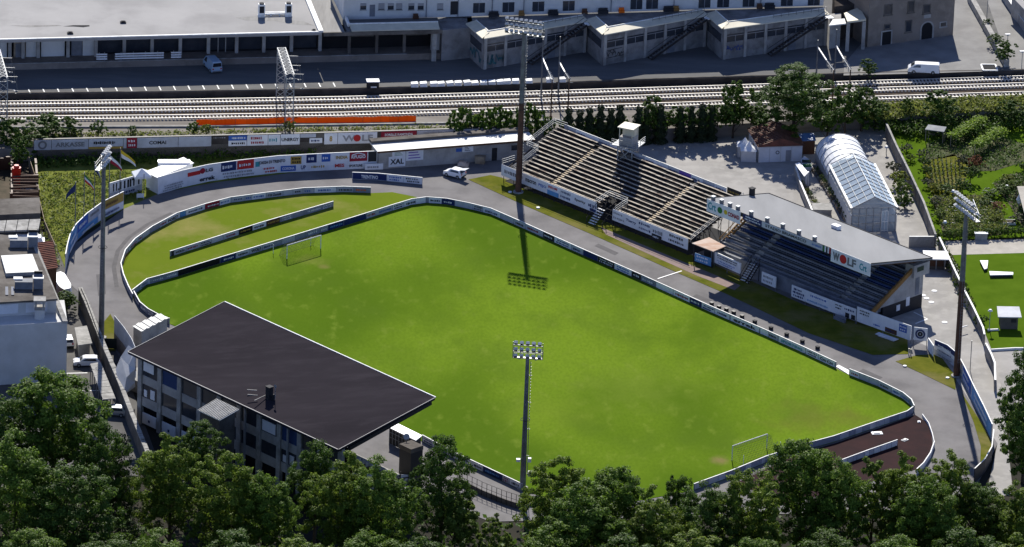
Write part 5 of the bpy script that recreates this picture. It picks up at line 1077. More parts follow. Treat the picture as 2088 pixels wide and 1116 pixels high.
# upper building with doors onto the terrace
UB = frame(U(700, 38, ZY+6.2), U(1690, 8, ZY+6.2)-U(700, 38, ZY+6.2)); LU = uat(UB, 1690, 0, ZY+6.2)
t = thing('upper_building', 'long white upper storey with dark doors and windows behind the terraces', 'building', UB(40, 0, ZY+6))
M().box(UB, 0, LU, 0, 14, ZY+5.9, ZY+11.2).build('wall', 'whiteplaster', t); M().box(UB, -.1, LU+.1, -.1, 14, ZY+11.204, ZY+11.4).build('roof', 'greyroof', t)
for x in (741, 778, 797, 814, 839, 858, 898):
    w_ = M(); u0, u1, z0, z1 = rect(w_, UB, x-6, 7, x+6, 20, -.03, .02); o = w_.build('window', 'window', t); M().box(UB, u0, u1, -.09, -.035, z1-.45 if x in (741, 839, 797, 858) else z0+.15, z1).build('blind', 'grey', o); M().box(UB, u0-.1, u1+.1, -.16, -.035, z0-.14, z0-.02).build('sill', 'plaster', o)
for x0, x1, y0, y1 in ((754, 765, 10, 34), (919, 934, 3, 30)): w_ = M(); rect(w_, UB, x0, y0, x1, y1, -.05, .02); w_.build('door', 'seatgrey' if x0 < 800 else 'dark', t)
for x in (977, 1037, 1098, 1160, 1298, 1330, 1437, 1475, 1527, 1605, 1660):
    y = 27-(x-960)*.0225; w_ = M(); u0, u1, z0, z1 = rect(w_, UB, x-12, y-20, x+12, y, -.05, .02); o = w_.build('door', 'window', t); M().box(UB, (u0+u1)/2-.06, (u0+u1)/2+.06, -.09, -.055, z0, z1).build('door_frame', 'seatgrey', o)
b = M()
for x in (870, 935, 1005, 1070, 1250, 1380, 1560): u = uat(UB, x, -.1, ZY+8); b.box(UB, u-.06, u+.06, -.16, -.04, ZY+6, ZY+11.1)
b.each('downpipe', 'seatgrey', t)
for x, c in ((848, 'brown'), (1008, 'dark'), (1065, 'ochre'), (1130, 'dark'), (1195, 'brown'), (1233, 'dark'), (1271, 'orange'), (1368, 'dark'), (1384, 'ochre'), (1557, 'brown'), (1578, 'dark')):
    y = 29-(x-960)*.0225; T = frame(UB(uat(UB, x, -.8, ZY+6.2), -.8, 0), UB.d); w = .9 if c == 'dark' else .5
    M().box(T, -w, w, -.25, .25, ZY+6.02, ZY+6.5).box(T, -w*.9, w*.9, .1, .25, ZY+6.504, ZY+6.9).build('bench', c, label='small seat or tub against the upper white building at its terrace doors', cat='bench', group='furniture along the terrace doors')
# saw-tooth front
CS = [(984, 142), (1228, 134), (1472, 122), (1712, 108)]
t = thing('stepped_building', 'saw-tooth fronted concrete building with strip windows and graffiti', 'building', U(1228, 128, ZY)); HB_ = 6.2
for i in range(3):
    C = U(*CS[i], ZY); Lp = U(CS[i][0]-33, CS[i][1]-30, ZY); Rp = U(CS[i+1][0]-33, CS[i+1][1]-28, ZY) if i < 2 else U(1686, 92, ZY)
    back = lambda p: Vector((p.x, p.y, 0))+UB.n*16
    M().prism([Lp, C, Rp, UB(uat(UB, pix(Rp)[0], .2, ZY), .2, 0), UB(uat(UB, pix(Lp)[0], .2, ZY), .2, 0)], ZY-.5, ZY+5.6).build('wall', 'sheddull', t)
    T = frame(Vector((C.x, C.y, 0)), Rp-C); Lr = (Rp-C).length; T2 = frame(Vector((Lp.x, Lp.y, 0)), C-Lp); Ls = (C-Lp).length
    b = M()
    for X, l in ((T, Lr), (T2, Ls)): b.hexa([X(-.1, -.35, ZY+5.604), X(l+.1, -.35, ZY+5.604), X(l-(1.3 if X is T2 else 0), 1.5, ZY+5.604), X(1.3 if X is T else 0, 1.5, ZY+5.604)], [X(-.1, -.3, ZY+5.75), X(l+.1, -.3, ZY+5.75), X(l-(1.3 if X is T2 else 0), 1.5, ZY+6.2), X(1.3 if X is T else 0, 1.5, ZY+6.2)])
    b.each('parapet', 'cream', t)
    b = M()
    for X, l in ((T, Lr), (T2, Ls)): b.box(X, 1.6 if X is T else 0, l-(1.6 if X is T2 else 0), 1.504, 1.66, ZY+5.61, ZY+6.3)
    b.each('parapet_cap', 'capwhite', t)
    ns = 5; 
    for j in range(ns):
        a, c = .8+j*(Lr-.8)/ns, .8+(j+1)*(Lr-.8)/ns-.7
        o = M().box(T, a, c, -.03, .05, ZY+3.1, ZY+4.5).build('strip_window', 'window', t)
        M().box(T, a, c, -.06, -.035, ZY+4.15, ZY+4.24).box(T, (a+c)/2-.04, (a+c)/2+.04, -.06, -.035, ZY+3.1, ZY+4.14).build('window_bars', 'grey', o)
        if j == 3: M().box(T, a+.3, a+1.7, -.05, .03, ZY, ZY+2.3).build('door', 'seatgrey', t)
    for j in range(ns+1): u = .4+j*(Lr-.8)/ns; M().box(T, u-.25, u+.25, -.2, .02, ZY, ZY+5.58).build('pier', 'plaster', t)
    M().box(T2, .6, Ls-.8, -.04, .05, ZY+2.9, ZY+4.4).build('strip_window', 'window', t)
    g = M(); q = R_
    def scrib(X, u0, u1, z0, z1, n, w):
        last = None
        for k in range(n):
            s = k/n; p = X(u0+(u1-u0)*s+q.uniform(-.25, .25), -.045, z0+(z1-z0)*q.random())
            if last is not None: g.bar(last, p, .02, w*q.uniform(.6, 1.4))
            last = p
    if i == 0: scrib(T, .3, 4.6, ZY+.5, ZY+2.6, 26, .32); scrib(T2, .5, Ls-.4, ZY+.8, ZY+2.7, 12, .35); g.build('graffiti', 'graffiti', t)
    if i == 1: scrib(T, .5, 4.2, ZY+1.3, ZY+2.6, 30, .1); g.bar(T(.4, -.04, ZY+1.2), T(4.4, -.04, ZY+1.3), .02, .1).bar(T(.6, -.04, ZY+2.6), T(4.0, -.04, ZY+2.7), .02, .1); g.build('graffiti', 'dark', t)
    if i == 2: scrib(T, .5, 4.6, ZY+1.2, ZY+2.4, 34, .16); g.build('graffiti', 'graffitiblue', t)
    # outside stair in front of the recess
    o = thing('outside_stair', ('dark steel stair climbing the left bay of the stepped building', 'dark steel stair climbing the middle bay of the stepped building', 'dark steel stair climbing the right bay of the stepped building')[i], 'stairs', T(Lr*.6, -1.5, ZY), 'outside stairs of the stepped building'); b = M()
    for v in (-1.7, -.6): b.bar(T(Lr*.42, v, ZY+.1), T(Lr*.95, v, ZY+5.6), .1, .35); b.bar(T(Lr*.42, v, ZY+1.1), T(Lr*.95, v, ZY+6.6), .06)
    b.build('stringers', 'scaffold', o); b = M()
    for k in range(20): s = (k+.5)/20; u = Lr*(.42+.53*s); b.box(T, u-.13, u+.13, -1.64, -.66, ZY+.1+5.5*s, ZY+.16+5.5*s)
    b.build('treads', 'steel', o)
    M().box(T, Lr*.95, Lr+.2, -1.7, -.36, ZY+5.5, ZY+5.6).build('landing', 'capwhite', o)
    b = M(); P = [T(Lr*.5, .9, ZY+5.6), T(Lr, .9, ZY+5.6)]; rail(P, 1.1); b.build('terrace_rail', 'steel', t)
t = thing('loading_canopy', 'broken white canopy slab on posts at the right end of the stepped building', 'canopy', U(1735, 92, ZY)); K = [U(1721, 27, ZY+5.6), U(1728, 44, ZY+5.6), U(1766, 39, ZY+5.7), U(1753, 14, ZY+5.9)]
M().slab(K, .35).build('roof', 'cream', t); b = M(); c = sum(K, Vector())/4
for p in K[1:3]: q_ = c+(p-c)*.85; b.box(frame((q_.x, q_.y, 0), ang(0)), -.3, .3, -.3, .3, ZY, ZY+5.2)
b.build('posts', 'plaster', t)
M().prism([U(1690, 100, ZY), U(1712, 97, ZY), U(1712, 84, ZY), U(1690, 86, ZY)], ZY, ZY+5.2).build('pier', 'plaster', t); M().slab([U(1690, 52, ZY+5.4), U(1725, 48, ZY+5.4), U(1722, 38, ZY+5.4), U(1698, 40, ZY+5.4)], .2).build('sloping_cover', 'offwhite', t)
M().prism([FB(L1+.52, .6, 0), U(962, 118, ZY), U(958, 84, ZY), FB(L1+.52, 6, 0)], ZY, ZY+5.6).build('link_block', 'sheddull', label='dark plain block filling the gap left of the stepped building', cat='building')
M().prism([U(1698, 82, ZY), U(1766, 74, ZY), U(1766, 40, ZY), U(1698, 46, ZY)], ZY, ZY+6.2).build('dark_filler', 'darkwall', label='dark filler block added to hide the lit yard behind the broken white canopy, next to the stone house', cat='building')  # filler block added to darken the sunlit gap behind the canopy
# old stone house
HF = frame(U(1768, 97, ZY), U(1943, 72, ZY)-U(1768, 97, ZY)); LH = (U(1943, 72, ZY)-U(1768, 97, ZY)).length
t = thing('stone_house', 'old three-storey stone house with an arched doorway beyond the railway', 'house', HF(7, 5, ZY)); M().box(HF, 0, LH, 0, 13, ZY-.3, ZY+9.4).build('wall', 'stonewall', t)
z = ZY+9.4; b = M(); b.hexa([HF(-.3, -.3, z), HF(LH+.3, -.3, z), HF(LH+.3, 13.3, z), HF(-.3, 13.3, z)], [HF(3.5, 5.5, z+2.2), HF(LH-3.5, 5.5, z+2.2), HF(LH-3.5, 7.5, z+2.2), HF(3.5, 7.5, z+2.2)]); b.build('roof', 'redtile', t)
for x0, y0, x1, y1 in ((1805, 12, 1818, 30), (1853, 5, 1863, 25), (1884, 12, 1896, 27), (1848, 44, 1858, 65), (1918, 47, 1929, 54), (1805, 52, 1814, 59)):
    w_ = M(); u0, u1, z0, z1 = rect(w_, HF, x0, y0, x1, y1, -.02, .05); o = w_.build('window', 'window', t); b = M().box(HF, u0-.2, u0-.01, -.07, .02, z0-.1, z1+.2).box(HF, u1+.01, u1+.2, -.07, .02, z0-.1, z1+.2).box(HF, u0-.3, u1+.3, -.12, .02, z0-.3, z0-.104).box(HF, u0, u1, -.06, .02, z1+.01, z1+.2); b.build('frame', 'oldconcrete' if x0 != 1918 else 'plaster', o)
w_ = M(); u0, u1, z0, z1 = rect(w_, HF, 1799, 66, 1817, 92, -.03, .05); o = w_.build('door', 'underdark', t); M().box(HF, u0-.25, u0-.01, -.09, .02, ZY, z1+.25).box(HF, u1+.01, u1+.25, -.09, .02, ZY, z1+.25).box(HF, u0, u1, -.09, .02, z1+.01, z1+.25).build('frame', 'plaster', o)
u0, z0 = uz(HF, 1878, 80); u1, _ = uz(HF, 1900, 77); uc, zc = uz(HF, 1889, 58); r0 = (u1-u0)/2; b = M(); f_ = [HF(u0, -.03, ZY), HF(u1, -.03, ZY)]+[HF((u0+u1)/2+r0*math.cos(math.pi*k/10), -.03, zc+r0*math.sin(math.pi*k/10)) for k in range(11)]; b.poly(*f_); o = b.build('arched_door', 'underdark', t)
b = M()
for k in range(10): pp_ = lambda kk, rr: HF((u0+u1)/2+rr*math.cos(math.pi*kk/10), -.06, zc+rr*math.sin(math.pi*kk/10)); b.poly(pp_(k, r0), pp_(k+1, r0), pp_(k+1, r0+.3), pp_(k, r0+.3))
b.box(HF, u0-.3, u0, -.08, .02, ZY, zc).box(HF, u1, u1+.3, -.08, .02, ZY, zc); b.build('arch_surround', 'plaster', o)
w_ = M(); u0, u1, z0, z1 = rect(w_, HF, 1884, 28, 1898, 38, -.05, .02); w_.build('stone_plaque', 'plaster', t)
# right-hand top: walls, roof, lamp, pit
tp = [(1972, 2), (2000, 52), (2024, 96), (2047, 137)]
r = Run('yard_wall', 'pale concrete wall running away from the railway right of the stone house', 'wall', tp, 1.3, z0=ZY, m='concrete', th=.9, face=Vector((-1, -.2, 0)), cap=None)
r = Run('yard_wall', 'second wall at the upper right corner beyond the side road', 'wall', [(2040, -5), (2070, 40), (2110, 95)], 1.6, z0=ZY, m='plaster', th=.5, face=Vector((-1, -.2, 0)))
t = thing('flat_roofed_hall', 'hall with a light flat roof at the top right corner', 'building', U(2120, 40, ZY)); K = [U(2058, -12, ZY+4), U(2130, 62, ZY+4), U(2400, 40, ZY+4), U(2400, -30, ZY+4)]; M().prism(K, ZY+3.7, ZY+4).build('roof', 'warehouseroof', t); c = sum(K, Vector())/4; M().prism([c+(p-c)*.97 for p in K], ZY, ZY+3.69).build('wall', 'plaster', t)
for x, y, h, lb in ((2054, 92, 1.9, 'low lamp post with a white shade by the bushes at the upper right'), (2012, 40, 5.5, 'thin tall lamp post beside the side road at the top right'), (2083, 139, 3, 'thin pole at the right edge beside the railway')):
    t = thing('lamp_post', lb, 'lamp post', U(x, y, ZY)); P = U(x, y, ZY); M().tube(P, P+UP*h, .06, .05, 6).build('pole', 'galv', t); M().box(frame((P.x, P.y, 0), ang(10)), -.5, .4, -.25, .25, P.z+h, P.z+h+.15).box(frame((P.x, P.y, 0), ang(10)), -.15, .15, -.1, .1, P.z+h-.2, P.z+h-.004).build('lamp_head', 'lampwhite', t)
t = thing('pit_frame', 'white-edged rectangular pit at the foot of the yard wall', 'pit', U(2017, 138, ZY)); T = frame(U(2017, 139, ZY), ang(5)); M().box(T, -1.3, 1.3, -1.6, -1.3, ZY+.04, ZY+.2).box(T, -1.3, 1.3, 1.3, 1.6, ZY+.04, ZY+.2).box(T, -1.4, -1.1, -1.29, 1.29, ZY+.04, ZY+.18).box(T, 1.1, 1.4, -1.29, 1.29, ZY+.04, ZY+.18).build('edge', 'capwhite', t); M().box(T, -1.09, 1.09, -1.29, 1.29, ZY+.045, ZY+.1).build('floor', 'underdark', t)
# slabs and hut on the platform edge
for x in (845, 863, 884, 899, 917, 934, 952, 968, 986, 1003, 1019, 1034, 1051, 1078, 1121, 1146):
    y = 176-(x-840)*.034; T = frame(U(x, y, ZY), ang(8+R_.uniform(-6, 6))); h = R_.uniform(.4, .6); b = M().box(T, -.62, .62, -.7, .5, ZY+.01, ZY+.1)
    b.hexa([T(-.6, -.6, ZY+.105), T(.6, -.6, ZY+.105), T(.6, .5, ZY+.105), T(-.6, .5, ZY+.105)], [T(-.6, -.55, ZY+h), T(.58, -.5, ZY+h+.05), T(.55, .5, ZY+h+.1), T(-.58, .5, ZY+h)]); b.build('concrete_block', 'white', label='white concrete block in the row along the yard edge above the tracks', cat='block', group='white blocks along the yard edge')
t = thing('lineside_hut', 'small dark hut with a white roof on the yard edge above the tracks', 'hut', U(760, 179, ZY)); T = frame(U(760, 178, ZY), ang(8)); M().box(T, -1, 1, -.6, .7, ZY, ZY+1.1).build('wall', 'lampdark', t); M().box(T, -1.1, 1.1, -.75, .85, ZY+1.104, ZY+1.25).build('roof', 'white', t); M().box(T, -.4, .6, -.64, -.605, ZY+.1, ZY+.35).build('notice', 'white', t)
for x, y, lb in ((840, 188, 'white marker blocks beside the far track, left pair'), (853, 187, 'white marker blocks beside the far track, right pair'), (773, 188, 'single tiny white post beside the far track')): T = frame(U(x, y, ZR), ang(8)); M().box(T, -.4, .1, -.2, .2, ZR, ZR+.45).box(T, .2, .5, -.2, .2, ZR, ZR+.35).build('marker', 'white', label=lb, cat='marker')
# ---------------------------------------------------------------- overhead line structures
def portal(lb, xf, yf, xn, yn, hf, w):
    A, B = U(xf, yf, ZR), U(xn, yn, ZR); t = thing('catenary_portal', lb, 'gantry', (A+B)/2, 'lattice gantries over the railway'); d = ang(9); h = 9.2; b = M()
    for P in (A, B):
        b = M()
        for s in (-w/2, w/2):
            b.bar(P+d*s, P+d*s+UP*(h+.6), .16)
        for z in range(0, 9): b.bar(P-d*w/2+UP*z, P+d*w/2+UP*(z+1), .07); b.bar(P+d*w/2+UP*z, P-d*w/2+UP*(z+1), .07)
        b.bar(P-d*w/2+UP*h, P+d*w/2+UP*h, .12); b.build('leg', 'galv', t)
    b = M()
    for z in (h, h+.75):
        for s in (-w/2, w/2): b.bar(A+d*s+UP*z, B+d*s+UP*z, .15)
    n = 9
    for i in range(n):
        p, q_ = A.lerp(B, i/n), A.lerp(B, (i+1)/n)
        b.bar(p-d*w/2+UP*(h+.75), q_+d*w/2+UP*(h+.75), .08); b.bar(p+d*w/2+UP*(h+.75), q_-d*w/2+UP*(h+.75), .08); b.bar(p-d*w/2+UP*(h+.75), p+d*w/2+UP*(h+.75), .09)
        for s in (-w/2, w/2): b.bar(p+d*s+UP*h, q_+d*s+UP*(h+.75), .07)
    b.build('truss_beam', 'galv', t); b = M()
    for f in (.15, .5, .82): P = A.lerp(B, f)+d*w/2; b.bar(P+UP*h, P+d*1.9+UP*(h-.1), .08); b.bar(P+d*1.7+UP*h, P+d*1.9+UP*(h-2.6), .06); b.bar(P+UP*(h-2.2), P+d*1.9+UP*(h-2.6), .06); b.tube(P+d*1.4+UP*(h-2.7), P+d*2.0+UP*(h-2.7), .12, n=6)
    b.build('contact_arms', 'steel', t); return t
portal('pale lattice gantry spanning the tracks above the orange netting', 571, 210, 589, 266, 9, 1.35)
portal('lattice gantry half cut off by the left edge of the photo', -10, 214, 6, 272, 9, 1.35)
def catpost(lb, xf, yf, tf, xn, yn, hn):
    A, B = U(xf, yf, ZR), U(xn, yn, ZR); t = thing('catenary_mast', lb, 'mast', A, 'pairs of catenary posts'); h = HT(xf, yf, tf, ZR)
    M().tube(A, A+UP*h, .16, .1).tube(A, A+UP*.4, .3, .3).build('post', 'polesteel', t); M().tube(B, B+UP*hn, .13, .1).tube(B, B+UP*.4, .26, .26).build('post', 'railrust', t)
    b = M().bar(A+UP*(hn+.3), A.lerp(B, .55)+UP*hn, .2); b.build('beam', 'lampwhite', t); b = M()
    for f in (.58, .72, .86): P = A.lerp(B, f)+UP*hn; b.tube(P, P+Vector((.5, 0, -.4)), .12, n=6).tube(P-UP*.1, P-UP*.9, .07, n=5).bar(P-UP*.9, P+Vector((.9, 0, -1.1)), .06)
    b.bar(A.lerp(B, .5)+UP*hn, B+UP*hn, .06); b.build('insulators', 'galv', t)
catpost('left of the two post pairs with slanting arms right of the back floodlight mast', 1103, 200, 80, 1123, 241, 7.0)
catpost('right of the two post pairs with slanting arms right of the back floodlight mast', 1138, 196, 75, 1158, 226, 5.8)
catpost('post pair with a slanting arm just left of the big tree by the tracks', 1664, 162, 82, 1697, 206, 5.6)
catpost('post pair with a slanting arm just right of the big tree by the tracks', 1701, 160, 60, 1731, 206, 5.7)
# ---------------------------------------------------------------- yard behind the stands
T = frame(U(1546, 332), U(1635, 329)-U(1546, 332)); Lg = (U(1635, 329)-U(1546, 332)).length
t = thing('garage', 'white-fronted garage with a red-brown gable roof in the yard behind the stands', 'garage', T(Lg/2, 3, 0)); M().box(T, 0, Lg, 0, 8, 0, 2.9).build('wall', 'whiteplaster', t)
b = M(); b.hexa([T(-.3, -.4, 2.95), T(Lg+.3, -.4, 2.95), T(Lg+.3, 8.3, 2.95), T(-.3, 8.3, 2.95)], [T(Lg/2-.02, -.3, 4.3), T(Lg/2+.02, -.3, 4.3), T(Lg/2+.02, 8.2, 4.3), T(Lg/2-.02, 8.2, 4.3)]); rf = b.build('roof', 'redtile', t)
b = M()
for i in range(14): 
    for s in (0, 1): A = T(-.3 if s == 0 else Lg+.3, -.3+8.4*i/13, 3.0); B = T(Lg/2, -.3+8.4*i/13, 4.36); b.bar(A, B, .12, .1)
b.build('roof_battens', 'brown', rf)
for k in range(4): M().box(T, .06+Lg/4*k, Lg/4*(k+1)-.06, -.06, -.005, .05, 2.7).build('door', 'boardwhite', t)
b = M(); b.disc(T(Lg*.43, -.08, 1.75), T.d, UP, .35, 14, .18); b.build('round_emblem', 'midgrey', t); M().box(T, Lg*.62, Lg*.74, -.09, -.065, .1, 2.1).build('wicket_frame', 'grey', t)
for x, y, s, lb in ((1526, 331, 2.5, 'white pointed gazebo tent left of the garage'), (1518, 322, 2.4, 'second shaded gazebo tent behind the white one')):
    t = thing('gazebo', lb, 'gazebo', U(x, y)); T = frame(U(x, y), ang(0)); h = s/2; M().box(T, -h, h, 0, s, 0, 1.9).build('side_cloth', 'tarp', t); b = M(); ap = T(0, h, 3.3); c = [T(-h*1.12, -.12, 1.95), T(h*1.12, -.12, 1.95), T(h*1.12, s*1.06, 1.95), T(-h*1.12, s*1.06, 1.95)]; m_ = [T(-h*.4, h*.6, 2.45), T(h*.4, h*.6, 2.45), T(h*.4, h*1.4, 2.45), T(-h*.4, h*1.4, 2.45)]
    for i in range(4): j = (i+1) % 4; b.poly(c[i], c[j], m_[j], m_[i]); b.poly(m_[i], m_[j], ap)
    b.build('roof', 'polywhite', t); b = M()
    for q_ in c: b.tube((q_.x, q_.y, 0), q_, .05, n=5)
    b.each('post', 'galv', t)
t = thing('lean_to', 'low shed with a bluish sheet roof between garage and polytunnel', 'shed', U(1648, 300)); K = [U(1632, 287, 2.6), U(1664, 286, 2.6), U(1659, 271, 3.0), U(1629, 273, 3.0)]; M().slab(K, .12).build('roof', 'polyblue', t); c = sum(K, Vector())/4; M().prism([c+(p-c)*.9 for p in K], 0, 2.4).build('wall', 'brown', t)
t = thing('boat', 'small white and green boat standing behind the yard wall', 'boat', U(1642, 345)); T = frame(U(1644, 346), ang(96)); b = M(); b.hexa([T(-1.6, -.4, .3), T(1.3, -.4, .3), T(1.3, .4, .3), T(-1.6, .4, .3)], [T(-1.8, -.8, 1.1), T(1.6, -.8, 1.1), T(1.6, .8, 1.1), T(-1.8, .8, 1.1)]); b.hexa([T(1.3, -.4, .3), T(2.2, -.05, .6), T(2.2, .05, .6), T(1.3, .4, .3)], [T(1.6, -.8, 1.1), T(2.9, -.05, 1.3), T(2.9, .05, 1.3), T(1.6, .8, 1.1)]); b.build('hull', 'boardwhite', t); M().box(T, -1.7, -.6, -.7, .7, 1.104, 1.3).build('stern_deck', 'green', t); M().box(T, .2, .5, -.75, .75, 1.104, 1.6).build('windscreen', 'carglass', t)
r = Run('yard_wall', 'low dark-faced wall between the gravel yard and the nursery', 'wall', [B0(x, y, 1.6) for x, y in ((1621, 340), (1632, 375), (1655, 430))], 1.6, m='concrete', face=Vector((-1, -.4, 0)), th=.25)
t = thing('white_awning', 'white tent-like awning over the end of the yard wall', 'awning', U(1636, 365)); K = [U(1621, 334, 3), U(1630, 331, 3.1), U(1648, 352, 3.1), U(1640, 360, 2.8)]; M().slab(K, .06).build('cloth', 'polywhite', t); b = M()
for p in K: b.tube((p.x, p.y, 0), p, .05, n=5)
b.each('post', 'galv', t); M().box(frame(U(1645, 378), ang(0)), -.3, .3, -.3, .3, 0, 2.4).build('side_cloth', 'polywhite', t)
# greenhouse and polytunnel
b0 = B0(1738, 425, 4.2); GA = U(*b0); T = frame(GA, U(1830, 423, 4.2)-U(1738, 425, 4.2)); Wg = 7.4; hv = Wg/2
t = thing('greenhouse', 'gabled glass greenhouse with white side walls beside the covered stand', 'greenhouse', T(hv, 10, 0)); E_, RZ = 4.2, 6.1
M().box(T, -.15, .1, 0, 20, 0, 2.8).box(T, Wg-.1, Wg+.15, 0, 20, 0, 2.8).build('side_wall', 'whiteplaster', t)
gl = M(); gl.poly(T(0, 0, E_), T(0, 20, E_), T(hv, 20, RZ), T(hv, 0, RZ)); gl.poly(T(Wg, 0, E_), T(Wg, 20, E_), T(hv, 20, RZ), T(hv, 0, RZ)); gl.poly(T(0, 0, 2.8), T(0, 20, 2.8), T(0, 20, E_), T(0, 0, E_)); gl.poly(T(Wg, 0, 2.8), T(Wg, 20, 2.8), T(Wg, 20, E_), T(Wg, 0, E_)); gl.build('roof_glass', 'greenglass', t)
gl = M(); gl.poly(T(0, 0, 0), T(Wg, 0, 0), T(Wg, 0, E_), T(0, 0, E_)); gl.poly(T(0, 0, E_), T(Wg, 0, E_), T(hv, 0, RZ)); gl.build('front_glass', 'greenglass', t)
b = M()
for i in range(11):
    v = 2*i; b.bar(T(0, v, E_+.05), T(hv, v, RZ+.05), .1); b.bar(T(Wg, v, E_+.05), T(hv, v, RZ+.05), .1)
    if i < 10: b.bar(T(.2, v+.3, E_-.1), T(hv, v+1.9, RZ-.5), .1); b.bar(T(.2, v+1.7, E_-.1), T(hv, v+.4, RZ-.5), .08); b.bar(T(Wg-.2, v+.3, E_-.1), T(hv, v+1.9, RZ-.5), .1)
    b.bar(T(0, v, E_), T(Wg, v, E_), .1)
for s in (.33, .66): b.bar(T(hv*s, 0, E_+(RZ-E_)*s+.05), T(hv*s, 20, E_+(RZ-E_)*s+.05), .07); b.bar(T(Wg-hv*s, 0, E_+(RZ-E_)*s+.05), T(Wg-hv*s, 20, E_+(RZ-E_)*s+.05), .07)
b.bar(T(hv, 0, RZ+.08), T(hv, 20, RZ+.08), .14)
b.build('roof_bars', 'galv', t); b = M()
b.box(T, -.3, .1, 0, 20, E_-.1, E_+.05).box(T, Wg-.1, Wg+.3, 0, 20, E_-.1, E_+.05); b.build('gutter', 'capwhite', t); b = M()
for u in (0, 1.2, 2.4, 3.6, 4.9, 6.1, 7.3): b.bar(T(u, -.03, 0), T(u, -.03, E_), .09)
for z in (1.5, 2.9, E_): b.bar(T(0, -.03, z), T(Wg, -.03, z), .09)
b.bar(T(0, -.05, E_), T(hv, -.05, RZ), .12).bar(T(hv, -.05, RZ), T(Wg, -.05, E_), .12); b.build('front_frame', 'galv', t)
M().box(T, 4.95, 6.05, -.12, -.08, 0, 3.6).build('door', 'greenglass', t); b = M()
for u in (4.95, 5.5, 6.05): b.bar(T(u, -.14, 0), T(u, -.14, 3.7), .1)
for z in (.2, 1.8, 3.65): b.bar(T(4.95, -.14, z), T(6.05, -.14, z), .1)
b.build('door_frame', 'capwhite', t); M().box(T, .3, Wg-.3, .3, 19.6, .06, .5).build('plant_benches', 'soil', t)
t = thing('polytunnel', 'white arched polytunnel joined to the back of the greenhouse', 'greenhouse', T(hv, 27, 0)); b = M(); e = M(); N = 14; P = lambda k, v, s=1: T(hv+(hv+.2)*s*math.cos(math.pi*k/N), v, 2.0+3.1*s*math.sin(math.pi*k/N))
for k in range(N):
    b.poly(P(k, 20.2), P(k+1, 20.2), P(k+1, 28), P(k, 28)); e.poly(P(k, 28.02), P(k+1, 28.02), P(k+1, 32), P(k, 32)); e.poly(P(k, 32), P(k+1, 32), T(hv, 32, 2.0))
b.build('film', 'polywhite', t, smooth=True); e.build('end_film', 'polywhite', t, smooth=True); M().box(T, -.2, 0, 20.2, 32, 0, 2.0).box(T, Wg, Wg+.2, 20.2, 32, 0, 2.0).box(T, 0, Wg, 20.2, 20.3, 0, 4.0).build('side_wall', 'plaster', t); b = M()
for i in range(6):
    v = 20.3+2.3*i
    b = M()
    for k in range(N): b.bar(P(k, v, 1.012), P(k+1, v, 1.012), .08)
    b.build('hoop', 'galv', t)
for i in range(13):
    x, y = 1664+5.3*i, 352+8.2*i; T_ = frame(U(x, y), ang(100+R_.uniform(-6, 6))); m_ = ('wood', 'oldconcrete', 'midgrey')[i % 3]; M().box(T_, -.75, .75, -.6, .6, 0, .55).box(T_, -.65, .65, -.5, .5, .56, .62).build('planter', m_, label='planter crate in the row along the left wall of the greenhouse', cat='planter', group='planter crates beside the greenhouse')
t = thing('tank_box', 'concrete box with a pale lid against the back of the covered stand', 'box', U(1676, 440)); T_ = frame(U(1676, 441), ang(2)); M().box(T_, -1.5, 1.5, -.7, 2.2, 0, 1.3).build('body', 'plaster', t); M().box(T_, -1.6, 1.6, -.8, 2.3, 1.304, 1.42).build('lid', 'concrete', t)
# right boundary walls
r = Run('boundary_wall', 'long grey boundary wall with a light top between the nursery and the gardens', 'wall', [B0(x, y, 2.4) for x, y in ((1806, 252), (1826, 296), (1852, 348), (1882, 412), (1906, 478))], 2.4, m='sheddull', face=Vector((-1, -.35, 0)), th=.3, cap='concrete')
r = Run('yard_wall', 'low concrete wall closing the nursery yard next to the bus-shelter like hut', 'wall', [(1853, 505), (1880, 505), (1908, 505)], 1.9, m='concrete', th=.25)
r = Run('boundary_wall', 'lower boundary wall with a wavy light top beside the park lawn', 'wall', [B0(x, y, 2.0) for x, y in ((1914, 484), (1938, 535), (1962, 585), (1985, 630), (2003, 668), (2006, 682))], 2.0, m='sheddull', face=Vector((-1, -.4, 0)), th=.25)
r = Run('boundary_wall', 'end of the boundary wall curving past the park forecourt', 'wall', [B0(x, y, 2.0) for x, y in ((2009, 700), (2020, 722), (2027, 740), (2028, 775))], 2.0, m='sheddull', face=Vector((-1, -.4, 0)), th=.25)
t = thing('waste_shelter', 'small open hut with a white flat roof behind the right end of the covered stand', 'hut', U(1908, 548)); T_ = frame(U(1908, 551), ang(2)); M().box(T_, -1.5, 1.5, .2, 2.6, 0, 1.9).build('wall', 'oldconcrete', t); M().box(T_, -2.0, 2.0, -.5, 3.2, 1.95, 2.12).build('roof', 'white', t); b = M()
for u in (-1.4, 0, 1.4): b.box(T_, u-.08, u+.08, -.3, -.15, 0, 1.94)
b.each('post', 'galv', t); M().box(T_, -1.2, 1.2, .12, .19, .6, 1.6).build('hatch', 'brown', t)
for x, y, lb in ((1882, 603, 'first of the small white flagstones on the lane right of the covered stand'), (1889, 609, 'middle of the three close white flagstones on the lane'), (1899, 617, 'lowest of the three close white flagstones on the lane'), (1905, 594, 'pale flagstone farthest up the lane'), (1926, 658, 'single white flagstone far down the lane by the corner sponsor wall')): M().tube(V(x, y, .03), V(x, y, .09), .5, .47, 9).tube(V(x, y, .09), V(x, y, .11), .38, .35, 9).build('flagstone', 'white', label=lb, cat='flagstone')
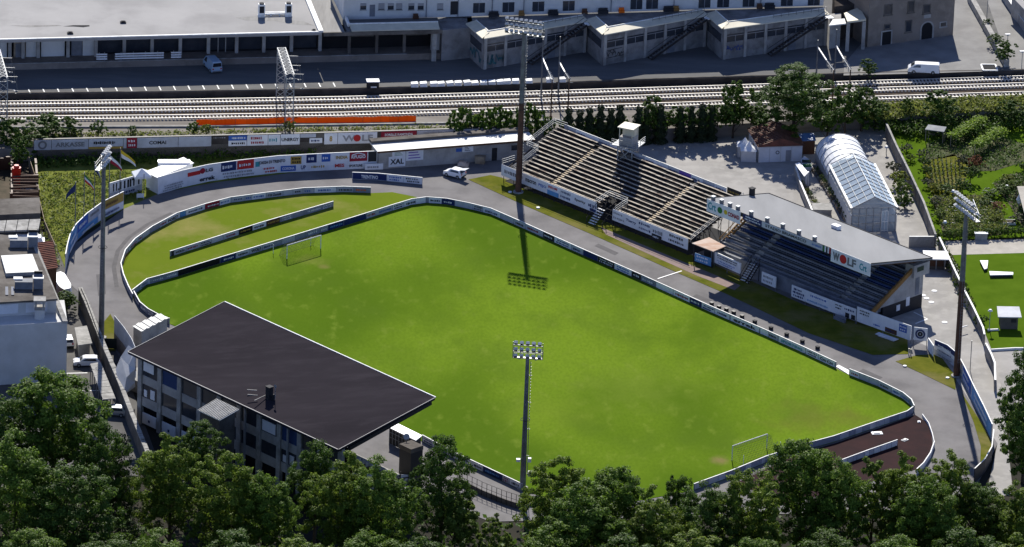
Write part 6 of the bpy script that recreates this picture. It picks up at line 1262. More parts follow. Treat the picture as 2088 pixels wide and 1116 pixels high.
M().tube(U(1978, 756), V(1978, 756, 5.0), .06).tube(V(1978, 756, 5.0), V(1978, 756, 5.1), .1).build('lane_post', 'steel', label='thin dark post in the lane behind the corner sponsor wall', cat='post')
M().bar(V(1958, 680, 1.0), V(1972, 676, 1.0), .14).tube(U(1958, 680), V(1958, 680, 1.1), .1).build('lane_barrier', 'white', label='white barrier arm across the lane behind the right mast', cat='barrier')
# park pieces
t = thing('kiosk_hut', 'small park hut with a sloping white roof on the right lawn', 'hut', U(2057, 672)); T_ = frame(U(2057, 672), ang(3)); M().box(T_, -1.4, 1.4, 0, 2.4, 0, 2.1).build('wall', 'oldconcrete', t); M().slab([T_(-1.9, -.4, 2.3), T_(1.9, -.4, 2.3), T_(1.8, 2.9, 2.8), T_(-1.8, 2.9, 2.8)], .15).build('roof', 'boardgrey', t); M().box(T_, .3, 1.1, -.04, -.005, 1.2, 1.8).build('hatch', 'dark', t)
for pts, lb in (([(1998, 531), (2015, 531), (2013, 547), (2007, 549)], 'white wedge-shaped bench slab standing end-on on the park lawn'), ([(2017, 553), (2066, 555), (2066, 560), (2019, 561)], 'long white wedge-shaped bench slab lying across the park lawn')):
    K = [U(x, y, .55) for x, y in pts]; t = thing('bench_slab', lb, 'bench', sum(K, Vector())/4-UP*.55); M().slab(K, .14).build('seat', 'white', t); c = sum(K, Vector())/4; M().prism([c+(p-c)*.9 for p in K], .05, .4).build('base', 'dark', t)
t = thing('park_lamp', 'park lamp with a white mushroom head beside the park hut', 'lamp post', U(2017, 672)); P = U(2017, 672); M().tube(P, P+UP*3.2, .06, .05).build('pole', 'galv', t); M().tube(P+UP*3.2, P+UP*3.45, .4, .2, 12).build('lamp_head', 'white', t)
# garden plots
r = Run('garden_edge', 'white kerb rail along the lower edge of the park lawn', 'edging', [(2014, 676), (2037, 675)], .3, m='white', th=.2)
r = Run('garden_edge', 'white low edging between park lawn and forecourt', 'edging', [(2021, 717), (2070, 714), (2120, 714)], .35, m='white', th=.2)
for x, y, w, lb in ((1912, 434, 1.6, 'a'), (1911, 446, 1.9, 'b'), (1913, 459, 1.6, 'c'), (1926, 427, 1.5, 'd'), (1986, 422, 1.6, 'e'), (1988, 433, 1.7, 'f'), (2002, 433, 1.0, 'g'), (1985, 446, 1.6, 'h'), (1996, 458, 1.8, 'i'), (2028, 459, 1.4, 'j')):
    T_ = frame(U(x+26, y), ang(2)); o = thing('raised_bed', 'raised vegetable bed with a pale board edge in the allotment', 'raised bed', U(x+26, y), 'raised beds of the allotment'); M().box(T_, -w, w, -.1, 0, .05, .45).box(T_, -w, w, 1.5, 1.6, .05, .4).each('edge_board', 'offwhite', o); M().box(T_, -w, w, .01, 1.49, .05, .35).build('bed_soil', 'soil', o)
t = thing('notice_board', 'white-topped concrete box at the hedge beside the garden path', 'box', U(2000, 488)); T_ = frame(U(2000, 490), ang(2)); M().box(T_, -1.0, 1.0, -.3, .3, .06, 1.2).build('body', 'concrete', t); M().box(T_, -1.1, 1.1, -.4, .4, 1.204, 1.32).build('lid', 'white', t)
t = thing('garden_shed', 'small garden shelter with a speckled sheet roof under the trees', 'shed', U(1908, 275)); K = [U(1886, 264, 2.2), U(1925, 269, 2.2), U(1930, 259, 2.7), U(1893, 254, 2.7)]; M().slab(K, .1).build('roof', 'rustroof' if False else 'galv', t); c = sum(K, Vector())/4; b = M()
for p in K: q_ = c+(p-c)*.9; b.tube((q_.x, q_.y, 0), (q_.x, q_.y, q_.z-.1), .08, n=5)
b.each('post', 'wood', t); M().box(frame(U(1910, 277), ang(3)), -1.3, 1.3, 0, .1, .05, 1.2).build('back_boards', 'wood', t)
t = thing('pergola', 'flat pale pergola sheet at the right edge among the garden plots', 'pergola', U(2086, 430)); K = [U(2090, 440, 2.4), U(2140, 440, 2.4), U(2120, 380, 2.4), U(2074, 380, 2.4)]; M().slab(K, .1).build('roof', 'pathway', t); b = M()
for p in K: b.tube((p.x, p.y, 0), (p.x, p.y, 2.3), .08, n=5)
b.each('post', 'wood', t)
t = thing('closed_parasol', 'white closed parasol standing in the garden plots at the right edge', 'parasol', U(2077, 432)); P = U(2077, 425); M().tube(P, P+UP*2.4, .05).build('pole', 'galv', t); M().tube(P+UP*.9, P+UP*1.6, .25, .5, 10).tube(P+UP*1.6, P+UP*2.5, .5, .05, 10).build('cloth', 'white', t)
for x, y, lb in ((1926, 468, 'white mushroom garden lamp left in the allotment beds'), (1990, 451, 'white garden lamp right of the mast in the allotment beds'), (1943, 405, 'white garden lamp at the top of the allotment beds'), (2052, 395, 'white garden lamp on the edge of the right lawn path'), (1807, 315, 'white round lamp on the nursery side of the boundary wall')):
    t = thing('garden_lamp', lb, 'lamp', U(x, y)); P = U(x, y); M().tube(P, P+UP*1.2, .07).build('pole', 'galv', t); M().tube(P+UP*1.2, P+UP*1.5, .36, .22, 10).build('shade', 'white', t)
M().bar(V(1983, 429, 1.9), V(1995, 459, 1.9), .1).tube(U(1983, 429), V(1983, 429, 1.95), .06).tube(U(1995, 459), V(1995, 459, 1.95), .06).build('trellis_bar', 'white', label='white slanting trellis bar right of the right mast lamp head', cat='trellis')
sheet('allotment_soil', [(1900, 402), (1940, 398), (2000, 398), (2040, 425), (2058, 470), (2040, 480), (1925, 482)], .07, 'soil')
sheet('plot_soil', [(2026, 375), (2060, 355), (2110, 350), (2160, 470), (2090, 472), (2060, 420)], .07, 'soil')
sheet('vine_plot', [(1880, 330), (1945, 315), (1985, 335), (1950, 400), (1900, 398)], .07, 'verge')
# ---------------------------------------------------------------- foliage
def leaves(name, P, Nrm, size, m, jit=.55, rng=None):
    n = len(P); d = Nrm+rng.normal(0, jit, (n, 3)); d /= np.linalg.norm(d, axis=1)[:, None]
    a = rng.normal(0, 1, (n, 3)); x = np.cross(d, a); x /= np.linalg.norm(x, axis=1)[:, None]; y = np.cross(d, x)
    s = (size*rng.uniform(.6, 1.3, n))[:, None]; V = np.empty((n*4, 3), np.float32)
    V[0::4] = P-x*s*.5; V[1::4] = P-y*s*.32+d*s*.08; V[2::4] = P+x*s*.5; V[3::4] = P+y*s*.32+d*s*.08
    me = bpy.data.meshes.new(name); me.vertices.add(n*4); me.vertices.foreach_set('co', V.ravel()); me.loops.add(n*4); me.polygons.add(n)
    me.loops.foreach_set('vertex_index', np.arange(n*4, dtype=np.int32)); me.polygons.foreach_set('loop_start', np.arange(0, n*4, 4, dtype=np.int32)); me.polygons.foreach_set('loop_total', np.full(n, 4, dtype=np.int32))
    me.update(calc_edges=True); me.materials.append(MT[m]); return me
def crown(seed, R, z0, H, N, size, m, nl=16, kind='round'):
    g = np.random.default_rng(seed); Pl = []; Nl = []; C = np.array([0, 0, (z0+H)/2]); rz_ = (H-z0)/2
    lobes = []
    for i in range(nl):
        k = (i+.5)/nl; zz = 1-1.75*k; ph = i*2.39996+g.uniform(-.4, .4); rr = math.sqrt(max(0, 1-zz*zz))
        rr *= 1-.3*max(0, zz)
        q = g.uniform(.52, .74); c = C+np.array([rr*math.cos(ph)*R*q, rr*math.sin(ph)*R*q, zz*rz_*q*1.12]); lobes.append((c, R*g.uniform(.3, .46)))
    tot = sum(r*r for _, r in lobes)
    for c, r in lobes:
        n = int(N*r*r/tot); k = max(6, int(n/95)); dc = g.normal(0, 1, (k, 3)); dc /= np.linalg.norm(dc, axis=1)[:, None]; dc[:, 2] = np.where(dc[:, 2] < -.5, -dc[:, 2], dc[:, 2])
        cc = c+dc*(r*g.uniform(.72, 1.08, k))[:, None]*np.array([1, 1, min(1.25, rz_/R)]); idx = g.integers(0, k, n); o = g.normal(0, 1, (n, 3)); o /= np.linalg.norm(o, axis=1)[:, None]
        rc = r*.29; P = cc[idx]+o*(rc*g.uniform(.25, 1.05, n)**.7)[:, None]*np.array([1, 1, .7]); nn = o*.7+dc[idx]*.5+np.array([0, 0, .35])
        Pl.append(P); Nl.append(nn)
    n = int(N*.06); o = g.normal(0, 1, (n, 3)); o /= np.linalg.norm(o, axis=1)[:, None]; Pl.append(C+o*np.array([R, R, rz_])*.5*g.uniform(.3, 1, n)[:, None]); Nl.append(o)
    P = np.concatenate(Pl); Nn = np.concatenate(Nl)
    return leaves('crown', P, Nn, size, m, .5, g)
def trunk(R, z0, H, r, seed):
    rr = random.Random(seed); b = M(); top = z0+(H-z0)*.55; b.tube((0, 0, 0), (0, 0, z0), r, r*.75, 9).tube((0, 0, z0), (.2, .1, top), r*.75, r*.3, 8)
    for i in range(6):
        a = i*1.05+rr.random(); z = z0*.85+(top-z0)*i/8; e = Vector((math.cos(a)*R*.55, math.sin(a)*R*.55, z+(H-z0)*.28)); b.tube((0, 0, z), e, r*.38, r*.1, 6); b.tube(e*.6+Vector((0, 0, z*.4)), e+Vector((math.cos(a+.8)*R*.2, math.sin(a+.8)*R*.2, 1.2)), r*.18, r*.06, 5)
    me = bpy.data.meshes.new('trunk'); me.from_pydata([tuple(v) for v in b.v], [], b.f); me.materials.append(MT['bark']); return me
PROTO = {}
def proto(key, *a):
    if key not in PROTO: PROTO[key] = a
for i in range(4): proto('plane%d' % i, crown(11+i, 6.5, 1.5, 20, 26000, .36, ('leaf_plane', 'leaf_mid')[i % 2], 18+i), trunk(6.5, 3.5, 20, .42, i), 6.5, 20)
for i in range(2): proto('dark%d' % i, crown(31+i, 6.5, 1.5, 20, 26000, .35, 'leaf_dark', 20+i), trunk(6.5, 3.5, 20, .42, 7+i), 6.5, 20)
proto('light0', crown(41, 5, 3, 14, 5200, .5, 'leaf_light', 15), trunk(5, 3, 14, .3, 9), 5, 14)
for i in range(2): proto('mid%d' % i, crown(51+i, 3.3, .2, 8, 4600, .36, 'leaf_dark', 16), trunk(3, .8, 8, .2, 12), 3, 8)
for i in range(3): proto('bush%d' % i, crown(61+i, 1.5, 0, 2.4, 700, .3, 'leaf_dark', 9), trunk(1.5, .5, 2.4, .1, 15), 1.5, 2.4)
proto('weedbush', crown(71, 1.5, 0, 2.0, 600, .3, 'leaf_weed', 9), trunk(1.5, .4, 2, .08, 16), 1.5, 2.0)
proto('greybush', crown(72, 1.5, 0, 2.2, 600, .3, 'leaf_grey', 9), trunk(1.5, .4, 2.2, .08, 17), 1.5, 2.2)
proto('lightbush', crown(73, 1.5, 0, 2.2, 600, .3, 'leaf_light', 9), trunk(1.5, .4, 2.2, .08, 18), 1.5, 2.2)
proto('redbush', crown(74, 1.5, 0, 2.0, 500, .28, 'leaf_red', 8), trunk(1.5, .4, 2, .08, 19), 1.5, 2.0)
def conifer(seed, R, H, N):
    g = np.random.default_rng(seed); z = H*(1-g.uniform(0, 1, N)**.75*.97); w_ = R*np.clip(1.18-(z/H), .0, 1)**.55*(.75+.25*np.sin(z*4)); a = g.uniform(0, 6.283, N); rr = w_*g.uniform(.7, 1.05, N)
    return leaves('crown', np.stack([np.cos(a)*rr, np.sin(a)*rr, z], 1), np.stack([np.cos(a), np.sin(a), np.full(N, .6)], 1), .32, 'leaf_conifer', .4, g)
proto('cypress', conifer(81, 1.35, 7, 3000), trunk(.8, 1, 7, .14, 20), 1.15, 7); proto('spruce', conifer(82, 3.2, 17, 6500), trunk(2, 2, 17, .3, 21), 3.2, 17)
def tree(key, lb, x, y, R, H, z=0., name='tree', cat='tree', group=None, rot=None):
    cm, tm, r0, h0 = PROTO[key]; t = thing(name, lb, cat, U(x, y, z), group); t.scale = (R/r0, R/r0, H/h0); t.rotation_euler = (0, 0, R_.uniform(0, 6.28) if rot is None else rot)
    for nm, me in (('crown', cm), ('trunk', tm)): o = bpy.data.objects.new(nm, me); COL.objects.link(o); o.parent = t
    return t
GF = 'trees along the street in the foreground'
for key, x, top, R, H, lb in [
    ('plane0', 108, 762, 9.2, 24, 'tallest broad tree at lower left, rising before the pale blue workshop wall'), ('dark0', -14, 812, 7, 22, 'tree cut by the left edge of the photo in front of the workshop wall'),
    ('dark1', 205, 874, 5.0, 20, 'slim dark tree just right of the tallest lower-left tree'), ('plane2', 30, 915, 7.5, 22, 'dark tree below the tallest tree near the left edge'), ('dark0', 150, 955, 7.5, 21, 'dark tree in front of the tallest lower-left tree'),
    ('spruce', 243, 890, 3.4, 17, 'narrow bright-edged tree at the foot of the diagonal boundary wall'), ('dark1', 408, 866, 4.8, 14, 'small dark tree before the porch roof of the near stand'), ('plane1', 345, 898, 6.2, 20, 'rounded light-tipped tree right of the diagonal boundary wall'),
    ('plane3', 455, 935, 6.4, 20, 'rounded tree below the small dark tree by the porch roof'), ('plane0', 535, 975, 5.6, 18, 'tree with pale tips before the near stand facade'), ('dark0', 640, 905, 4.8, 18, 'tree reaching the back eave of the dark roof'),
    ('plane1', 700, 932, 6.3, 20, 'tree under the lower right corner of the dark roof'), ('plane2', 775, 962, 6.3, 20, 'tree left of the dark stair block of the near stand'), ('dark1', 897, 903, 5.4, 21, 'pointed dark tree between the stair block and the near floodlight mast'),
    ('light0', 925, 1012, 4.2, 14, 'small yellow-green tree at the bottom below the pointed dark tree'), ('light0', 1000, 1062, 3.4, 12, 'yellow-green sapling at the bottom left of the near mast foot'), ('plane3', 1128, 944, 6.3, 20, 'tree just right of the near floodlight mast'),
    ('plane0', 1245, 960, 6.8, 20, 'broad tree second to the right of the near floodlight mast'), ('dark0', 1374, 968, 3.0, 15, 'slim low tree left of the plain hoarding by the near goal'), ('plane2', 1180, 1012, 7.2, 19, 'dark tree in front of the two trees right of the near mast'),
    ('plane1', 1330, 1018, 6.2, 19, 'dark tree below the slim low tree near the goal'), ('dark1', 1432, 1002, 5.8, 18, 'tree under the end of the plain hoarding by the near goal'), ('plane3', 1520, 968, 6.0, 20, 'tree right below the near goal'),
    ('plane0', 1625, 900, 7.8, 22, 'tallest tree of the right half, beside the near goal'), ('plane2', 1700, 950, 6.0, 20, 'tree in front of the dark red surface, right of the tallest one'), ('light0', 1772, 950, 4.6, 18, 'brighter tree over the free-standing plain hoarding'),
    ('plane1', 1838, 936, 5.4, 20, 'tree covering the lower edge of the dark red surface'), ('plane3', 1928, 933, 5.3, 19, 'tree at the lower end of the right bend'), ('plane0', 1880, 985, 6.6, 19, 'tree in front of the pair at the right bend'), ('dark0', 1995, 985, 5.4, 16, 'low tree below the lane at the lower right'),
    ('dark1', 2085, 715, 5.2, 22, 'tall dark tree at the right edge beside the park forecourt'), ('plane2', 2095, 830, 5.2, 16, 'dark tree under the tall one at the right edge'), ('plane1', 2070, 985, 6.0, 18, 'tree in the lower right corner')]:
    tree(key, lb, x, top+12.3*H, R, H, group=GF)
for i, (x, lb) in enumerate([(70, 'bottom-edge tree in the lower left corner'), (215, 'bottom-edge tree below the slim dark tree at lower left'), (330, 'bottom-edge tree below the diagonal boundary wall'), (470, 'bottom-edge tree below the porch roof'), (610, 'bottom-edge tree below the back eave of the dark roof'), (750, 'bottom-edge tree below the right corner of the dark roof'), (850, 'bottom-edge tree below the stair block'),
                             (1120, 'bottom-edge tree right below the near floodlight mast'), (1270, 'bottom-edge tree below the broad tree right of the mast'), (1400, 'bottom-edge tree below the end of the pitch corner'), (1540, 'bottom-edge tree below the near goal'), (1680, 'bottom-edge tree below the free-standing plain hoarding'), (1810, 'bottom-edge tree below the dark red surface'), (1960, 'bottom-edge tree below the right bend'), (2090, 'bottom-edge tree at the far lower right')]):
    tree(('plane0', 'dark0', 'plane2', 'dark1', 'plane3')[i % 5], lb, x, 1085+12.5*16+(i*37 % 25), 6.8, 16, group=GF)
# railway side trees and bushes
for key, x, y, z, R, H, lb in [('dark1', 1617, 296, 0, 7.2, 14, 'biggest tree beside the railway behind the garage'), ('mid0', 1494, 282, 0, 3.2, 10.3, 'round tree left of the biggest railway tree'), ('mid1', 1330, 285, 0, 2.6, 7.6, 'bushy tree behind the row of dark conifers'), ('mid0', 1686, 292, 0, 2.9, 8.2, 'lower tree right of the biggest railway tree'), ('mid1', 1562, 290, 0, 2.6, 6.6, 'dark tree filling the gap left of the biggest railway tree'),
                              ('mid1', 1722, 278, 0, 3.4, 9, 'dense tree near the right catenary post'), ('mid0', 1756, 268, 0, 3.2, 8, 'dense dark tree behind the rear end of the polytunnel'), ('mid0', 1785, 262, 0, 2.4, 5, 'dark bushy tree at the head of the boundary wall'), ('mid1', 1916, 262, 0, 3.2, 6.6, 'round green tree above the speckled garden shelter'), ('mid0', 1848, 255, 0, 1.5, 5, 'slim dark tree between the boundary wall and the garden shelter'), ('mid0', 2060, 262, 0, 2.6, 5, 'bushy tree on the railway slope near the right edge'),
                              ('mid1', 1770, 158, ZR+.6, 1.7, 3.2, 'dark ivy-covered bush on the yard edge left of the long white van'), ('mid0', 2046, 131, ZY, 2.2, 4.2, 'bush at the foot of the pale yard wall, upper right'), ('mid1', 2030, 96, ZY, 1.5, 2.4, 'bush halfway up the pale yard wall'), ('mid0', 2012, 60, ZY, 1.1, 1.9, 'small bush high up beside the pale yard wall'),
                              ('mid0', 95, 306, 0, 4.2, 6.2, 'wide bush above the left end of the sponsor banners'), ('mid1', 38, 322, 0, 3.2, 6.6, 'dark bush at the left edge beside the ruin'), ('mid0', 40, 350, 0, 2.1, 6.2, 'climber-covered bush at the corner of the ruin yard'), ('mid1', -5, 310, 0, 3, 6, 'bush cut by the left edge below the railway'), ('mid0', 142, 300, 0, 2.2, 5.2, 'bush right of the wide one over the banners'),
                              ('mid1', 136, 635, 0, 2.2, 3.4, 'dark shrub between the white trailer and the boundary wall'), ('mid0', 1978, 372, 0, 1.6, 3.0, 'dark purple shrub on the edge of the vine plot'), ('mid1', 1962, 395, 0, 1.5, 2.6, 'dark shrub below the purple one on the vine plot edge')]:
    tree(key, lb, x, y, R, H, z, group='trees and shrubs by the railway and gardens')
for i, (x, h) in enumerate([(1158, 6.6), (1180, 6.2), (1200, 6.5), (1222, 7), (1243, 6.3), (1262, 6.8), (1300, 6.4), (1316, 6), (1345, 6.4), (1386, 5.8), (1408, 6.0), (1430, 6.2), (1450, 5.9)]):
    tree('cypress', 'narrow dark conifer in the row between the open stand and the railway', x, 302-(x-1150)*.05, 1.2 if h > 6.1 else .95, h+.4, name='conifer', cat='conifer', group='row of dark conifers')
for i, x in enumerate((930, 950, 968, 988, 1008, 1030, 1048, 1075, 1100)):
    tree('bush%d' % (i % 3), 'dark bush in the hedge behind the club building', x, 300-(x-930)*.04, 2.2, 6.4+.6*math.sin(i*2), name='bush', cat='bush', group='hedge bushes behind the club building')
for i in range(15):
    x = 1310+17*i; tree('bush%d' % (i % 3), 'dark shrub of the hedge on the terrace edge behind the conifers and garage', x, 267-(x-1310)*.055, 2.0, 3.4+.7*math.sin(i*1.7), ZR, name='bush', cat='bush', group='hedge on the terrace edge')
for i in range(9):
    x = 1130+19*i; tree('bush%d' % (i % 3), 'dark shrub low between the conifers behind the open stand', x, 300-(x-1130)*.05, 1.9, 4.4+.5*math.sin(i*2.1), name='bush', cat='bush', group='shrubs between the dark conifers')
for i, (x, y, s, k, lb) in enumerate([(200, 277, 1.7, 'bush0', 'small bush on the railway edge above the sponsor banners, left one'), (270, 275, 1.0, 'bush1', 'tiny bush on the railway edge by the crimson logo banner'), (395, 275, 1.5, 'bush2', 'bush on the railway edge where the orange netting starts'), (420, 275, 1.3, 'weedbush', 'yellowish bush beside the start of the orange netting'), (590, 268, 1.3, 'weedbush', 'low weeds at the foot of the pale lattice gantry'), (970, 260, 1.6, 'weedbush', 'light bush above the hedge behind the club building')]):
    tree(k, lb, x, y, s, 1.5*s, ZR, name='bush', cat='bush', group='bushes on the railway edge')
GB = 'garden bushes'
for i, (x, y, s, h, k, lb) in enumerate([(1880, 322, 1.2, 1.6, 'greybush', 'grey-leaved shrub at the top of the bed row along the lawn strip'), (1884, 340, 1.3, 1.6, 'bush0', 'dark shrub second in the bed row along the lawn strip'), (1888, 360, 1.3, 1.8, 'bush1', 'dark shrub third in the bed row along the lawn strip'), (1892, 382, 1.3, 1.7, 'greybush', 'grey shrub at the bottom of the bed row'),
    (1848, 310, 1.3, 1.5, 'greybush', 'grey-green shrub against the garden side of the boundary wall'), (1856, 330, 1.2, 1.4, 'lightbush', 'bright shrub against the garden side of the boundary wall'), (1908, 392, 1.6, 1.6, 'weedbush', 'olive shrub beside the clipped dark bush'), (1930, 395, 2.2, 1.6, 'bush2', 'clipped dark oval bush at the foot of the vine plot'), (1990, 345, 1.7, 2.4, 'redbush', 'reddish-brown bush above the purple shrub'), (1962, 338, 1.3, 2, 'greybush', 'pale bush at the upper corner of the vine plot'),
    (1905, 420, 1.4, 1.8, 'greybush', 'dry grey bush at the upper left of the allotment'), (1915, 448, 1.5, 1.7, 'lightbush', 'bright green clump at the left of the allotment'), (1950, 420, 1.2, 1.2, 'weedbush', 'yellow-green clump left of the mast lamps'), (1955, 455, 1.3, 1.4, 'lightbush', 'bright clump under the mast lamps'), (2035, 430, 1.5, 1.5, 'redbush', 'orange-red clump at the right of the allotment'), (2010, 420, 1.6, 1.3, 'bush0', 'dark clump on the allotment beds right of the mast'), (2030, 455, 1.5, 1.4, 'weedbush', 'olive clump low right in the allotment'), (2018, 402, 2.0, 1.3, 'bush1', 'dark clump at the top of the right allotment beds'),
    (1832, 380, 2.0, 2.8, 'weedbush', 'olive bush at the nursery side of the boundary wall'), (1838, 402, 2.2, 3.2, 'lightbush', 'yellow-green bush at the nursery side of the boundary wall'), (1844, 424, 2.0, 2.8, 'bush2', 'dark bush lowest on the nursery side of the boundary wall'), (1822, 354, 1.6, 2.2, 'greybush', 'pale flowering bush highest on the nursery side'), (2000, 668, 1.5, 2.0, 'bush0', 'bush in the bend of the wall beside the park lamp'), (1945, 560, 1.2, 2.0, 'bush1', 'bush on the lane side of the lower boundary wall'), (1958, 590, 1.3, 2.0, 'bush2', 'second bush on the lane side of the lower boundary wall'), (1966, 612, 1.2, 2.2, 'bush0', 'lowest bush on the lane side of the lower boundary wall'),
    (2045, 400, 1.8, 1.7, 'bush1', 'dark shrub on the right plots near the white lamp'), (2062, 385, 1.9, 1.6, 'lightbush', 'bright shrub on the right plots'), (2055, 370, 1.4, 1.2, 'weedbush', 'low olive shrub at the tip of the right plots'), (2080, 405, 1.6, 1.8, 'bush2', 'dark shrub by the closed parasol'), (2075, 455, 1.6, 1.6, 'greybush', 'grey shrub below the closed parasol'), (2088, 350, 1.6, 1.8, 'bush0', 'shrub at the right edge above the plots')]):
    tree(k, lb, x, y, s, h, name='bush', cat='bush', group=GB)
for i in range(13):
    x = 1915+14*i; 
    if 1990 < x < 2012: continue
    tree(('bush0', 'bush1', 'bush2')[i % 3], 'dark shrub of the hedge along the garden path', x, 490-.05*(x-1915), 1.15, 1.7, name='hedge_shrub', cat='hedge', group='hedge along the garden path')
for i in range(10):
    s = i/9; tree(('bush1', 'bush2', 'weedbush')[i % 3], 'shrub of the overgrown strip between the lane and the lower boundary wall', 1918+62*s, 508+128*s, 1.0, 1.8, name='hedge_shrub', cat='hedge', group='overgrown strip along the lane')
for i in range(13):
    x, y = 1664+5.3*i, 352+8.2*i
    tree(('bush0', 'greybush', 'bush2')[i % 3], 'small potted plant standing in the crate row beside the greenhouse', x+1, y-2, .62, .9, .62, name='potted_plant', cat='potted plant', group='potted plants beside the greenhouse')
for i in range(9):
    x, y = 1636+5*i, 378+7.5*i
    tree(('bush1', 'greybush', 'weedbush')[i % 3], 'low potted plant in the nursery strip along the yard wall', x, y, .7, .8, name='potted_plant', cat='potted plant', group='potted plants along the yard wall')
# scattered ground cover
def inside(p, poly):
    c = False; j = len(poly)-1
    for i in range(len(poly)):
        a, b_ = poly[i], poly[j]
        if (a[1] > p[1]) != (b_[1] > p[1]) and p[0] < (b_[0]-a[0])*(p[1]-a[1])/(b_[1]-a[1])+a[0]: c = not c
        j = i
    return c
def cover(name, label, poly, z, n, size, m, hmax=.5, seed=1, clump=5, cat='plants', zf=None):
    g = np.random.default_rng(seed); xs = [p[0] for p in poly]; ys = [p[1] for p in poly]; P = []
    while len(P) < n:
        x, y = g.uniform(min(xs), max(xs)), g.uniform(min(ys), max(ys))
        if not inside((x, y), poly): continue
        q = np.array(U(x, y, z)); h = hmax*g.uniform(.3, 1)
        for k in range(clump): P.append(q+np.array([g.normal(0, .35), g.normal(0, .35), g.uniform(.05, h)]))
    P = np.array(P); me = leaves(name, P, np.tile(np.array([0, -.2, .8]), (len(P), 1)), size, m, .7, g); o = bpy.data.objects.new(name, me); COL.objects.link(o); tag(o, label, cat, kind='stuff')
MEAD = [(88, 395), (80, 352), (240, 352), (420, 340), (600, 345), (440, 366), (300, 385), (250, 410), (190, 440), (150, 472), (128, 520), (110, 490)]
cover('meadow_weeds', 'rank green weeds covering the meadow behind the left bend', MEAD, .03, 4200, .42, 'leaf_weed', .4, 3)
cover('meadow_herbs', 'paler grass tufts in the meadow behind the left bend', MEAD, .03, 2500, .4, 'leaf_light', .35, 4)
cover('undergrowth', 'dark shrubs and undergrowth beneath the foreground trees', [(120, 1016), (300, 985), (420, 960), (520, 1000), (700, 1040), (860, 1030), (1010, 1080), (1400, 1062), (1990, 1040), (2300, 1040), (2300, 1250), (-200, 1250), (-200, 1000), (60, 900), (150, 900), (100, 960)], 0, 9000, 1.0, 'leaf_dark', 3.0, 13)
cover('wall_foot_shade', 'dark leaves added in place of the shadow along the foot of the retaining wall', [(66, 345), (66, 326), (420, 318), (640, 313), (640, 325), (420, 332)], 0, 2600, .5, 'leaf_dark', 1.6, 14)  # dark leaves added to stand in for the wall's shadow band
cover('creeper', 'strip of climbing weeds along the timber fence of the ruin', [(76, 400), (84, 398), (118, 540), (104, 545)], .03, 1400, .4, 'leaf_weed', 1.6, 5)
EMB = [(1740, 240), (1800, 214), (2088, 198), (2200, 195), (2200, 230), (2088, 226), (1900, 236), (1780, 248)]
cover('embankment_scrub', 'wild scrub on the railway bank above the gardens', EMB, ZR-.1, 9000, .5, 'leaf_weed', 1.1, 6)
cover('bank_bushes', 'darker bushes mixed in the scrub of the railway bank', [(1760, 262), (1840, 250), (2088, 226), (2200, 226), (2200, 262), (2088, 262), (1960, 285), (1830, 275)], .5, 7000, .5, 'leaf_dark', 1.8, 7)
cover('edge_weeds', 'weeds along the foot of the railway edge above the sponsor banners', [(68, 283), (770, 268), (1000, 262), (1000, 255), (420, 268), (68, 276)], ZR, 2600, .4, 'leaf_weed', .5, 8)
cover('allotment_plants', 'vegetable plants filling the allotment beds', [(1902, 404), (1940, 400), (2000, 400), (2040, 427), (2055, 470), (2040, 478), (1928, 480)], .35, 5200, .34, 'leaf_weed', .6, 9)
cover('allotment_flowers', 'darker clumps between the allotment beds', [(1902, 404), (2000, 400), (2040, 427), (2055, 470), (1928, 480)], .3, 2600, .34, 'leaf_dark', .6, 10)
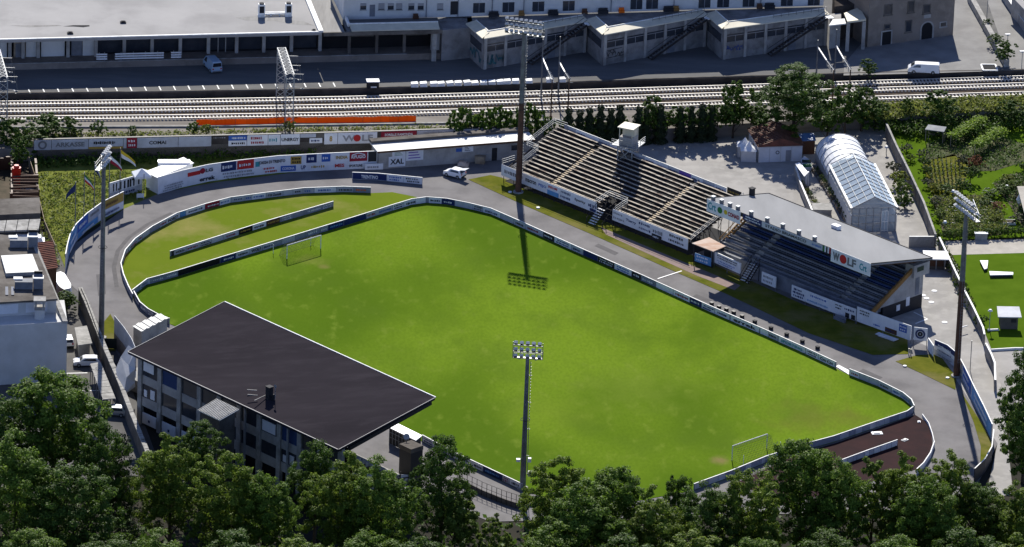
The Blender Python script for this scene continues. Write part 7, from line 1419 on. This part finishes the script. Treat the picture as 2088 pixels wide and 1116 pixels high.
cover('tree_shade_leaves', 'added dark leaves deepening the painted tree shade below the vine trellises', [(1892, 294), (1990, 270), (2100, 298), (2200, 310), (2200, 340), (2088, 328), (2030, 346), (1985, 348), (1950, 316), (1888, 326)], .08, 2600, .4, 'leaf_dark', .9, 15)  # dark leaves added to deepen the painted shade of the trees
cover('plot_plants', 'plants filling the garden plots at the right edge', [(2028, 375), (2060, 357), (2110, 352), (2150, 468), (2092, 470), (2062, 420)], .1, 3800, .36, 'leaf_dark', .7, 11)
for i, (A, B, lb) in enumerate((((1938, 300), (2003, 262), 'upper of the two bright vine-covered trellis rows'), ((1987, 318), (2043, 284), 'lower of the two bright vine-covered trellis rows'))):
    A, B = U(*A), U(*B); d = (B-A).normalized(); nrm_ = Vector((-d.y, d.x, 0)); t = thing('vine_row', lb, 'vine', (A+B)/2, 'vine-covered trellis rows'); L = (B-A).length; b = M()
    for k in range(7): p = A.lerp(B, k/6); b.tube(p, p+UP*2.0, .06, n=5)
    b.bar(A+UP*2, B+UP*2, .06); b.build('trellis', 'wood', t); g = np.random.default_rng(90+i); n = 1500; s = g.uniform(0, 1, n)[:, None]; P = np.array(A)+np.array(B-A)*s+np.array(nrm_)*g.normal(0, .55, n)[:, None]; P[:, 2] = 1.9+g.uniform(-.5, .45, n)
    me = leaves('foliage', P-np.array(ORG[t.name]), np.tile([0, 0, 1.], (n, 1)), .42, 'leaf_vine', .5, g); o = bpy.data.objects.new('foliage', me); COL.objects.link(o); o.parent = t
for i in range(8):
    A, B = U(1893+9*i, 330+1.2*i), U(1905+7.5*i, 390+1.0*i); t = thing('vine_stakes', 'row of staked young vines running down the vine plot', 'vine', A, 'staked rows in the vine plot'); b = M()
    for k in range(9): p = A.lerp(B, k/8); b.tube(p, p+UP*1.3, .05, n=5)
    b.bar(A+UP*1.1, B+UP*1.1, .04); b.build('stakes', 'bark', t); g = np.random.default_rng(120+i); n = 130; s = g.uniform(0, 1, n)[:, None]; P = np.array(A)+np.array(B-A)*s+g.normal(0, .15, (n, 3)); P[:, 2] = g.uniform(.3, 1.3, n)
    me = leaves('foliage', P-np.array(ORG[t.name]), np.tile([0, 0, 1.], (n, 1)), .3, 'leaf_dark', .6, g); o = bpy.data.objects.new('foliage', me); COL.objects.link(o); o.parent = t
